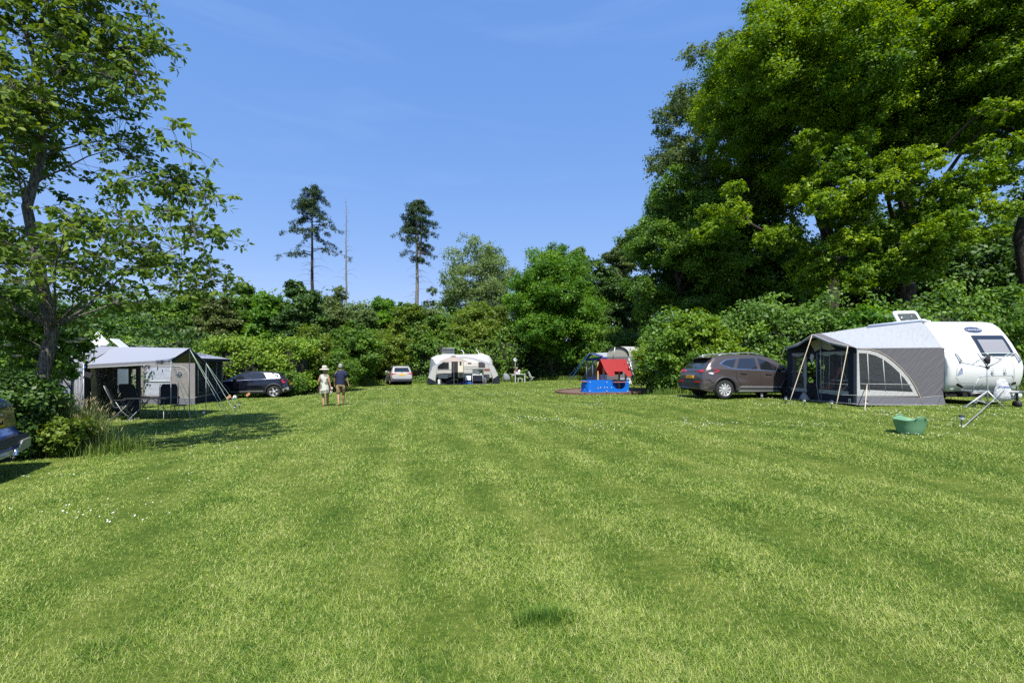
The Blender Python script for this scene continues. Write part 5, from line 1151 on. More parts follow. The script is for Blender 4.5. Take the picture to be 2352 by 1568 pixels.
def left_awning():
    g = -.13; t = thing("caravan_awning", "blue grey awning with a wide sun canopy on poles at the left", "awning", (-13, 15, g)); rl = lambda *p: [rel(t, q) for q in p]
    Q0 = Vector((-13.18, 14.0, 1.66)); R0 = Vector((-14.75, 16.6, 2.36)); R1 = Vector((-13.62, 15.6, 2.25)); QL = Vector((-15.75, 14.15, 1.78)); QR = Vector((-15.85, 16.2, 2.42)); F0 = Vector((-13.62, 16.75, 1.72))
    N0 = Vector((-13.08, 14.03, 1.64)); N1 = Vector((-10.42, 13.9, 1.78)); R2 = Vector((-11.13, 15.7, 2.21)); F1 = Vector((-11.18, 16.62, 1.72))
    mb = MB(); sheet(mb, rl(QL, Q0, R1, QR), 8, 6, .02); sheet(mb, rl(QR, R1, F0, Vector((-15.9, 17.6, 1.8))), 8, 6, .02); mb.build("roof", F_grey, t)
    up = Vector((0, 0, .02)); mb = MB(); sheet(mb, rl(N0 + up, N1 + up, R2 + up, R1 + up), 14, 8, .025, 2, .006); sheet(mb, rl(R1 + up, R2 + up, F1 + up, F0 + up), 12, 6, .02); mb.build("canopy", F_blue, t)
    mb = MB(); sheet(mb, rl(N0, N1, R2, R1), 14, 8, .025, 2, .006); sheet(mb, rl(R1, R2, F1, F0), 12, 6, .02); mb.build("canopy_lining", F_beige, t)
    dn = Vector((0, 0, -.09)); mb = MB(); sheet(mb, rl(N0 + up, N1 + up, N1 + dn, N0 + dn), 14, 2); mb.build("canopy_valance", fabric("valance_grey", (.20, .20, .23), .1), t)
    mb = MB(); sheet(mb, rl(N1 + up, R2 + up, R2 + dn, N1 + dn), 4, 1); sheet(mb, rl(R2 + up, F1 + up, F1 + dn, R2 + dn), 4, 1); mb.build("gable_border", F_navy, t)
    mb = MB(); strip(mb, rl(N0 + dn, N1 + dn), .012); strip(mb, rl(N0 + up, (N0 + R1) / 2 - Vector((0, 0, .0)), R1 + up), .012); strip(mb, rl(N1 + up * 1.5, R2 + up * 1.5, F1 + up * 1.5), .010); strip(mb, rl(Q0, R0), .010); strip(mb, rl(QL, Q0), .010); mb.build("piping", F_white, t)
    fn = wall_fn((-15.75, 14.1), (-13.18, 14.0), t); f2 = wall_fn((-15.75, 14.1), (-13.18, 14.0), t, .008); gz = H(-14, 14) + .01
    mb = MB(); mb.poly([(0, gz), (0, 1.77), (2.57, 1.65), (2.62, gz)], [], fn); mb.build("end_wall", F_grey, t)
    mb = MB(); strip(mb, [f2(2.36, gz), f2(2.36, 1.0), f2(2.30, 1.3), f2(2.1, 1.5), f2(1.8, 1.56), f2(.9, 1.56), f2(.6, 1.3), f2(.55, gz)], .012); strip(mb, [f2(2.46, gz), f2(2.46, 1.6)], .008); strip(mb, [f2(0, gz + .12), f2(2.6, gz + .12)], .010); mb.build("door_zip", F_white, t)
    # front wall under the canopy
    ff = wall_fn((-13.18, 14.0), (-13.62, 16.7), t); Lw = 2.73
    holes = [[(.35, .25), (.35, 1.5), (1.0, 1.55), (1.0, .25)], [(1.25, .25), (1.25, 1.6), (2.05, 1.6), (2.05, .25)], [(2.2, .25), (2.2, 1.5), (2.55, 1.5), (2.55, .25)]]
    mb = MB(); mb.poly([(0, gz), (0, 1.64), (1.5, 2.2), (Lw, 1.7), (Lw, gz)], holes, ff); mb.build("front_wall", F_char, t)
    for h in holes: mb = MB(); mb.poly(h, [], ff); mb.build("front_window", FOIL, t)
    mb = MB(); mb.poly([(.30, -.02), (.22, 1.55), (.42, 1.55), (.62, .15), (.66, -.0)], [], wall_fn((-13.18, 14.0), (-13.62, 16.7), t, .03)); mb.build("tied_back_curtain", F_beige, t)
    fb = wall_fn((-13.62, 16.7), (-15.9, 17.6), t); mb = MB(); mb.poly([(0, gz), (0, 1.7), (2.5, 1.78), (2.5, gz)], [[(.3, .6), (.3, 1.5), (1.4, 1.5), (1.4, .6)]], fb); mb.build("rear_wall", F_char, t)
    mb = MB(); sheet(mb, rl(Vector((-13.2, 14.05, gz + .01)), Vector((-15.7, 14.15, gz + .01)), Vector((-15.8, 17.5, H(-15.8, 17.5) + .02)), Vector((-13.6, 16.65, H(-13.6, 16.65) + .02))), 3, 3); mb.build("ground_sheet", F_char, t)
    for top in (N1, R2, F1):
        mb = MB(); mb.tube(rl(Vector((top.x, top.y, H(top.x, top.y) - .03)), top + Vector((0, 0, .02))), .012, 8); mb.build("pole", STL, t)
    mb = MB(); mb.tube(rl(Vector((-13.14, 13.96, gz)), Q0), .012, 8); mb.build("pole", ALU, t)
    mb = MB(); mb.box(rel(t, (-12.98, 13.95, 1.33)), (.22, .05, .15), ry=R(18)); mb.build("shower_case", PLB, t, .01)
    return N1, R2, F1
N1, R2_, F1 = left_awning()
GL = "guy ropes of the left canopy"
for k, (a, px, py, lab) in enumerate([(N1, 770, 1691, "nearer rope of the left canopy near pole"), (N1, 802, 1686, "farther rope of the left canopy near pole"), (R2_, 905, 1669, "nearer rope from the ridge of the left canopy"), (R2_, 921, 1664, "farther rope from the ridge of the left canopy"),
                         (F1, 943, 1656, "nearer rope of the left canopy far pole"), (F1, 967, 1647, "farthest rope of the left canopy, rightmost of all")]): rope(lab, a, gp(px, py), ROPEG, GL, .0065)
rope("pale rope at the near left corner of the left awning", Vector((-13.1, 13.98, 1.6)), Vector((-13.65, 13.1, H(-13.65, 13.1))), ROPEB, GL, .010)
folding_chair((-12.55, 14.75, H(-12.5, 14.7)), R(120), "black folding chair nearest to the dark opening under the left canopy")
folding_chair((-12.9, 15.6, H(-12.9, 15.6)), R(75), "black folding chair beyond the table under the left canopy")
folding_chair((-12.0, 15.9, H(-12, 15.9)), R(35), "black folding chair at the far side of the table under the left canopy")
folding_table((-11.75, 14.85, H(-11.75, 14.85)), R(8), "dark folding table with crossed legs under the left canopy", 1.25, .75, .72, PLB)
st = thing("folding_stool", "small black step stool beside the table under the left canopy", "stool", (-11.05, 15.1, H(-11.05, 15.1)))
mb = MB(); mb.box((0, 0, .45), (.36, .26, .03)); mb.build("seat", PLB, st)
for s in (1, -1):
    mb = MB(); mb.tube([(s * .16, -.2, 0), (s * .16, .06, .44)], .01, 6); mb.build("leg", PLB, st); mb = MB(); mb.tube([(s * .16, .2, 0), (s * .16, -.02, .44)], .01, 6); mb.build("leg", PLB, st)
def neighbour():
    g = -.14; t = thing("caravan_awning", "taupe and navy awning of the neighbours seen behind the left canopy", "awning", (-15.5, 21.5, g)); rl = lambda *p: [rel(t, q) for q in p]; gz = H(-15.5, 20.7) + .01
    a = (-17.3, 20.75); b = (-14.42, 20.7); fn = wall_fn(a, b, t); S = lambda x: x + 17.3
    wn = [(S(-16.72), .28), (S(-16.72), 1.3), (S(-16.62), 1.5), (S(-16.4), 1.58), (S(-15.56), 1.58), (S(-15.56), .28)]
    mb = MB(); mb.poly([(0, gz), (0, 2.15), (2.88, 1.98), (2.88, gz)], [wn], fn); mb.build("end_wall", F_taupe, t)
    mb = MB(); mb.poly(wn, [], fn); mb.build("curtained_window", FOILW, t)
    f2 = wall_fn(a, b, t, .008); f3 = wall_fn(a, b, t, .014)
    mb = MB(); strip(mb, [f2(S(-14.70), .2), f2(S(-14.70), 1.3), f2(S(-14.85), 1.5), f2(S(-15.1), 1.6), f2(S(-16.5), 1.62), f2(S(-16.8), 1.4), f2(S(-16.8), .22)], .014); strip(mb, [f2(S(-16.7), .92), f2(S(-15.56), .92)], .03); strip(mb, [f2(S(-16.75), .22), f2(S(-14.45), .16)], .014); strip(mb, [f2(S(-15.54), .25), f2(S(-15.54), 1.58)], .014); mb.build("piping", F_white, t)
    mb = MB(); mb.poly([(0, gz), (0, .18), (2.88, .14), (2.88, gz)], [], f2); mb.build("skirt", F_skirt, t)
    c = (S(-15.13), 1.24); circ = lambda r: [(c[0] + r * math.cos(k * math.pi / 10), c[1] + r * math.sin(k * math.pi / 10)) for k in range(20)]
    mb = MB(); mb.poly(circ(.17), [], f2); mb.build("round_logo", F_white, t); mb = MB(); mb.poly(circ(.145), [], f3); mb.build("logo_disc", F_navy, t)
    mb = MB(); f4 = wall_fn(a, b, t, .02)
    for k in (-.07, 0, .07): strip(mb, [f4(c[0] - .13, c[1] + k), f4(c[0] + .13, c[1] + k)], .006, 4); strip(mb, [f4(c[0] + k, c[1] - .13), f4(c[0] + k, c[1] + .13)], .006, 4)
    mb.build("logo_bars", F_white, t)
    a2 = (-14.42, 20.7); b2 = (-15.25, 24.0); ff = wall_fn(a2, b2, t); f5 = wall_fn(a2, b2, t, .01); Lw = 3.4
    holes = [[(.35, .35), (.35, 1.75), (1.2, 1.75), (1.2, .35)], [(1.5, .35), (1.5, 1.75), (2.3, 1.75), (2.3, .35)], [(2.55, .35), (2.55, 1.75), (3.2, 1.75), (3.2, .35)]]
    mb = MB(); mb.poly([(0, gz), (0, 1.98), (Lw, 2.0), (Lw, gz)], holes, ff); mb.build("front_wall", F_navy, t)
    for h in holes: mb = MB(); mb.poly(h, [], ff); mb.build("front_window", FOIL, t)
    mb = MB()
    for s in (.3, 1.25, 1.45, 2.5, 3.25): strip(mb, [f5(s, .3), f5(s, 1.8)], .012)
    strip(mb, [f5(.0, .2), f5(Lw, .25)], .012); mb.build("piping_front", F_white, t)
    mb = MB(); v = Vector((.35, -.05, -.03)); e0 = Vector((-14.42, 20.65, 2.0)); e1 = Vector((-15.25, 24.1, 2.02)); sheet(mb, rl(e0 + v, e1 + v, Vector((-17.9, 23.6, 2.62)), Vector((-17.4, 20.7, 2.6))), 8, 6, .02); mb.build("roof", F_blue, t)
    dn = Vector((0, 0, -.14)); mb = MB(); sheet(mb, rl(e0 + v, e1 + v, e1 + v + dn, e0 + v + dn), 6, 1); mb.build("valance", F_navy, t)
    mb = MB(); mb.poly([(0, gz), (0, 2.0), (2.6, 2.5), (2.6, gz)], [], wall_fn((-15.25, 24.0), (-17.9, 23.6), t)); mb.build("rear_wall", F_navy, t)
neighbour()
# ---------------- far caravan with arched porch awning
def far_group():
    x0, y0 = -4.4, 40.5; g = H(x0, y0); B = lambda x: (1700 + x * .1318 - 2048) / 1820
    t = thing("caravan", "white far caravan with open roof windows behind the arched porch awning", "caravan", (x0, y0 + 1, g))
    X = lambda cx, D=40.4: B(cx) * D - x0; Z = lambda cy, D=40.4: 1.6 - (1380 + cy * .1318 - 1465) / 1820 * D - g
    # body swept along its length: section across
    pr = [(-7.08 - x0, .55), (-7.1 - x0, 1.6), (-6.95 - x0, 2.2), (-6.6 - x0, 2.5), (-6.0 - x0, 2.58), (-2.6 - x0, 2.62), (-2.1 - x0, 2.5), (-1.8 - x0, 2.1), (-1.72 - x0, 1.4), (-1.75 - x0, .5)]
    mb = MB(); rings = []
    for y, i in ((-1.1, .08), (-1.06, .03), (-.98, 0), (1.0, 0), (1.1, .1)):
        rings.append([(2.65 * 0 + x + (0.0 - x) * i * .25, y, z - (z - 1.4) * i * .5) for x, z in pr])
    mb.loft(rings, True); o = mb.build("body", mat("far_caravan_wall", (.42, .42, .40), .4), t); md = o.modifiers.new("e", 'EDGE_SPLIT'); md.split_angle = R(60)
    yf = -1.11
    def P(name, a, b, c, d, m, dy=0, th=.02, bev=.004): q = MB(); q.box(((X(a) + X(c)) / 2, yf - dy, (Z(b) + Z(d)) / 2), (abs(X(c) - X(a)), th, abs(Z(d) - Z(b)))); return q.build(name, m, t, bev)
    P("window", 385, 520, 725, 735, GLS); P("window", 1620, 515, 1825, 680, GLS); P("doorway_dark", 805, 500, 1000, 985, BLK, .002); P("insect_curtain", 815, 510, 990, 975, F_char, .02)  # black panel on the closed wall paints the darkness of the open doorway
    P("door", 1003, 500, 1175, 985, CRM, .03, .04); P("door_window", 1050, 500, 1112, 610, GLS, .06); P("door_bin", 1045, 850, 1140, 955, F_beige, .08, .06); P("badge", 1295, 530, 1410, 565, mat("badge_red", (.22, .03, .015), .5), .004)
    P("trim_strip", 380, 735, 800, 745, GRYP, .004); P("trim_strip", 1180, 705, 1960, 716, GRYP, .004); P("trim_strip", 1180, 650, 1600, 656, GRYP, .004); P("stripe", 1800, 735, 1965, 775, mat("badge_red", (.22, .03, .015), .5), .004); P("locker_hatch", 400, 900, 690, 1010, WHT, .004)
    q = MB(); q.box((0, 0, .35), (4.6, 1.9, .2)); q.build("chassis", UND, t)
    for s in (1, -1): q = MB(); q.lathe([(.001, -.09), (.3, -.09), (.31, 0), (.3, .09), (.001, .09)], (.3, s * .9, .31), 'y', 20); q.build("wheel", RUB, t)
    zt = 2.6
    q = MB(); q.box((X(670), -.3, zt + .33), (1.05, .04, .44), rx=R(-18)); q.build("roof_window", mat("smoked_acrylic", (.10, .11, .12), .1, 0, .6, alpha=.6), t, .01)
    q = MB(); q.tube([(X(490), -.25, zt), (X(492), -.42, zt + .58), (X(848), -.42, zt + .58), (X(850), -.25, zt)], .025, 6); q.box((X(670), -.2, zt + .04), (1.1, .6, .08)); q.build("roof_window_frame", ALU, t)
    for a in (1110, 1570): q = MB(); q.loft([[(X(a) + dx, y, zt + z) for y in (-.55, -.05)] + [(X(a) + dx + .05, y, zt + z + .02) for y in (-.05, -.55)] for dx, z in ((.12, .0), (.05, .25), (-.1, .42), (-.16, .44))], True, True, False); q.build("roof_vent", WHT, t)
    q = MB(); q.sphere((X(1690), -.3, zt + .03), (.26, .26, .09)); q.build("roof_dome", CRM, t)
    # porch awning
    D = 37.8; a = thing("porch_awning", "white and grey arched porch awning in front of the far caravan", "awning", (x0, D, H(x0, D))); ga = a.location.z
    AX = lambda cx, d=D: B(cx) * d - x0; AZ = lambda cy, d=D: 1.6 - (1380 + cy * .1318 - 1465) / 1820 * d - ga; ya = 39.35 - D
    oc = [(345, 590), (420, 545), (560, 480), (750, 410), (950, 365), (1150, 347), (1350, 368), (1550, 412), (1750, 470), (1880, 515), (1965, 560)]
    ic = [(365, 660), (430, 590), (560, 510), (750, 440), (950, 400), (1150, 385), (1350, 405), (1550, 450), (1720, 500), (1860, 560), (1950, 650)]
    n = len(oc); rail = [(X(245 + (1960 - 245) * (k / (n - 1))), Z(290) - .02 - (.28 if k in (0, n - 1) else .05 if k in (1, n - 2) else 0) + (g - ga)) for k in range(n)]
    vs = []; fs = []
    for j, f in enumerate((0, .33, .66, 1)):
        for k in range(n):
            fx, fz = AX(oc[k][0]), AZ(oc[k][1]); vs.append((fx * (1 - f) + rail[k][0] * f, ya * f, fz * (1 - f) + rail[k][1] * f + .10 * f * (1 - f) * 4 * .5))
    for j in range(3):
        for k in range(n - 1): fs.append((j * n + k, j * n + k + 1, (j + 1) * n + k + 1, (j + 1) * n + k))
    mb = MB(); mb.add(vs, fs, True); mb.build("roof", F_white, a)
    mb = MB(); vs = [(AX(x), -.01, AZ(y)) for x, y in oc] + [(AX(x), -.03, AZ(y)) for x, y in ic]; mb.add(vs, [(k, k + 1, n + k + 1, n + k) for k in range(n - 1)]); mb.build("arch_band", F_blue, a)
    mb = MB(); strip(mb, [(AX(x), -.04, AZ(y)) for x, y in [(320, 1165), (345, 800)] + ic + [(1990, 760), (2060, 1095)]], .035, 8); mb.build("air_beam", F_white, a)
    for nm, pts, m in (("side_wing", [(345, 590), (365, 680), (310, 1090), (95, 985), (240, 640)], F_white), ("wing_skirt", [(310, 1090), (305, 1165), (45, 1165), (95, 985)], F_navy), ("side_wing", [(1965, 560), (2090, 640), (2220, 915), (2075, 1025), (1960, 680)], F_white), ("wing_skirt", [(2220, 915), (2290, 1085), (2075, 1105), (2060, 1030)], F_navy)):
        mb = MB(); mb.poly([(AX(x), AZ(y)) for x, y in pts], [], lambda u, v: (u, .0 if abs(u) < 2.6 else -.0, v)); mb.build(nm, m, a)
    for s, xs in ((-1, (345, 245)), (1, (1965, 1960))):
        x1 = AX(xs[0]); x2 = rail[0][0] if s < 0 else rail[-1][0]; z1 = AZ(590 if s < 0 else 560); z2 = (rail[0] if s < 0 else rail[-1])[1]
        mb = MB(); sheet(mb, [(x1, 0, z1), (x2, ya, z2), (x2 + s * .3, ya, .05), (x1 + s * .9, .3, .05)], 4, 4); mb.build("side_wall", F_blue, a)
    mb = MB(); mb.tube([(AX(1150), -.02, AZ(360)), (AX(1185), -.02, .02)], .02, 6); mb.build("pole", STL, a)
    mb = MB(); sheet(mb, [(AX(320), 0, .03), (AX(2060), 0, .03), (AX(2060, 39), ya, .05), (AX(320, 39), ya, .05)], 3, 2); mb.build("ground_sheet", F_skirt, a)
    # things on the porch
    def PX(cx, cy, d): return Vector((B(cx) * d, d, 1.6 - (1380 + cy * .1318 - 1465) / 1820 * d))
    D2 = 38.3; gq = lambda cx, d=D2: Vector((B(cx) * d, d, H(B(cx) * d, d) + .04))
    k_ = thing("camping_kitchen", "navy camping kitchen cupboard with white frame on the far porch", "cupboard", tuple(gq(1605)))
    for sx in (-.44, .44):
        for sy in (-.2, .2): q = MB(); q.tube([(sx, sy, 0), (sx, sy, .72)], .014, 6); q.build("leg", WHT, k_)
    q = MB(); q.box((0, 0, .73), (.94, .46, .03)); q.build("worktop", WHT, k_, .006); q = MB(); q.box((0, 0, .46), (.84, .38, .48)); q.build("cupboard", F_navy, k_, .01); q = MB(); q.box((0, .2, .98), (.94, .02, .48)); q.build("wind_shield", GRYP, k_, .004); q = MB(); q.box((-.1, 0, .78), (.5, .3, .06)); q.build("gas_hob", ALU, k_, .01)
    pl = thing("potted_plant", "small potted plant on the camping kitchen of the far porch", "plant", tuple(gq(1700) + Vector((0, .05, .745))))
    q = MB(); q.lathe([(.001, 0), (.06, 0), (.08, .12), (.001, .12)], n=12); q.build("pot", WHT, pl); rg = np.random.default_rng(2); link("leaves", fast_mesh("leaves", leaves(rg, rg.normal(0, 1, (90, 3)) * (.09, .07, .1) + np.array([0, 0, .26]), .08), 4, rg.random(90), [L_mid]), pl)
    f = thing("folding_table", "small folding table with upright white top on the far porch", "table", tuple(gq(1305))); q = MB(); q.box((0, 0, .50), (.5, .03, .38), rx=R(-15)); q.build("tabletop", mat("pale_board", (.6, .63, .68), .5), f, .006)
    for sx in (-.22, .22): q = MB(); q.tube([(sx, 0, 0), (sx, .05, .62)], .012, 6); q.build("leg", STL, f)
    for cx, nm, lab in ((1325, "blue_basin", "bright blue basin under the white folding table on the far porch"), (1155, "blue_crate", "dark blue crate beside the step of the far caravan")):
        b = thing(nm, lab, "basin" if "basin" in nm else "crate", tuple(gq(cx, 38.1))); q = MB(); q.loft([[(sx * w, sy * w * .7, z) for sx, sy in ((-1, -1), (1, -1), (1, 1), (-1, 1))] for w, z in ((.17, 0), (.22, .17), (.235, .175), (.22, .18), (.2, .16), (.16, .02))], True, True, False); q.build("shell", mat("basin_blue", (.02, .13, .55), .4) if cx > 1200 else mat("crate_blue", (.01, .03, .22), .5), b)
    b = thing("caravan_step", "grey two leg step below the door of the far caravan", "step", tuple(gq(905, 38.6))); q = MB(); q.box((0, 0, .36), (.55, .3, .03)); q.build("tread", GRYP, b)
    for sx in (-.25, .25): q = MB(); q.tube([(sx, -.1, 0), (sx, -.05, .36)], .014, 5); q.tube([(sx, .12, 0), (sx, .08, .36)], .014, 5); q.build("leg", STL, b)
    b = thing("gas_bottle", "grey gas bottle at the right end of the far porch", "gas bottle", tuple(gq(1830, 38.6))); q = MB(); q.lathe([(.001, 0), (.14, .01), (.15, .05), (.15, .42), (.1, .52), (.04, .55), (.04, .6), (.001, .6)], n=16); q.build("shell", mat("gas_grey", (.09, .10, .09), .5), b)
    for k, cx in enumerate((420, 462)):
        b = thing("slipper", ("left" if k == 0 else "right") + " slipper of the pale pair leaning upright on the far porch", "slipper", tuple(gq(cx, 37.9)), group="pale slippers on the far porch"); q = MB(); q.ell([((0, .0, z), (w, 0, 0), (0, .02, 0)) for z, w in ((0, .04), (.05, .085), (.17, .08), (.28, .1), (.36, .08), (.4, .03))], 10); q.build("sole", WHT, b)
    b = thing("bag", "black bag lying below the wall of the far caravan", "bag", tuple(gq(740, 38.5))); q = MB(); q.ell([((0, 0, z), (w, 0, 0), (0, .14, 0)) for z, w in ((0, .26), (.12, .3), (.26, .26), (.32, .1))], 12); q.build("bag_body", F_char, b); q = MB(); q.tube([(-.1, 0, .3), (-.06, 0, .42), (.06, 0, .42), (.1, 0, .3)], .012, 5); q.build("handle", F_char, b)
    b = thing("water_tank", "pale water container hanging at the right end of the far porch", "container", tuple(gq(1880, 38.9))); q = MB(); q.box((0, 0, .52), (.42, .3, .5)); q.build("tank", mat("tank_grey", (.4, .41, .41), .5), b, .04); q = MB(); q.tube([(-.15, 0, 0), (-.15, 0, .3)], .015, 5); q.tube([(.15, 0, 0), (.15, 0, .3)], .015, 5); q.build("stand", STL, b)
    # parasol
    u = thing("parasol", "beige parasol open before the far porch awning", "parasol", tuple(gq(885, 36.9))); D3 = 36.9; ux = u.location
    ap = PX(862, 345, D3) - ux; n8 = 8; rr = 1.08 * .1318 * 425 / 1820 * D3 * .98
    zr = (PX(862, 500, D3) - ux).z; mb = MB(); rings = []
    for f_ in (.02, .35, .7, 1.0):
        rings.append([(ap.x + rr * f_ * math.cos(k * math.pi / 8) * (1 if k % 2 == 0 else .965), ap.y + rr * f_ * math.sin(k * math.pi / 8) * (1 if k % 2 == 0 else .965), ap.z + (zr - ap.z) * (f_ ** 1.25) - (0 if k % 2 == 0 else .0)) for k in range(16)])
    mb.loft(rings, False); mb.build("canopy", fabric("parasol_beige", (.42, .35, .31), .25, 5, .2), u)
    mb = MB(); mb.lathe([(.26, ap.z - .02), (.2, ap.z + .05), (.05, ap.z + .09), (.001, ap.z + .12)], (ap.x, ap.y, 0), n=10); mb.build("top_flap", fabric("parasol_flap", (.30, .25, .22), .2), u)
    mb = MB(); mb.tube([(0, 0, -.1), (ap.x * .9, 0, ap.z)], .02, 8); mb.build("pole", WHT, u)
    for k in range(8): mb = MB(); th = k * math.pi / 4; mb.tube([(ap.x, ap.y, ap.z - .04), (ap.x + rr * .97 * math.cos(th), ap.y + rr * .97 * math.sin(th), zr - .01)], .008, 4); mb.build("rib", STL, u)
far_group()
# ---------------- blue tent and arched trailer tent behind the play house
def B6(x, y, D): return A4(2200 + x / 4.704, 1350 + y / 4.704, D)
def blue_tent():
    D = 33.5; t = thing("tent", "blue and pale grey awning tent with blue and red straps behind the play house", "tent", (6.5, D, H(6.5, D))); rl = lambda *p: [rel(t, q) for q in p]; gz = H(6.2, 33.5)
    a = (5.62, 34.6); b = (6.42, 33.0); c = (9.2, 33.4); ztop = 2.28
    ff = wall_fn(a, b, t); Lw = math.hypot(b[0] - a[0], b[1] - a[1]); h1 = [(.15, gz + .5), (.15, 2.0), (.75, 2.05), (.75, gz + .5)]; h2 = [(.95, gz + .5), (.95, 2.05), (1.65, 2.0), (1.65, gz + .5)]
    mb = MB(); mb.poly([(0, gz), (0, ztop - .05), (Lw, ztop - .02), (Lw, gz)], [h1, h2], ff); mb.build("front_wall", F_royal, t)
    for h in (h1, h2): mb = MB(); mb.poly(h, [], ff); mb.build("front_window", FOIL, t)
    mb = MB(); f2 = wall_fn(a, b, t, .01); strip(mb, [f2(.08, gz + .3), f2(.08, 2.1)], .03); strip(mb, [f2(.85, gz + .3), f2(.85, 2.1)], .02); mb.build("wall_trim", F_lg, t)
    mb = MB(); mb.poly([(0, gz), (0, ztop), (2.8, ztop), (2.8, gz)], [], wall_fn(b, c, t)); mb.build("side_wall", F_royal, t)
    A_ = Vector((a[0], a[1], ztop - .1)); B_ = Vector((b[0], b[1], ztop)); PKb = Vector((5.75, 33.9, 2.55)); C_ = Vector((c[0], c[1], ztop + .05)); RR = Vector((9.4, 35.5, 2.75)); R0 = Vector((6.3, 34.8, 2.62))
    mb = MB(); sheet(mb, rl(B_, C_, RR, R0), 6, 5, .02); mb.build("roof", F_roof, t)
    mb = MB(); sheet(mb, rl(A_ + Vector((-.25, -.2, 0)), PKb, R0 + Vector((0, 0, .01)), A_ + Vector((.3, .4, .1))), 4, 3); sheet(mb, rl(PKb, B_ + Vector((-.1, -.25, .02)), B_ + Vector((.25, .15, .08)), R0 + Vector((0, 0, .01))), 4, 3); mb.build("visor", F_royal, t)
    g_ = "straps of the blue tent"
    rope("blue strap of the blue tent, farthest left of four", PKb, gp(2262, 1519), ROPEB, g_, .022); rope("long blue strap from the peak of the blue tent", PKb, gp(2275, 1527), ROPEB, g_, .026); rope("blue strap ending left of the play house", B_, gp(2318, 1524), ROPEB, g_, .026)
    rope("dark red strap from the peak of the blue tent", PKb, gp(2314, 1520), ROPER, g_, .016); rope("dark red strap near the play house roof", B_, gp(2374, 1522), ROPER, g_, .016)
blue_tent()
def trailer_tent():
    D = 30.0; t = thing("trailer_tent", "trailer tent with arched pale hood and silver poles behind the play house", "trailer tent", (7.6, D + .8, H(7.6, D + .8))); ax = Vector((2.3, .9, 0)); c = B6(1278, 360, D); rw = (1480 - 1075) / 4.704 / 1820 * D / 2; hz = (360 - 165) / 4.704 / 1820 * D; lw = Vector((1, -.25, 0)).normalized()
    def arc(o, k1=1.0, n=15): return [rel(t, c + o + lw * (-rw * math.cos(math.pi * k / (n - 1))) * k1 + Vector((0, 0, hz * math.sin(math.pi * k / (n - 1)) ** .8 * k1))) for k in range(n)]
    mb = MB(); rr = [arc(ax * f) for f in (0, .3, .6, 1)]; mb.loft(rr, False, False); mb.build("hood", fabric("hood_white", (.38, .38, .37), .12, 5, .25), t)
    mb = MB(); q = arc(Vector((0, .12, 0)), .97); mb.add(q, [tuple(range(len(q)))]); mb.build("hood_front", fabric("hood_beige", (.30, .29, .25), .12), t)
    mb = MB(); mb.loft([arc(Vector((0, -.02, 0)), 1.01), arc(Vector((0, .12, 0)), .93)], False, False); mb.build("hood_border", F_char, t)
    mb = MB(); q = arc(ax); mb.add(q, [tuple(range(len(q)))]); mb.build("hood_back", F_lg, t)
    gz = t.location.z
    def P(v): return rel(t, v)
    lo = c - lw * rw; hi = c + lw * rw; zb = gz + .35
    mb = MB(); 
    for p, q in ((lo, hi), (hi, hi + ax), (lo + ax, hi + ax), (lo, lo + ax)):
        mb.add([P(p), P(q), P(Vector((q.x, q.y, zb))), P(Vector((p.x, p.y, zb)))], [(0, 1, 2, 3)])
    mb.build("tent_wall", F_dark, t)
    mb = MB(); mb.box(P((lo + hi) / 2 + ax / 2 + Vector((0, 0, zb - c.z - .1))), (2.4, 2.2, .35), rz=R(21)); mb.build("trailer_body", WHT, t, .03)
    for s in (.3, .8): mb = MB(); mb.lathe([(.001, -.08), (.26, -.08), (.26, .08), (.001, .08)], P(lo + lw * .1 + ax * s + Vector((0, 0, gz + .27 - c.z))), 'y', 16); mb.build("wheel", RUB, t)
    for a_, b_, r in (((1480, 360), (1637, 955), .035), ((1480, 360), (1400, 960), .02), ((1555, 410), (1390, 830), .02), ((1530, 380), (1490, 490), .015)):
        mb = MB(); p1 = B6(*a_, 29.8); p2 = B6(*b_, 29.3); mb.tube([P(p1), P(p2)], r, 6); mb.build("pole", ALU, t)
    mb = MB(); p1 = B6(1222, 180, 29.8); p2 = B6(1190, 400, 29.8); mb.tube([P(p1), P(p2)], .03, 6); mb.build("hood_pole", ALU, t)
    for y in (880, 965): mb = MB(); mb.tube([P(B6(1485, y, 29.2)), P(B6(1750, y, 29.2))], .03, 6); mb.build("base_rail", WHT, t)
    mb = MB(); p = [B6(1560, 400, 29.6), B6(1900, 420, 30.6), B6(1900, 860, 30.6), B6(1560, 860, 29.6)]; mb.add([P(v) for v in p], [(0, 1, 2, 3)]); mb.build("side_awning_wall", F_dark, t)
trailer_tent()
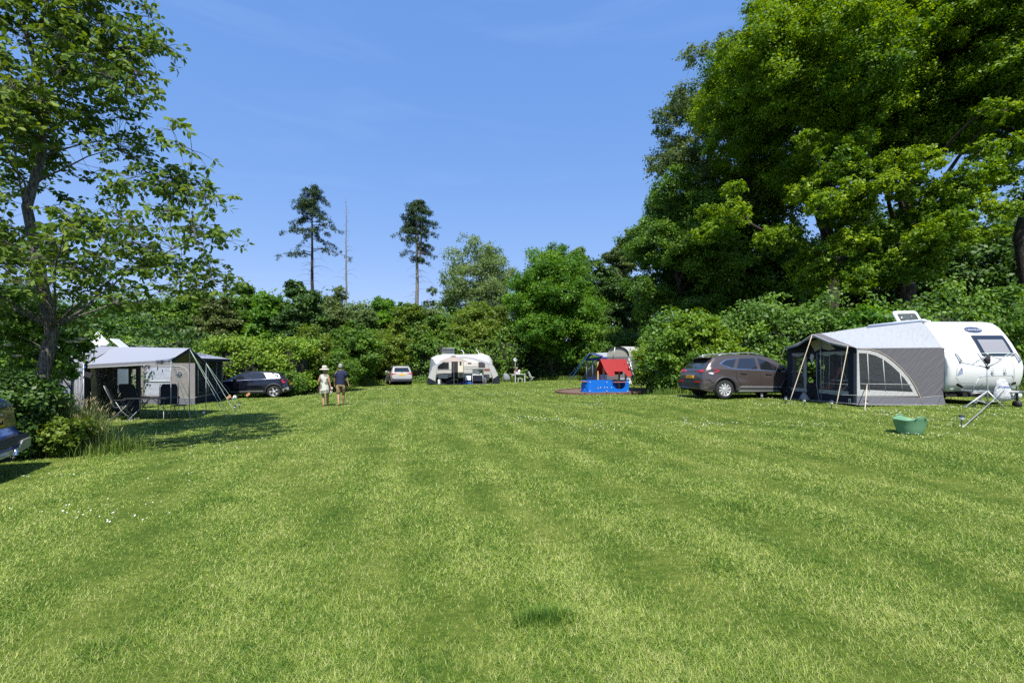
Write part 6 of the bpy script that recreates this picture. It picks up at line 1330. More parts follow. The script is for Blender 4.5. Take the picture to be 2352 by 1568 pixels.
# ---------------- play house on bark chips
def playhouse():
    D = 24.4; gz = H(5.1, D) + .03; t = thing("play_house", "blue and red play house shaped like a boat with cabin roof", "play house", (5.1, D, gz))
    BLU = mat("hdpe_blue", (.003, .125, .52), .4, 0, .4, noise_s=3, noise_a=.05); RDP = mat("hdpe_red", (.265, .012, .015), .6, 0, .15, noise_s=3, noise_a=.05); PIN = mat("pine_post", (.45, .28, .12), .7, noise_s=12, noise_a=.25); SLT = mat("seat_salmon", (.42, .16, .13), .5)
    x = lambda a: (2200 + a / 4.704 - 2048) / 1820 * D - 5.1; z = lambda b: 1.6 - (1350 + b / 4.704 - 1465) / 1820 * D - gz
    yb = .95
    def slot(cx, cy, ang, l, w): 
        ca, sa = math.cos(ang), math.sin(ang); return [(cx + ca * u * l - sa * v * w, cy + sa * u * l + ca * v * w) for u, v in ((-1, -.5), (-.9, -1), (.9, -1), (1, -.5), (1, .5), (.9, 1), (-.9, 1), (-1, .5))]
    out = [(x(722), z(1050)), (x(722), z(805)), (x(735), z(797)), (x(1130), z(797)), (x(1160), z(808)), (x(1178), z(835)), (x(1190), z(880)), (x(1210), z(920)), (x(1240), z(950)), (x(1270), z(965)), (x(1330), z(968)), (x(1375), z(955)), (x(1402), z(925)), (x(1417), z(880)), (x(1420), z(830)), (x(1432), z(806)), (x(1455), z(796)), (x(1487), z(796)), (x(1487), z(1045))]
    h1 = slot(x(882), z(968), R(44), .15, .022); h2 = slot(x(842), z(925), R(44), .06, .018)
    mb = MB(); mb.poly(out, [h1, h2], lambda a, b: (a, 0, b), (0, .04, 0)); mb.build("front_panel", BLU, t)
    mb = MB(); mb.poly([(x(700), z(1030)), (x(700), z(812)), (x(1300), z(812)), (x(1480), z(800)), (x(1480), z(1030))], [], lambda a, b: (a, yb, b), (0, .04, 0)); mb.build("back_panel", BLU, t)
    mb = MB(); mb.poly([(.0, .0), (.0, z(800)), (.25, z(800)), (.95, z(800)), (.95, 0), (.62, 0), (.6, .28), (.5, .42), (.38, .28), (.36, 0)], [], lambda a, b: (x(722) - .3 * math.sin(math.pi * a / .95) - .02, a + .01, b), (.03, 0, 0)); mb.build("bow_panel", BLU, t)
    mb = MB(); mb.box((x(1484) - .0, yb / 2 + .02, z(920)), (.04, yb - .04, z(800) - z(1045))); mb.build("stern_panel", BLU, t, .005)
    mb = MB(); mb.box((x(670), .42, z(828)), (.30, .8, .03)); mb.build("bench", SLT, t, .008); mb = MB(); mb.box((x(1300), .0, z(835)), (x(1418) - x(1178), .26, .03)); mb.build("counter", SLT, t, .006)
    for a, yy in ((958, .86), (1042, .42), (1368, .80), (1460, .42)):
        mb = MB(); mb.box((x(a), yy, z(640) / 2 + .28), (.09, .09, z(640) + .5)); mb.build("post", PIN, t, .006)
    # roof boards
    zr, zl = z(408), z(735); 
    ro = [(x(972), 0), (x(1468), 0)]
    def arcp(cx, cz, r, a0, a1, n=8): return [(cx + r * math.cos(R(a0 + (a1 - a0) * k / n)), cz + r * math.sin(R(a0 + (a1 - a0) * k / n))) for k in range(n + 1)]
    P = [(x(972), zr), (x(1040), z(620))] + [(x(1060), z(665)), (x(1090), z(700)), (x(1130), z(727)), (x(1170), z(733)), (x(1200), z(720)), (x(1215), z(695)), (x(1215), z(670)), (x(1208), z(650)), (x(1208), z(636)), (x(1395), z(636)), (x(1400), z(665)), (x(1425), z(705)), (x(1465), z(727)), (x(1500), z(727)), (x(1528), z(712)), (x(1535), z(690)), (x(1468), zr)]
    sl = lambda b: .42 - (zr - b) * .62
    mb = MB(); mb.poly(P, [], lambda a, b: (a, sl(b), b), (0, .035, .02)); mb.build("front_roof_board", RDP, t)
    mb = MB(); mb.poly([(x(972), zr), (x(1468), zr), (x(1440), z(700)), (x(1300), z(700)), (x(1150), z(700)), (x(930), z(700)), (x(920), z(620))], [], lambda a, b: (a, .84 - sl(b), b), (0, .035, .0)); mb.build("back_roof_board", RDP, t)
    for a, b in ((755, 838), (1070, 842), (1465, 838), (950, 940), (1028, 940), (1078, 940), (1157, 940), (750, 1006), (1070, 1006), (1460, 1006), (1264, 1036)):
        mb = MB(); mb.sphere((x(a), -.012, z(b)), (.028, .02, .028), 8, 6); mb.build("bolt_cap", GRYP if False else LMP, t)
    for a, b in ((1000, 412), (1130, 412), (1315, 412), (1445, 412), (1055, 563), (1447, 563), (1075, 646), (1468, 646)):
        mb = MB(); mb.sphere((x(a), sl(z(b)) - .01, z(b)), (.022, .018, .022), 8, 6); mb.build("bolt_cap", SLT, t)
    # bark chip bed with timber edging
    s = thing("timber_edging", "low brown timber ring edging the bark chips under the play house", "edging", (4.98, D, H(4.98, D)))
    n = 30
    for k in range(n):
        a0 = 2 * math.pi * k / n; a1 = 2 * math.pi * (k + .96) / n; q = [Vector((2.55 * math.cos(a) , .5 + 2.15 * math.sin(a), 0)) for a in (a0, a1)]
        mb = MB(); zz = [H(4.98 + p.x, D + p.y) - s.location.z for p in q]; d = q[1] - q[0]; nn = Vector((d.y, -d.x, 0)).normalized() * .06
        mb.loft([[tuple(q[i] + nn + Vector((0, 0, zz[i] - .05))), tuple(q[i] + nn + Vector((0, 0, zz[i] + .11))), tuple(q[i] - nn + Vector((0, 0, zz[i] + .12))), tuple(q[i] - nn + Vector((0, 0, zz[i] - .05)))] for i in (0, 1)], True, True, False)
        mb.build("log", mat("old_timber", (.15, .085, .055), .9, noise_s=9, noise_a=.45, bump=.6), s)
    rg = np.random.default_rng(8); m = 26; vs = [(0, .5, H(4.98, D + .5) - s.location.z + .045)] + [(2.5 * math.cos(2 * math.pi * k / m), .5 + 2.1 * math.sin(2 * math.pi * k / m), H(4.98 + 2.5 * math.cos(2 * math.pi * k / m), D + .5 + 2.1 * math.sin(2 * math.pi * k / m)) - s.location.z + .045) for k in range(m)]
    me = bpy.data.meshes.new("bark_chips"); me.from_pydata(vs, [], [(0, 1 + k, 1 + (k + 1) % m) for k in range(m)]); me.materials.append(mat("bark_chip", (.14, .095, .07), .95, noise_s=40, noise_a=.7, bump=1, bump_s=50)); o = link("bark_chips", me); o.location = s.location; tag(o, "brown bark chips spread under the play house", "bark chips", kind="stuff")
playhouse()
# ---------------- small things
def ball():
    p = gp(939, 1598); t = thing("football", "white football with dark patches lying in front of the black car", "ball", tuple(p)); mb = MB(); mb.sphere((0, 0, .115), .11, 20, 14); mb.build("ball_skin", mat("ball_white", (.72, .72, .72), .4), t)
    mb = MB()
    for d in ((-.35, -.8, .45), (.45, -.85, .1), (-.1, -.75, -.6), (.7, -.3, .6), (-.9, -.3, .0)):
        v = Vector(d).normalized(); a = v.cross(Vector((0, 0, 1))).normalized(); b = v.cross(a); c = v * .111
        mb.add([tuple(c * (.985 if False else 1.0) + (a * math.cos(k * 1.2566) + b * math.sin(k * 1.2566)) * .034 + Vector((0, 0, .115))) for k in range(5)], [(0, 1, 2, 3, 4)])
    mb.build("ball_patches", BLK, t)
ball()
WD = mat("orange_wood", (.50, .24, .10), .7)
for px, py, lab in ((992, 1600, "right orange wooden figure on a black stake before the black car"), (915, 1612, "left orange wooden figure on a black stake below the ropes")):
    p = gp(px, py); t = thing("wooden_stake_figure", lab, "garden ornament", tuple(p), group="orange wooden figures on stakes"); mb = MB(); mb.tube([(0, 0, -.05), (0, 0, .26)], .012, 5); mb.build("stake", BLK, t)
    mb = MB(); mb.poly([(-.10, .20), (-.10, .30), (-.03, .33), (.0, .38), (.09, .40), (.10, .27), (.03, .25), (.0, .19)], [], lambda a, b: (a, 0, b), (0, .02, 0)); mb.build("figure", WD, t)
def dish(px, py, D, r, lab, h0):
    c = A4(px, py, D); g = H(c.x, D); t = thing("satellite_dish", lab, "satellite dish", (c.x, D, g)); z = c.z - g
    mb = MB(); rr = [[(q * r * math.cos(k * .4488), -.02 - .10 * r * (q * q) , z + q * r * math.sin(k * .4488)) for k in range(14)] for q in (.02, .4, .75, 1)]; mb.loft(rr, False); mb.build("reflector", mat("dish_grey", (.5, .53, .56), .4), t)
    mb = MB(); mb.tube([(0, .03, 0), (0, .03, z)], .02, 6); mb.build("mast", STL, t); mb = MB(); mb.tube([(0, 0, z - r * .8), (0, -.4 * r * 2, z - r * .2)], .012, 5); mb.build("feed_arm", STL, t)
dish(2061, 1438, 43.2, .19, "round pale dish on a mast left of the seated people in the shade", 0); dish(1464, 1461, 40, .17, "small white dish against the hedge left of the white car", 0)
def garden_table():
    D = 41.6; g = H(.6, D); t = thing("garden_table", "white garden table with patterned cloth edge in the shade of the trees", "table", (.62, D, g)); x = lambda a: (1980 + a / 11.2 - 2048) / 1820 * D - .62
    W = mat("white_wood", (.5, .52, .5), .5)
    mb = MB(); mb.box(((x(720) + x(1385)) / 2, .25, .74), (x(1385) - x(720), .8, .04)); mb.build("tabletop", W, t, .01)
    for a in (910, 1335):
        for y in (-.08, .55): mb = MB(); mb.box((x(a), y, .36), (.07, .07, .72)); mb.build("leg", W, t, .006)
    mb = MB(); sheet(mb, [(x(715), -.16, .765), (x(900), -.16, .765), (x(870), -.17, .62), (x(780), -.17, .60)], 4, 2); mb.build("cloth_corner", F_lg, t)
    st = thing("garden_stool", "small white stool in front of the white garden table", "stool", (.62 + x(1120), D - .5, H(.6, D - .5))); mb = MB(); mb.box((0, 0, .38), (.42, .3, .04)); mb.build("seat", W, st, .005)
    for sx in (-.18, .18):
        for sy in (-.12, .12): mb = MB(); mb.box((sx, sy, .18), (.045, .045, .36)); mb.build("leg", W, st)
    l = thing("table_lamp", "white table lamp standing on the white garden table", "lamp", (.62 + x(1090), D + .2, g + .76)); mb = MB(); mb.lathe([(.001, 0), (.09, 0), (.05, .06), (.02, .18), (.02, .22)], n=14); mb.build("base", W, l); mb = MB(); mb.lathe([(.10, .2), (.075, .38), (.001, .38)], n=16); mb.build("lamp_shade", mat("shade_white", (.7, .72, .75), .6), l)
    for px, rz, lab in ((1640, R(100), "white wooden folding chair right of the garden table"), (1010, R(180), "white garden chair behind the garden table with a seated man")):
        c = thing("garden_chair", lab, "chair", (.62 + x(px), D + (.25 if px > 1200 else .95), H(.62 + x(px), D)), rz, "white chairs round the garden table"); mb = MB(); mb.box((0, 0, .44), (.45, .42, .03)); mb.build("seat", W, c)
        mb = MB(); mb.box((0, .26, .75), (.45, .03, .45), rx=R(-12)); mb.build("backrest", W, c)
        for s in (-.2, .2): mb = MB(); mb.tube([(s, -.2, 0), (s, .28, .95)], .018, 5); mb.build("leg", W, c); mb = MB(); mb.tube([(s, .25, 0), (s, -.12, .45)], .018, 5); mb.build("leg", W, c)
    b = thing("covered_barbecue", "barbecue under a loose grey cover beside the far porch awning", "covered barbecue", tuple(A4(2026, 1516, 40.2) * Vector((1, 1, 0)) if False else (A4(2026, 1516, 40.2).x, 40.2, H(A4(2026, 1516, 40.2).x, 40.2)))); rg = np.random.default_rng(5)
    mb = MB(); rr = []
    for z, a_, o_ in ((.22, .30, .02), (.3, .34, 0), (.5, .33, 0), (.68, .28, -.03), (.8, .2, -.1), (.86, .1, -.12)): rr.append([(o_ + a_ * math.cos(k * .5236) * (1 + rg.normal(0, .06)), a_ * .8 * math.sin(k * .5236), z) for k in range(12)])
    mb.loft(rr, True); mb.build("cover", fabric("cover_grey", (.22, .235, .25), .05, 8, 1.0), b)
    for s in (-.2, .2): mb = MB(); mb.tube([(s, 0, 0), (s, 0, .3)], .02, 5); mb.build("leg", STL, b)
garden_table()
# ------------------------------------------------------------------ people
SKIN = mat("skin", (.36, .19, .125), .55, 0, .4); HAIRG = mat("grey_hair", (.30, .29, .28), .85, bump=.6, bump_s=160); NAVYC = mat("navy_jersey", (.010, .014, .055), .85, bump=.5, bump_s=14); KHAK = mat("khaki_cotton", (.22, .16, .085), .85, bump=.5, bump_s=16)
EYE = mat("eye_white", (.7, .7, .7), .3); LIP = mat("lip", (.35, .12, .10), .5)
def skin_mesh(V, E, Rr, root=0, sub=2):
    me = bpy.data.meshes.new("tmp"); me.from_pydata([tuple(v) for v in V], E, []); o = bpy.data.objects.new("tmp", me); COL.objects.link(o)
    md = o.modifiers.new("s", 'SKIN'); md.use_smooth_shade = True
    sv = me.skin_vertices[0].data if me.skin_vertices else None
    if sv is None:
        bm = bmesh.new(); bm.from_mesh(me); bm.verts.layers.skin.verify(); bm.to_mesh(me); bm.free(); sv = me.skin_vertices[0].data
    for i, r in enumerate(Rr): sv[i].radius = r if isinstance(r, tuple) else (r, r); sv[i].use_root = (i == root)
    o.modifiers.new("d", 'SUBSURF').levels = sub
    dg = bpy.context.evaluated_depsgraph_get(); dg.update(); m2 = bpy.data.meshes.new_from_object(o.evaluated_get(dg)); bpy.data.objects.remove(o); bpy.data.meshes.remove(me)
    return m2
def hand(wrist, dirv, side, curl=.35, s=1.0):
    """palm, four unequal bent fingers and a thumb that leaves the side of the palm"""
    w = Vector(wrist); d = Vector(dirv).normalized(); a = Vector(side) - d * d.dot(Vector(side)); a.normalize(); n = d.cross(a)
    mb = MB(); mb.ell([(w + d * t * s, a * p * s, n * q * s) for t, p, q in ((-.02, .024, .020), (.0, .028, .020), (.04, .040, .019), (.075, .043, .016), (.09, .040, .012), (.096, .03, .006))], 12)
    for k, (off, L_) in enumerate(((-.030, .072), (-.010, .082), (.011, .077), (.030, .060))):
        p = w + d * .082 * s + a * off * s; dd = d.copy(); pts = [p]; 
        for j, f in enumerate((.45, .32, .23)): dd = (dd + n * curl * (.5 + .5 * j)).normalized(); pts.append(pts[-1] + dd * L_ * f * s)
        mb.tube(pts, [.0095 * s, .009 * s, .008 * s, .006 * s], 6)
    p = w + d * .022 * s - a * .032 * s; mb.tube([p, p - a * .022 * s + d * .025 * s, p - a * .028 * s + d * .052 * s + n * .01 * s, p - a * .022 * s + d * .07 * s + n * .018 * s], [.013 * s, .011 * s, .009 * s, .007 * s], 6)
    return mb
def head(mb, c, s=1.0, f=1):
    c = Vector(c)
    mb.ell([(c + Vector((0, y, z)) * s, (a * s, 0, 0), (0, b * s, 0)) for z, a, b, y in ((-.125, .03, .03, .02), (-.11, .045, .05, .03), (-.07, .058, .078, .016), (-.02, .070, .092, .004), (.03, .075, .096, 0), (.07, .070, .088, 0), (.10, .050, .065, 0), (.117, .02, .03, 0))], 16)
    mb.ell([(c + Vector((0, .085 + y, z)) * s, (a * s, 0, 0), (0, a * 1.1 * s, 0)) for z, a, y in ((-.045, .012, .012), (-.03, .017, .018), (0, .011, .006), (.02, .006, 0))], 8)
    for q in (1, -1): mb.ell([(c + Vector((q * .076, -.005, z)) * s, (.010 * s, 0, 0), (0, w * s, 0)) for z, w in ((-.045, .008), (-.03, .015), (.0, .019), (.018, .014), (.024, .005))], 8)
def person(label, loc, rz, V, E, Rr, hands, headc, face=True):
    t = thing("person", label, "person", loc, rz); me = skin_mesh(V, E, Rr)
    mb = MB(); k = len(me.vertices); mb.v = [tuple(v.co) for v in me.vertices]; mb.f = [tuple(p.vertices) for p in me.polygons]; mb.mi = [0] * len(mb.f); mb.sm = [True] * len(mb.f); bpy.data.meshes.remove(me)
    head(mb, headc)
    for h in hands: q = hand(*h); mb.add(q.v, q.f, True)
    mb.build("body", SKIN, t)
    if face:
        for q in (1, -1): m2 = MB(); m2.sphere((headc[0] + q * .03, headc[1] + .086, headc[2] + .005), (.012, .008, .007), 8, 6); m2.build("eye", EYE, t)
        m2 = MB(); m2.tube([(headc[0] - .022, headc[1] + .086, headc[2] - .068), (headc[0], headc[1] + .094, headc[2] - .066), (headc[0] + .022, headc[1] + .086, headc[2] - .068)], .005, 5); m2.build("mouth", LIP, t)
    return t
def limb_chain(V, E, Rr, start, pts):
    p = start
    for q, r in pts: V.append(q); Rr.append(r); E.append((p, len(V) - 1)); p = len(V) - 1
    return p
def tubeish(name, m, t, rings, n=16): mb = MB(); mb.ell(rings, n); return mb.build(name, m, t)
def walking_man():
    V = [(0, 0, .95)]; Rr = [(.13, .10)]; E = []
    limb_chain(V, E, Rr, 0, [((0, .0, 1.12), (.125, .09)), ((0, .0, 1.30), (.145, .10)), ((0, 0, 1.43), (.10, .07)), ((0, .0, 1.49), .058), ((0, .005, 1.56), .052), ((0, .01, 1.62), .055)])
    sh = 3
    limb_chain(V, E, Rr, sh, [((-.17, -.0, 1.42), .058), ((-.235, -.05, 1.16), .044), ((-.255, .04, .93), .027), ((-.255, .05, .915), .025)])
    limb_chain(V, E, Rr, sh, [((.17, .0, 1.42), .058), ((.25, .0, 1.15), .044), ((.315, .06, .93), .027), ((.318, .063, .915), .025)])
    limb_chain(V, E, Rr, 0, [((-.09, 0, .86), .095), ((-.085, .02, .50), .056), ((-.075, -.06, .32), .056), ((-.03, -.16, .10), .034), ((-.03, -.155, .055), .034), ((-.025, -.04, .028), (.030, .022))])
    limb_chain(V, E, Rr, 0, [((.09, .02, .86), .095), ((.085, .17, .51), .056), ((.075, .18, .33), .056), ((.06, .24, .10), .034), ((.06, .24, .055), .034), ((.065, .36, .028), (.030, .022))])
    t = person("grey haired person in navy polo and khaki shorts walking away barefoot", gp(1362, 1622), R(6), V, E, Rr, [((-.255, .055, .91), (0, .25, -1), (0, 1, 0), .5), ((.318, .066, .91), (.25, .15, -1), (0, 1, 0), .2)], (0, .015, 1.665))
    mb = MB(); c = (0, .005, 1.69); mb.ell([((0, y, z), (a, 0, 0), (0, b, 0)) for z, a, b, y in ((1.60, .062, .055, -.035), (1.64, .078, .080, -.022), (1.69, .084, .096, -.008), (1.735, .080, .096, -.004), (1.77, .062, .075, 0), (1.795, .028, .035, 0))], 16); mb.build("hair", HAIRG, t)
    mb = MB(); mb.ell([((0, 0, z), (a, 0, 0), (0, b, 0)) for z, a, b in ((.90, .178, .128), (.93, .180, .130), (1.05, .170, .125), (1.18, .180, .128), (1.30, .195, .130), (1.38, .200, .120), (1.43, .19, .10), (1.47, .13, .085), (1.49, .072, .066))], 20)
    for s in (-1, 1):
        e = (-.225, -.04, 1.20) if s < 0 else (.238, .0, 1.20)
        mb.ell([((s * .10, 0, 1.41), (.02, 0, .10), (0, .09, 0)), ((s * .17, -.005, 1.40), (.055, 0, .075), (0, .085, 0)), ((s * .20, -.015, 1.33), (.07, 0, .03), (0, .08, 0)), ((e[0], e[1], e[2]), (.062, 0, .012), (0, .068, 0))], 14)
    mb.build("polo_shirt", NAVYC, t); mb = MB(); mb.ell([((0, -.0, z), (a, 0, 0), (0, a * .95, 0)) for z, a in ((1.475, .082), (1.50, .074), (1.512, .070))], 16); mb.build("collar", NAVYC, t)
    mb = MB(); mb.ell([((0, 0, z), (a, 0, 0), (0, b, 0)) for z, a, b in ((.99, .165, .118), (.92, .175, .128), (.84, .178, .130), (.80, .165, .118))], 18)
    for s, k in ((-1, .02), (1, .15)): mb.ell([((s * .088, 0, .86), (.09, 0, 0), (0, .115, 0)), ((s * .09, k * .5, .70), (.095, 0, 0), (0, .105, 0)), ((s * .088, k * .9, .57), (.088, 0, 0), (0, .092, 0)), ((s * .088, k * .95, .54), (.088, 0, 0), (0, .092, 0))], 14)
    mb.build("shorts", KHAK, t)
walking_man()
def dress_mat():
    m, t, N, L, b = newmat("leaf_print_dress"); tc = N.new("ShaderNodeTexCoord"); v = N.new("ShaderNodeTexVoronoi"); v.inputs["Scale"].default_value = 6; L.new(tc.outputs["Object"], v.inputs["Vector"])
    w = N.new("ShaderNodeTexWave"); w.inputs["Scale"].default_value = 22; w.inputs["Distortion"].default_value = 6; L.new(tc.outputs["Object"], w.inputs["Vector"])
    a = N.new("ShaderNodeMath"); a.operation = 'LESS_THAN'; a.inputs[1].default_value = .52; L.new(v.outputs["Distance"], a.inputs[0])
    c = N.new("ShaderNodeMath"); c.operation = 'MULTIPLY'; L.new(a.outputs[0], c.inputs[0]); mr = N.new("ShaderNodeMapRange"); mr.inputs[1].default_value = .2; mr.inputs[2].default_value = .6; mr.inputs[3].default_value = .6; L.new(w.outputs["Fac"], mr.inputs[0]); L.new(mr.outputs[0], c.inputs[1])
    mx = N.new("ShaderNodeMix"); mx.data_type = 'RGBA'; mx.inputs[6].default_value = (.50, .50, .45, 1); mx.inputs[7].default_value = (.10, .12, .06, 1); L.new(c.outputs[0], mx.inputs[0]); L.new(mx.outputs[2], b.inputs["Base Color"]); b.inputs["Roughness"].default_value = .8
    return m
def walking_woman():
    V = [(0, 0, .90)]; Rr = [(.13, .11)]; E = []
    limb_chain(V, E, Rr, 0, [((0, .0, 1.05), (.115, .09)), ((0, .0, 1.22), (.135, .10)), ((0, 0, 1.34), (.09, .065)), ((0, .0, 1.39), .05), ((0, .005, 1.45), .045), ((0, .01, 1.50), .048)])
    limb_chain(V, E, Rr, 3, [((-.15, 0, 1.33), .050), ((-.225, -.03, 1.06), .042), ((-.235, .08, .86), .026), ((-.235, .09, .85), .024)])
    limb_chain(V, E, Rr, 3, [((.15, 0, 1.33), .050), ((.21, -.04, 1.07), .042), ((.265, -.02, .84), .026), ((.267, -.018, .83), .024)])
    limb_chain(V, E, Rr, 0, [((-.085, 0, .82), .10), ((-.06, .03, .46), .056), ((-.05, -.02, .30), .055), ((.0, -.10, .09), .033), ((.0, -.10, .05), .033), ((.0, .03, .026), (.028, .02))])
    limb_chain(V, E, Rr, 0, [((.085, .02, .82), .10), ((.08, .16, .47), .056), ((.07, .17, .31), .055), ((.055, .22, .09), .033), ((.055, .22, .05), .033), ((.06, .33, .026), (.028, .02))])
    t = person("person in leaf print sleeveless dress and cream sun hat walking away", gp(1298, 1625), R(2), V, E, Rr, [((-.235, .095, .845), (0, .5, -1), (0, 1, 0), .6), ((.267, -.016, .825), (.1, .1, -1), (0, 1, 0), .7)], (0, .015, 1.545))
    mb = MB(); mb.ell([((0, -.01, z), (a, 0, 0), (0, b, 0)) for z, a, b in ((1.45, .05, .045), (1.49, .076, .075), (1.56, .082, .09), (1.62, .07, .08))], 14); mb.build("hair", mat("blond_grey_hair", (.32, .24, .15), .85), t)
    HAT = mat("straw_hat", (.58, .54, .42), .8, bump=.6, bump_s=90)
    mb = MB(); mb.ell([((0, .01 + y, z), (a, 0, 0), (0, b, 0)) for z, a, b, y in ((1.562, .205, .20, -.02), (1.575, .19, .185, -.02), (1.605, .115, .125, 0), (1.62, .102, .112, 0), (1.70, .098, .108, 0), (1.725, .088, .095, 0), (1.735, .05, .055, 0), (1.735, .01, .01, 0))], 24, False); mb.build("sun_hat", HAT, t)
    mb = MB(); mb.ell([((0, .01, z), (a, 0, 0), (0, a * 1.1, 0)) for z, a in ((1.61, .113), (1.65, .106), (1.652, .10))], 20, False); mb.build("hat_band", mat("hat_band_grey", (.16, .15, .12), .8), t)
    DM = dress_mat(); mb = MB(); mb.ell([((0, 0, z), (a, 0, 0), (0, b, 0)) for z, a, b in ((.56, .205, .175), (.57, .205, .175), (.68, .198, .165), (.80, .192, .155), (.90, .178, .145), (1.02, .155, .125), (1.14, .162, .125), (1.24, .172, .125), (1.32, .165, .10), (1.365, .12, .078), (1.385, .08, .06))], 22); mb.build("dress", DM, t)
    mb = MB()
    for z in (.60, .66): mb.ell([((0, 0, z + q), (.207 - (z - .6) * .08, 0, 0), (0, .177 - (z - .6) * .08, 0)) for q in (0, .022)], 22, False)
    mb.build("dress_hem_band", mat("hem_olive", (.16, .18, .10), .8), t)
    for x, y in ((.0, -.06), (.057, .26)): mb = MB(); mb.ell([((x, y + q, .008), (w, 0, 0), (0, 0, .008)) for q, w in ((-.08, .02), (-.06, .035), (.05, .04), (.11, .035), (.13, .015))], 12); mb.build("sandal", mat("sandal_brown", (.20, .10, .06), .7), t)
    w = t.matrix_basis @ Vector((.29, -.03, .70)); c = thing("folded_cloth", "white and red cloth carried in the hand of the person with the sun hat", "cloth", tuple(w)); mb = MB(); mb.ell([((.0, 0, z), (a, 0, 0), (0, .03, 0)) for z, a in ((-.16, .02), (-.13, .05), (-.06, .055), (-.01, .03), (.02, .03))], 12); mb.build("cloth_lower", F_white, c)
    mb = MB(); mb.ell([((.03, 0, z), (a, 0, 0), (0, .035, 0)) for z, a in ((.0, .03), (.05, .045), (.12, .03))], 12); mb.build("cloth_upper", F_white, c); mb = MB(); mb.ell([((.01, -.0, z), (a, 0, 0), (0, .036, 0)) for z, a in ((-.04, .038), (.0, .042), (.035, .04))], 12); mb.build("cloth_stripe", mat("cloth_red", (.30, .03, .03), .7), c)
    w = t.matrix_basis @ Vector((-.22, .06, .80)); c = thing("handbag", "dark brown handbag at the left hip of the person with the sun hat", "bag", tuple(w)); mb = MB(); mb.ell([((0, 0, z), (a, 0, 0), (0, .09, 0)) for z, a in ((-.18, .03), (-.15, .05), (-.02, .05), (.05, .03))], 12); mb.build("bag_body", mat("bag_leather", (.05, .025, .02), .6), c); mb = MB(); mb.tube([(0, -.06, .03), (.05, -.05, .3), (.14, 0, .54)], .008, 5); mb.build("strap", mat("bag_leather", (.05, .025, .02), .6), c)
walking_woman()
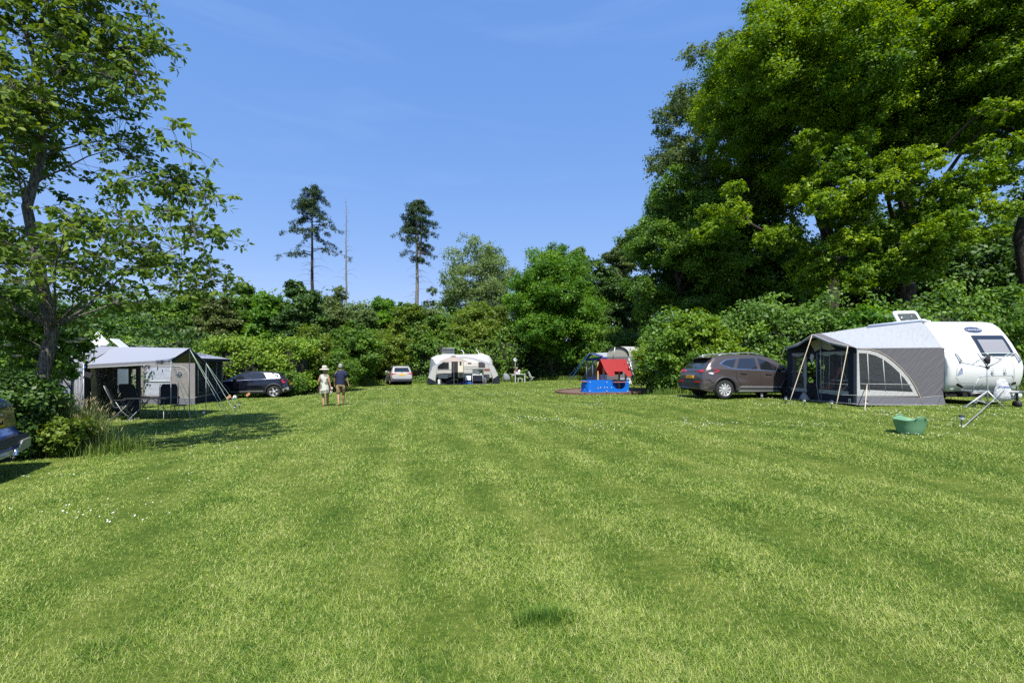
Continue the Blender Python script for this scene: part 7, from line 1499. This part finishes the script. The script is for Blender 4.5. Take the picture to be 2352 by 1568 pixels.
def seated_man():
    D = 42.5; x = A4(2067, 0, D).x; V = [(0, 0, .55)]; Rr = [(.14, .12)]; E = []
    limb_chain(V, E, Rr, 0, [((0, .0, .72), (.13, .10)), ((0, -.03, .90), (.15, .10)), ((0, -.04, 1.02), (.10, .07)), ((0, -.04, 1.08), .055), ((0, -.05, 1.14), .05), ((0, -.05, 1.18), .05)])
    limb_chain(V, E, Rr, 3, [((-.18, -.03, 1.0), .055), ((-.24, -.16, .82), .043), ((-.12, -.38, .80), .028)]); limb_chain(V, E, Rr, 3, [((.18, -.03, 1.0), .055), ((.26, -.16, .82), .043), ((.30, -.40, .80), .028)])
    for s in (-1, 1): limb_chain(V, E, Rr, 0, [((s * .09, -.05, .52), .09), ((s * .12, -.42, .50), .06), ((s * .12, -.42, .28), .052), ((s * .12, -.40, .09), .034), ((s * .12, -.50, .035), (.03, .022))])
    t = person("person in dark top sitting behind the white garden table in the shade", (x, D, H(x, D)), 0, V, E, Rr, [((-.12, -.39, .80), (.5, -1, 0), (1, 0, 0), .3), ((.30, -.41, .80), (.0, -1, 0), (1, 0, 0), .3)], (0, -.055, 1.235), False)
    for q in (1, -1): m2 = MB(); m2.sphere((q * .03, -.15, 1.24), (.012, .008, .007), 8, 6); m2.build("eye", EYE, t)
    m2 = MB(); m2.ell([((0, -.158, z), (a, 0, 0), (0, a * 1.2, 0)) for z, a in ((1.19, .012), (1.205, .016), (1.25, .007))], 8); m2.build("nose", SKIN, t); m2 = MB(); m2.tube([(-.022, -.15, 1.165), (.022, -.15, 1.165)], .005, 5); m2.build("mouth", LIP, t)
    mb = MB(); mb.ell([((0, -.035, z), (a, 0, 0), (0, b, 0)) for z, a, b in ((1.24, .079, .085), (1.29, .082, .096), (1.34, .062, .078), (1.365, .02, .03))], 14); mb.build("hair", HAIRG, t)
    mb = MB(); mb.ell([((0, y, z), (a, 0, 0), (0, b, 0)) for z, a, b, y in ((.52, .18, .15, 0), (.72, .175, .14, -.01), (.90, .20, .14, -.03), (1.0, .18, .11, -.04), (1.05, .10, .08, -.04), (1.08, .07, .065, -.04))], 18)
    for s in (-1, 1): mb.ell([((s * .14, -.03, .98), (.03, 0, .07), (0, .08, 0)), ((s * .20, -.08, .92), (.055, 0, .03), (0, .06, .03)), ((s * .235, -.15, .83), (.058, 0, 0), (0, .03, .05))], 12)
    mb.build("shirt", NAVYC, t); mb = MB()
    for s in (-1, 1): mb.ell([((s * .09, .02, .52), (.10, 0, 0), (0, 0, .10)), ((s * .11, -.25, .52), (.09, 0, 0), (0, 0, .085)), ((s * .12, -.43, .50), (.075, 0, 0), (0, 0, .075))], 12)
    mb.build("shorts", KHAK, t)
seated_man()
# longer unmown grass and weeds at the foot of the hedges
def verge():
    rg = np.random.default_rng(12); V = []; vv = []
    for p0, p1, n, w, h in (((6.5, 20.3), (15.5, 19.9), 9000, .35, .34), ((3.5, 45), (9.5, 41.5), 4000, .7, .4), ((-12.2, 29.2), (-12.4, 42), 5000, .35, .35), ((-12.5, 41.8), (0, 43.2), 6000, .35, .4), ((-23, 27.6), (-13, 27.5), 6000, .35, .3), ((-13.5, 9.5), (-7.6, 9.0), 5000, .35, .32), ((7.6, 23.2), (7.4, 20.6), 3000, .25, .4), ((13, 18.5), (20, 17.0), 4000, .4, .4), ((0.5, 44.5), (4, 45), 2500, .5, .3)):
        u = rg.random(n); x = p0[0] + (p1[0] - p0[0]) * u + rg.normal(0, w * .4, n); y = p0[1] + (p1[1] - p0[1]) * u + rg.normal(0, w, n); z = hgt(x, y); D = np.hypot(x, y)
        hh = h * (.35 + .9 * rg.random(n)) * (.6 + .6 * noise_row(u * 30, 4)); th = rg.random(n) * 6.283; wd = .0011 * D * (.6 + .6 * rg.random(n)); l = hh * (.1 + .5 * rg.random(n))
        s = np.stack([-np.sin(th), np.cos(th), 0 * th], -1) * wd[:, None] * .5; B = np.stack([x, y, z - .01], -1); M = B + np.stack([np.cos(th) * l * .3, np.sin(th) * l * .3, hh * .6], -1); T_ = B + np.stack([np.cos(th) * l, np.sin(th) * l, hh], -1)
        V.append(np.stack([B - s, B + s, M + s * .8, M - s * .8], 1)); V.append(np.stack([M - s * .8, M + s * .8, T_ + s * .1, T_ - s * .1], 1)); r = .2 + .6 * rg.random(n); vv += [r, r]
    tag(link("verge_grass", fast_mesh("verge_grass", np.concatenate(V), 4, np.concatenate(vv), [leaf_mat("verge_blade", (.05, .11, .015), (.12, .20, .03), (.24, .28, .07), .3)])), "longer unmown grass along the feet of the hedges", "grass", kind="stuff")
verge()
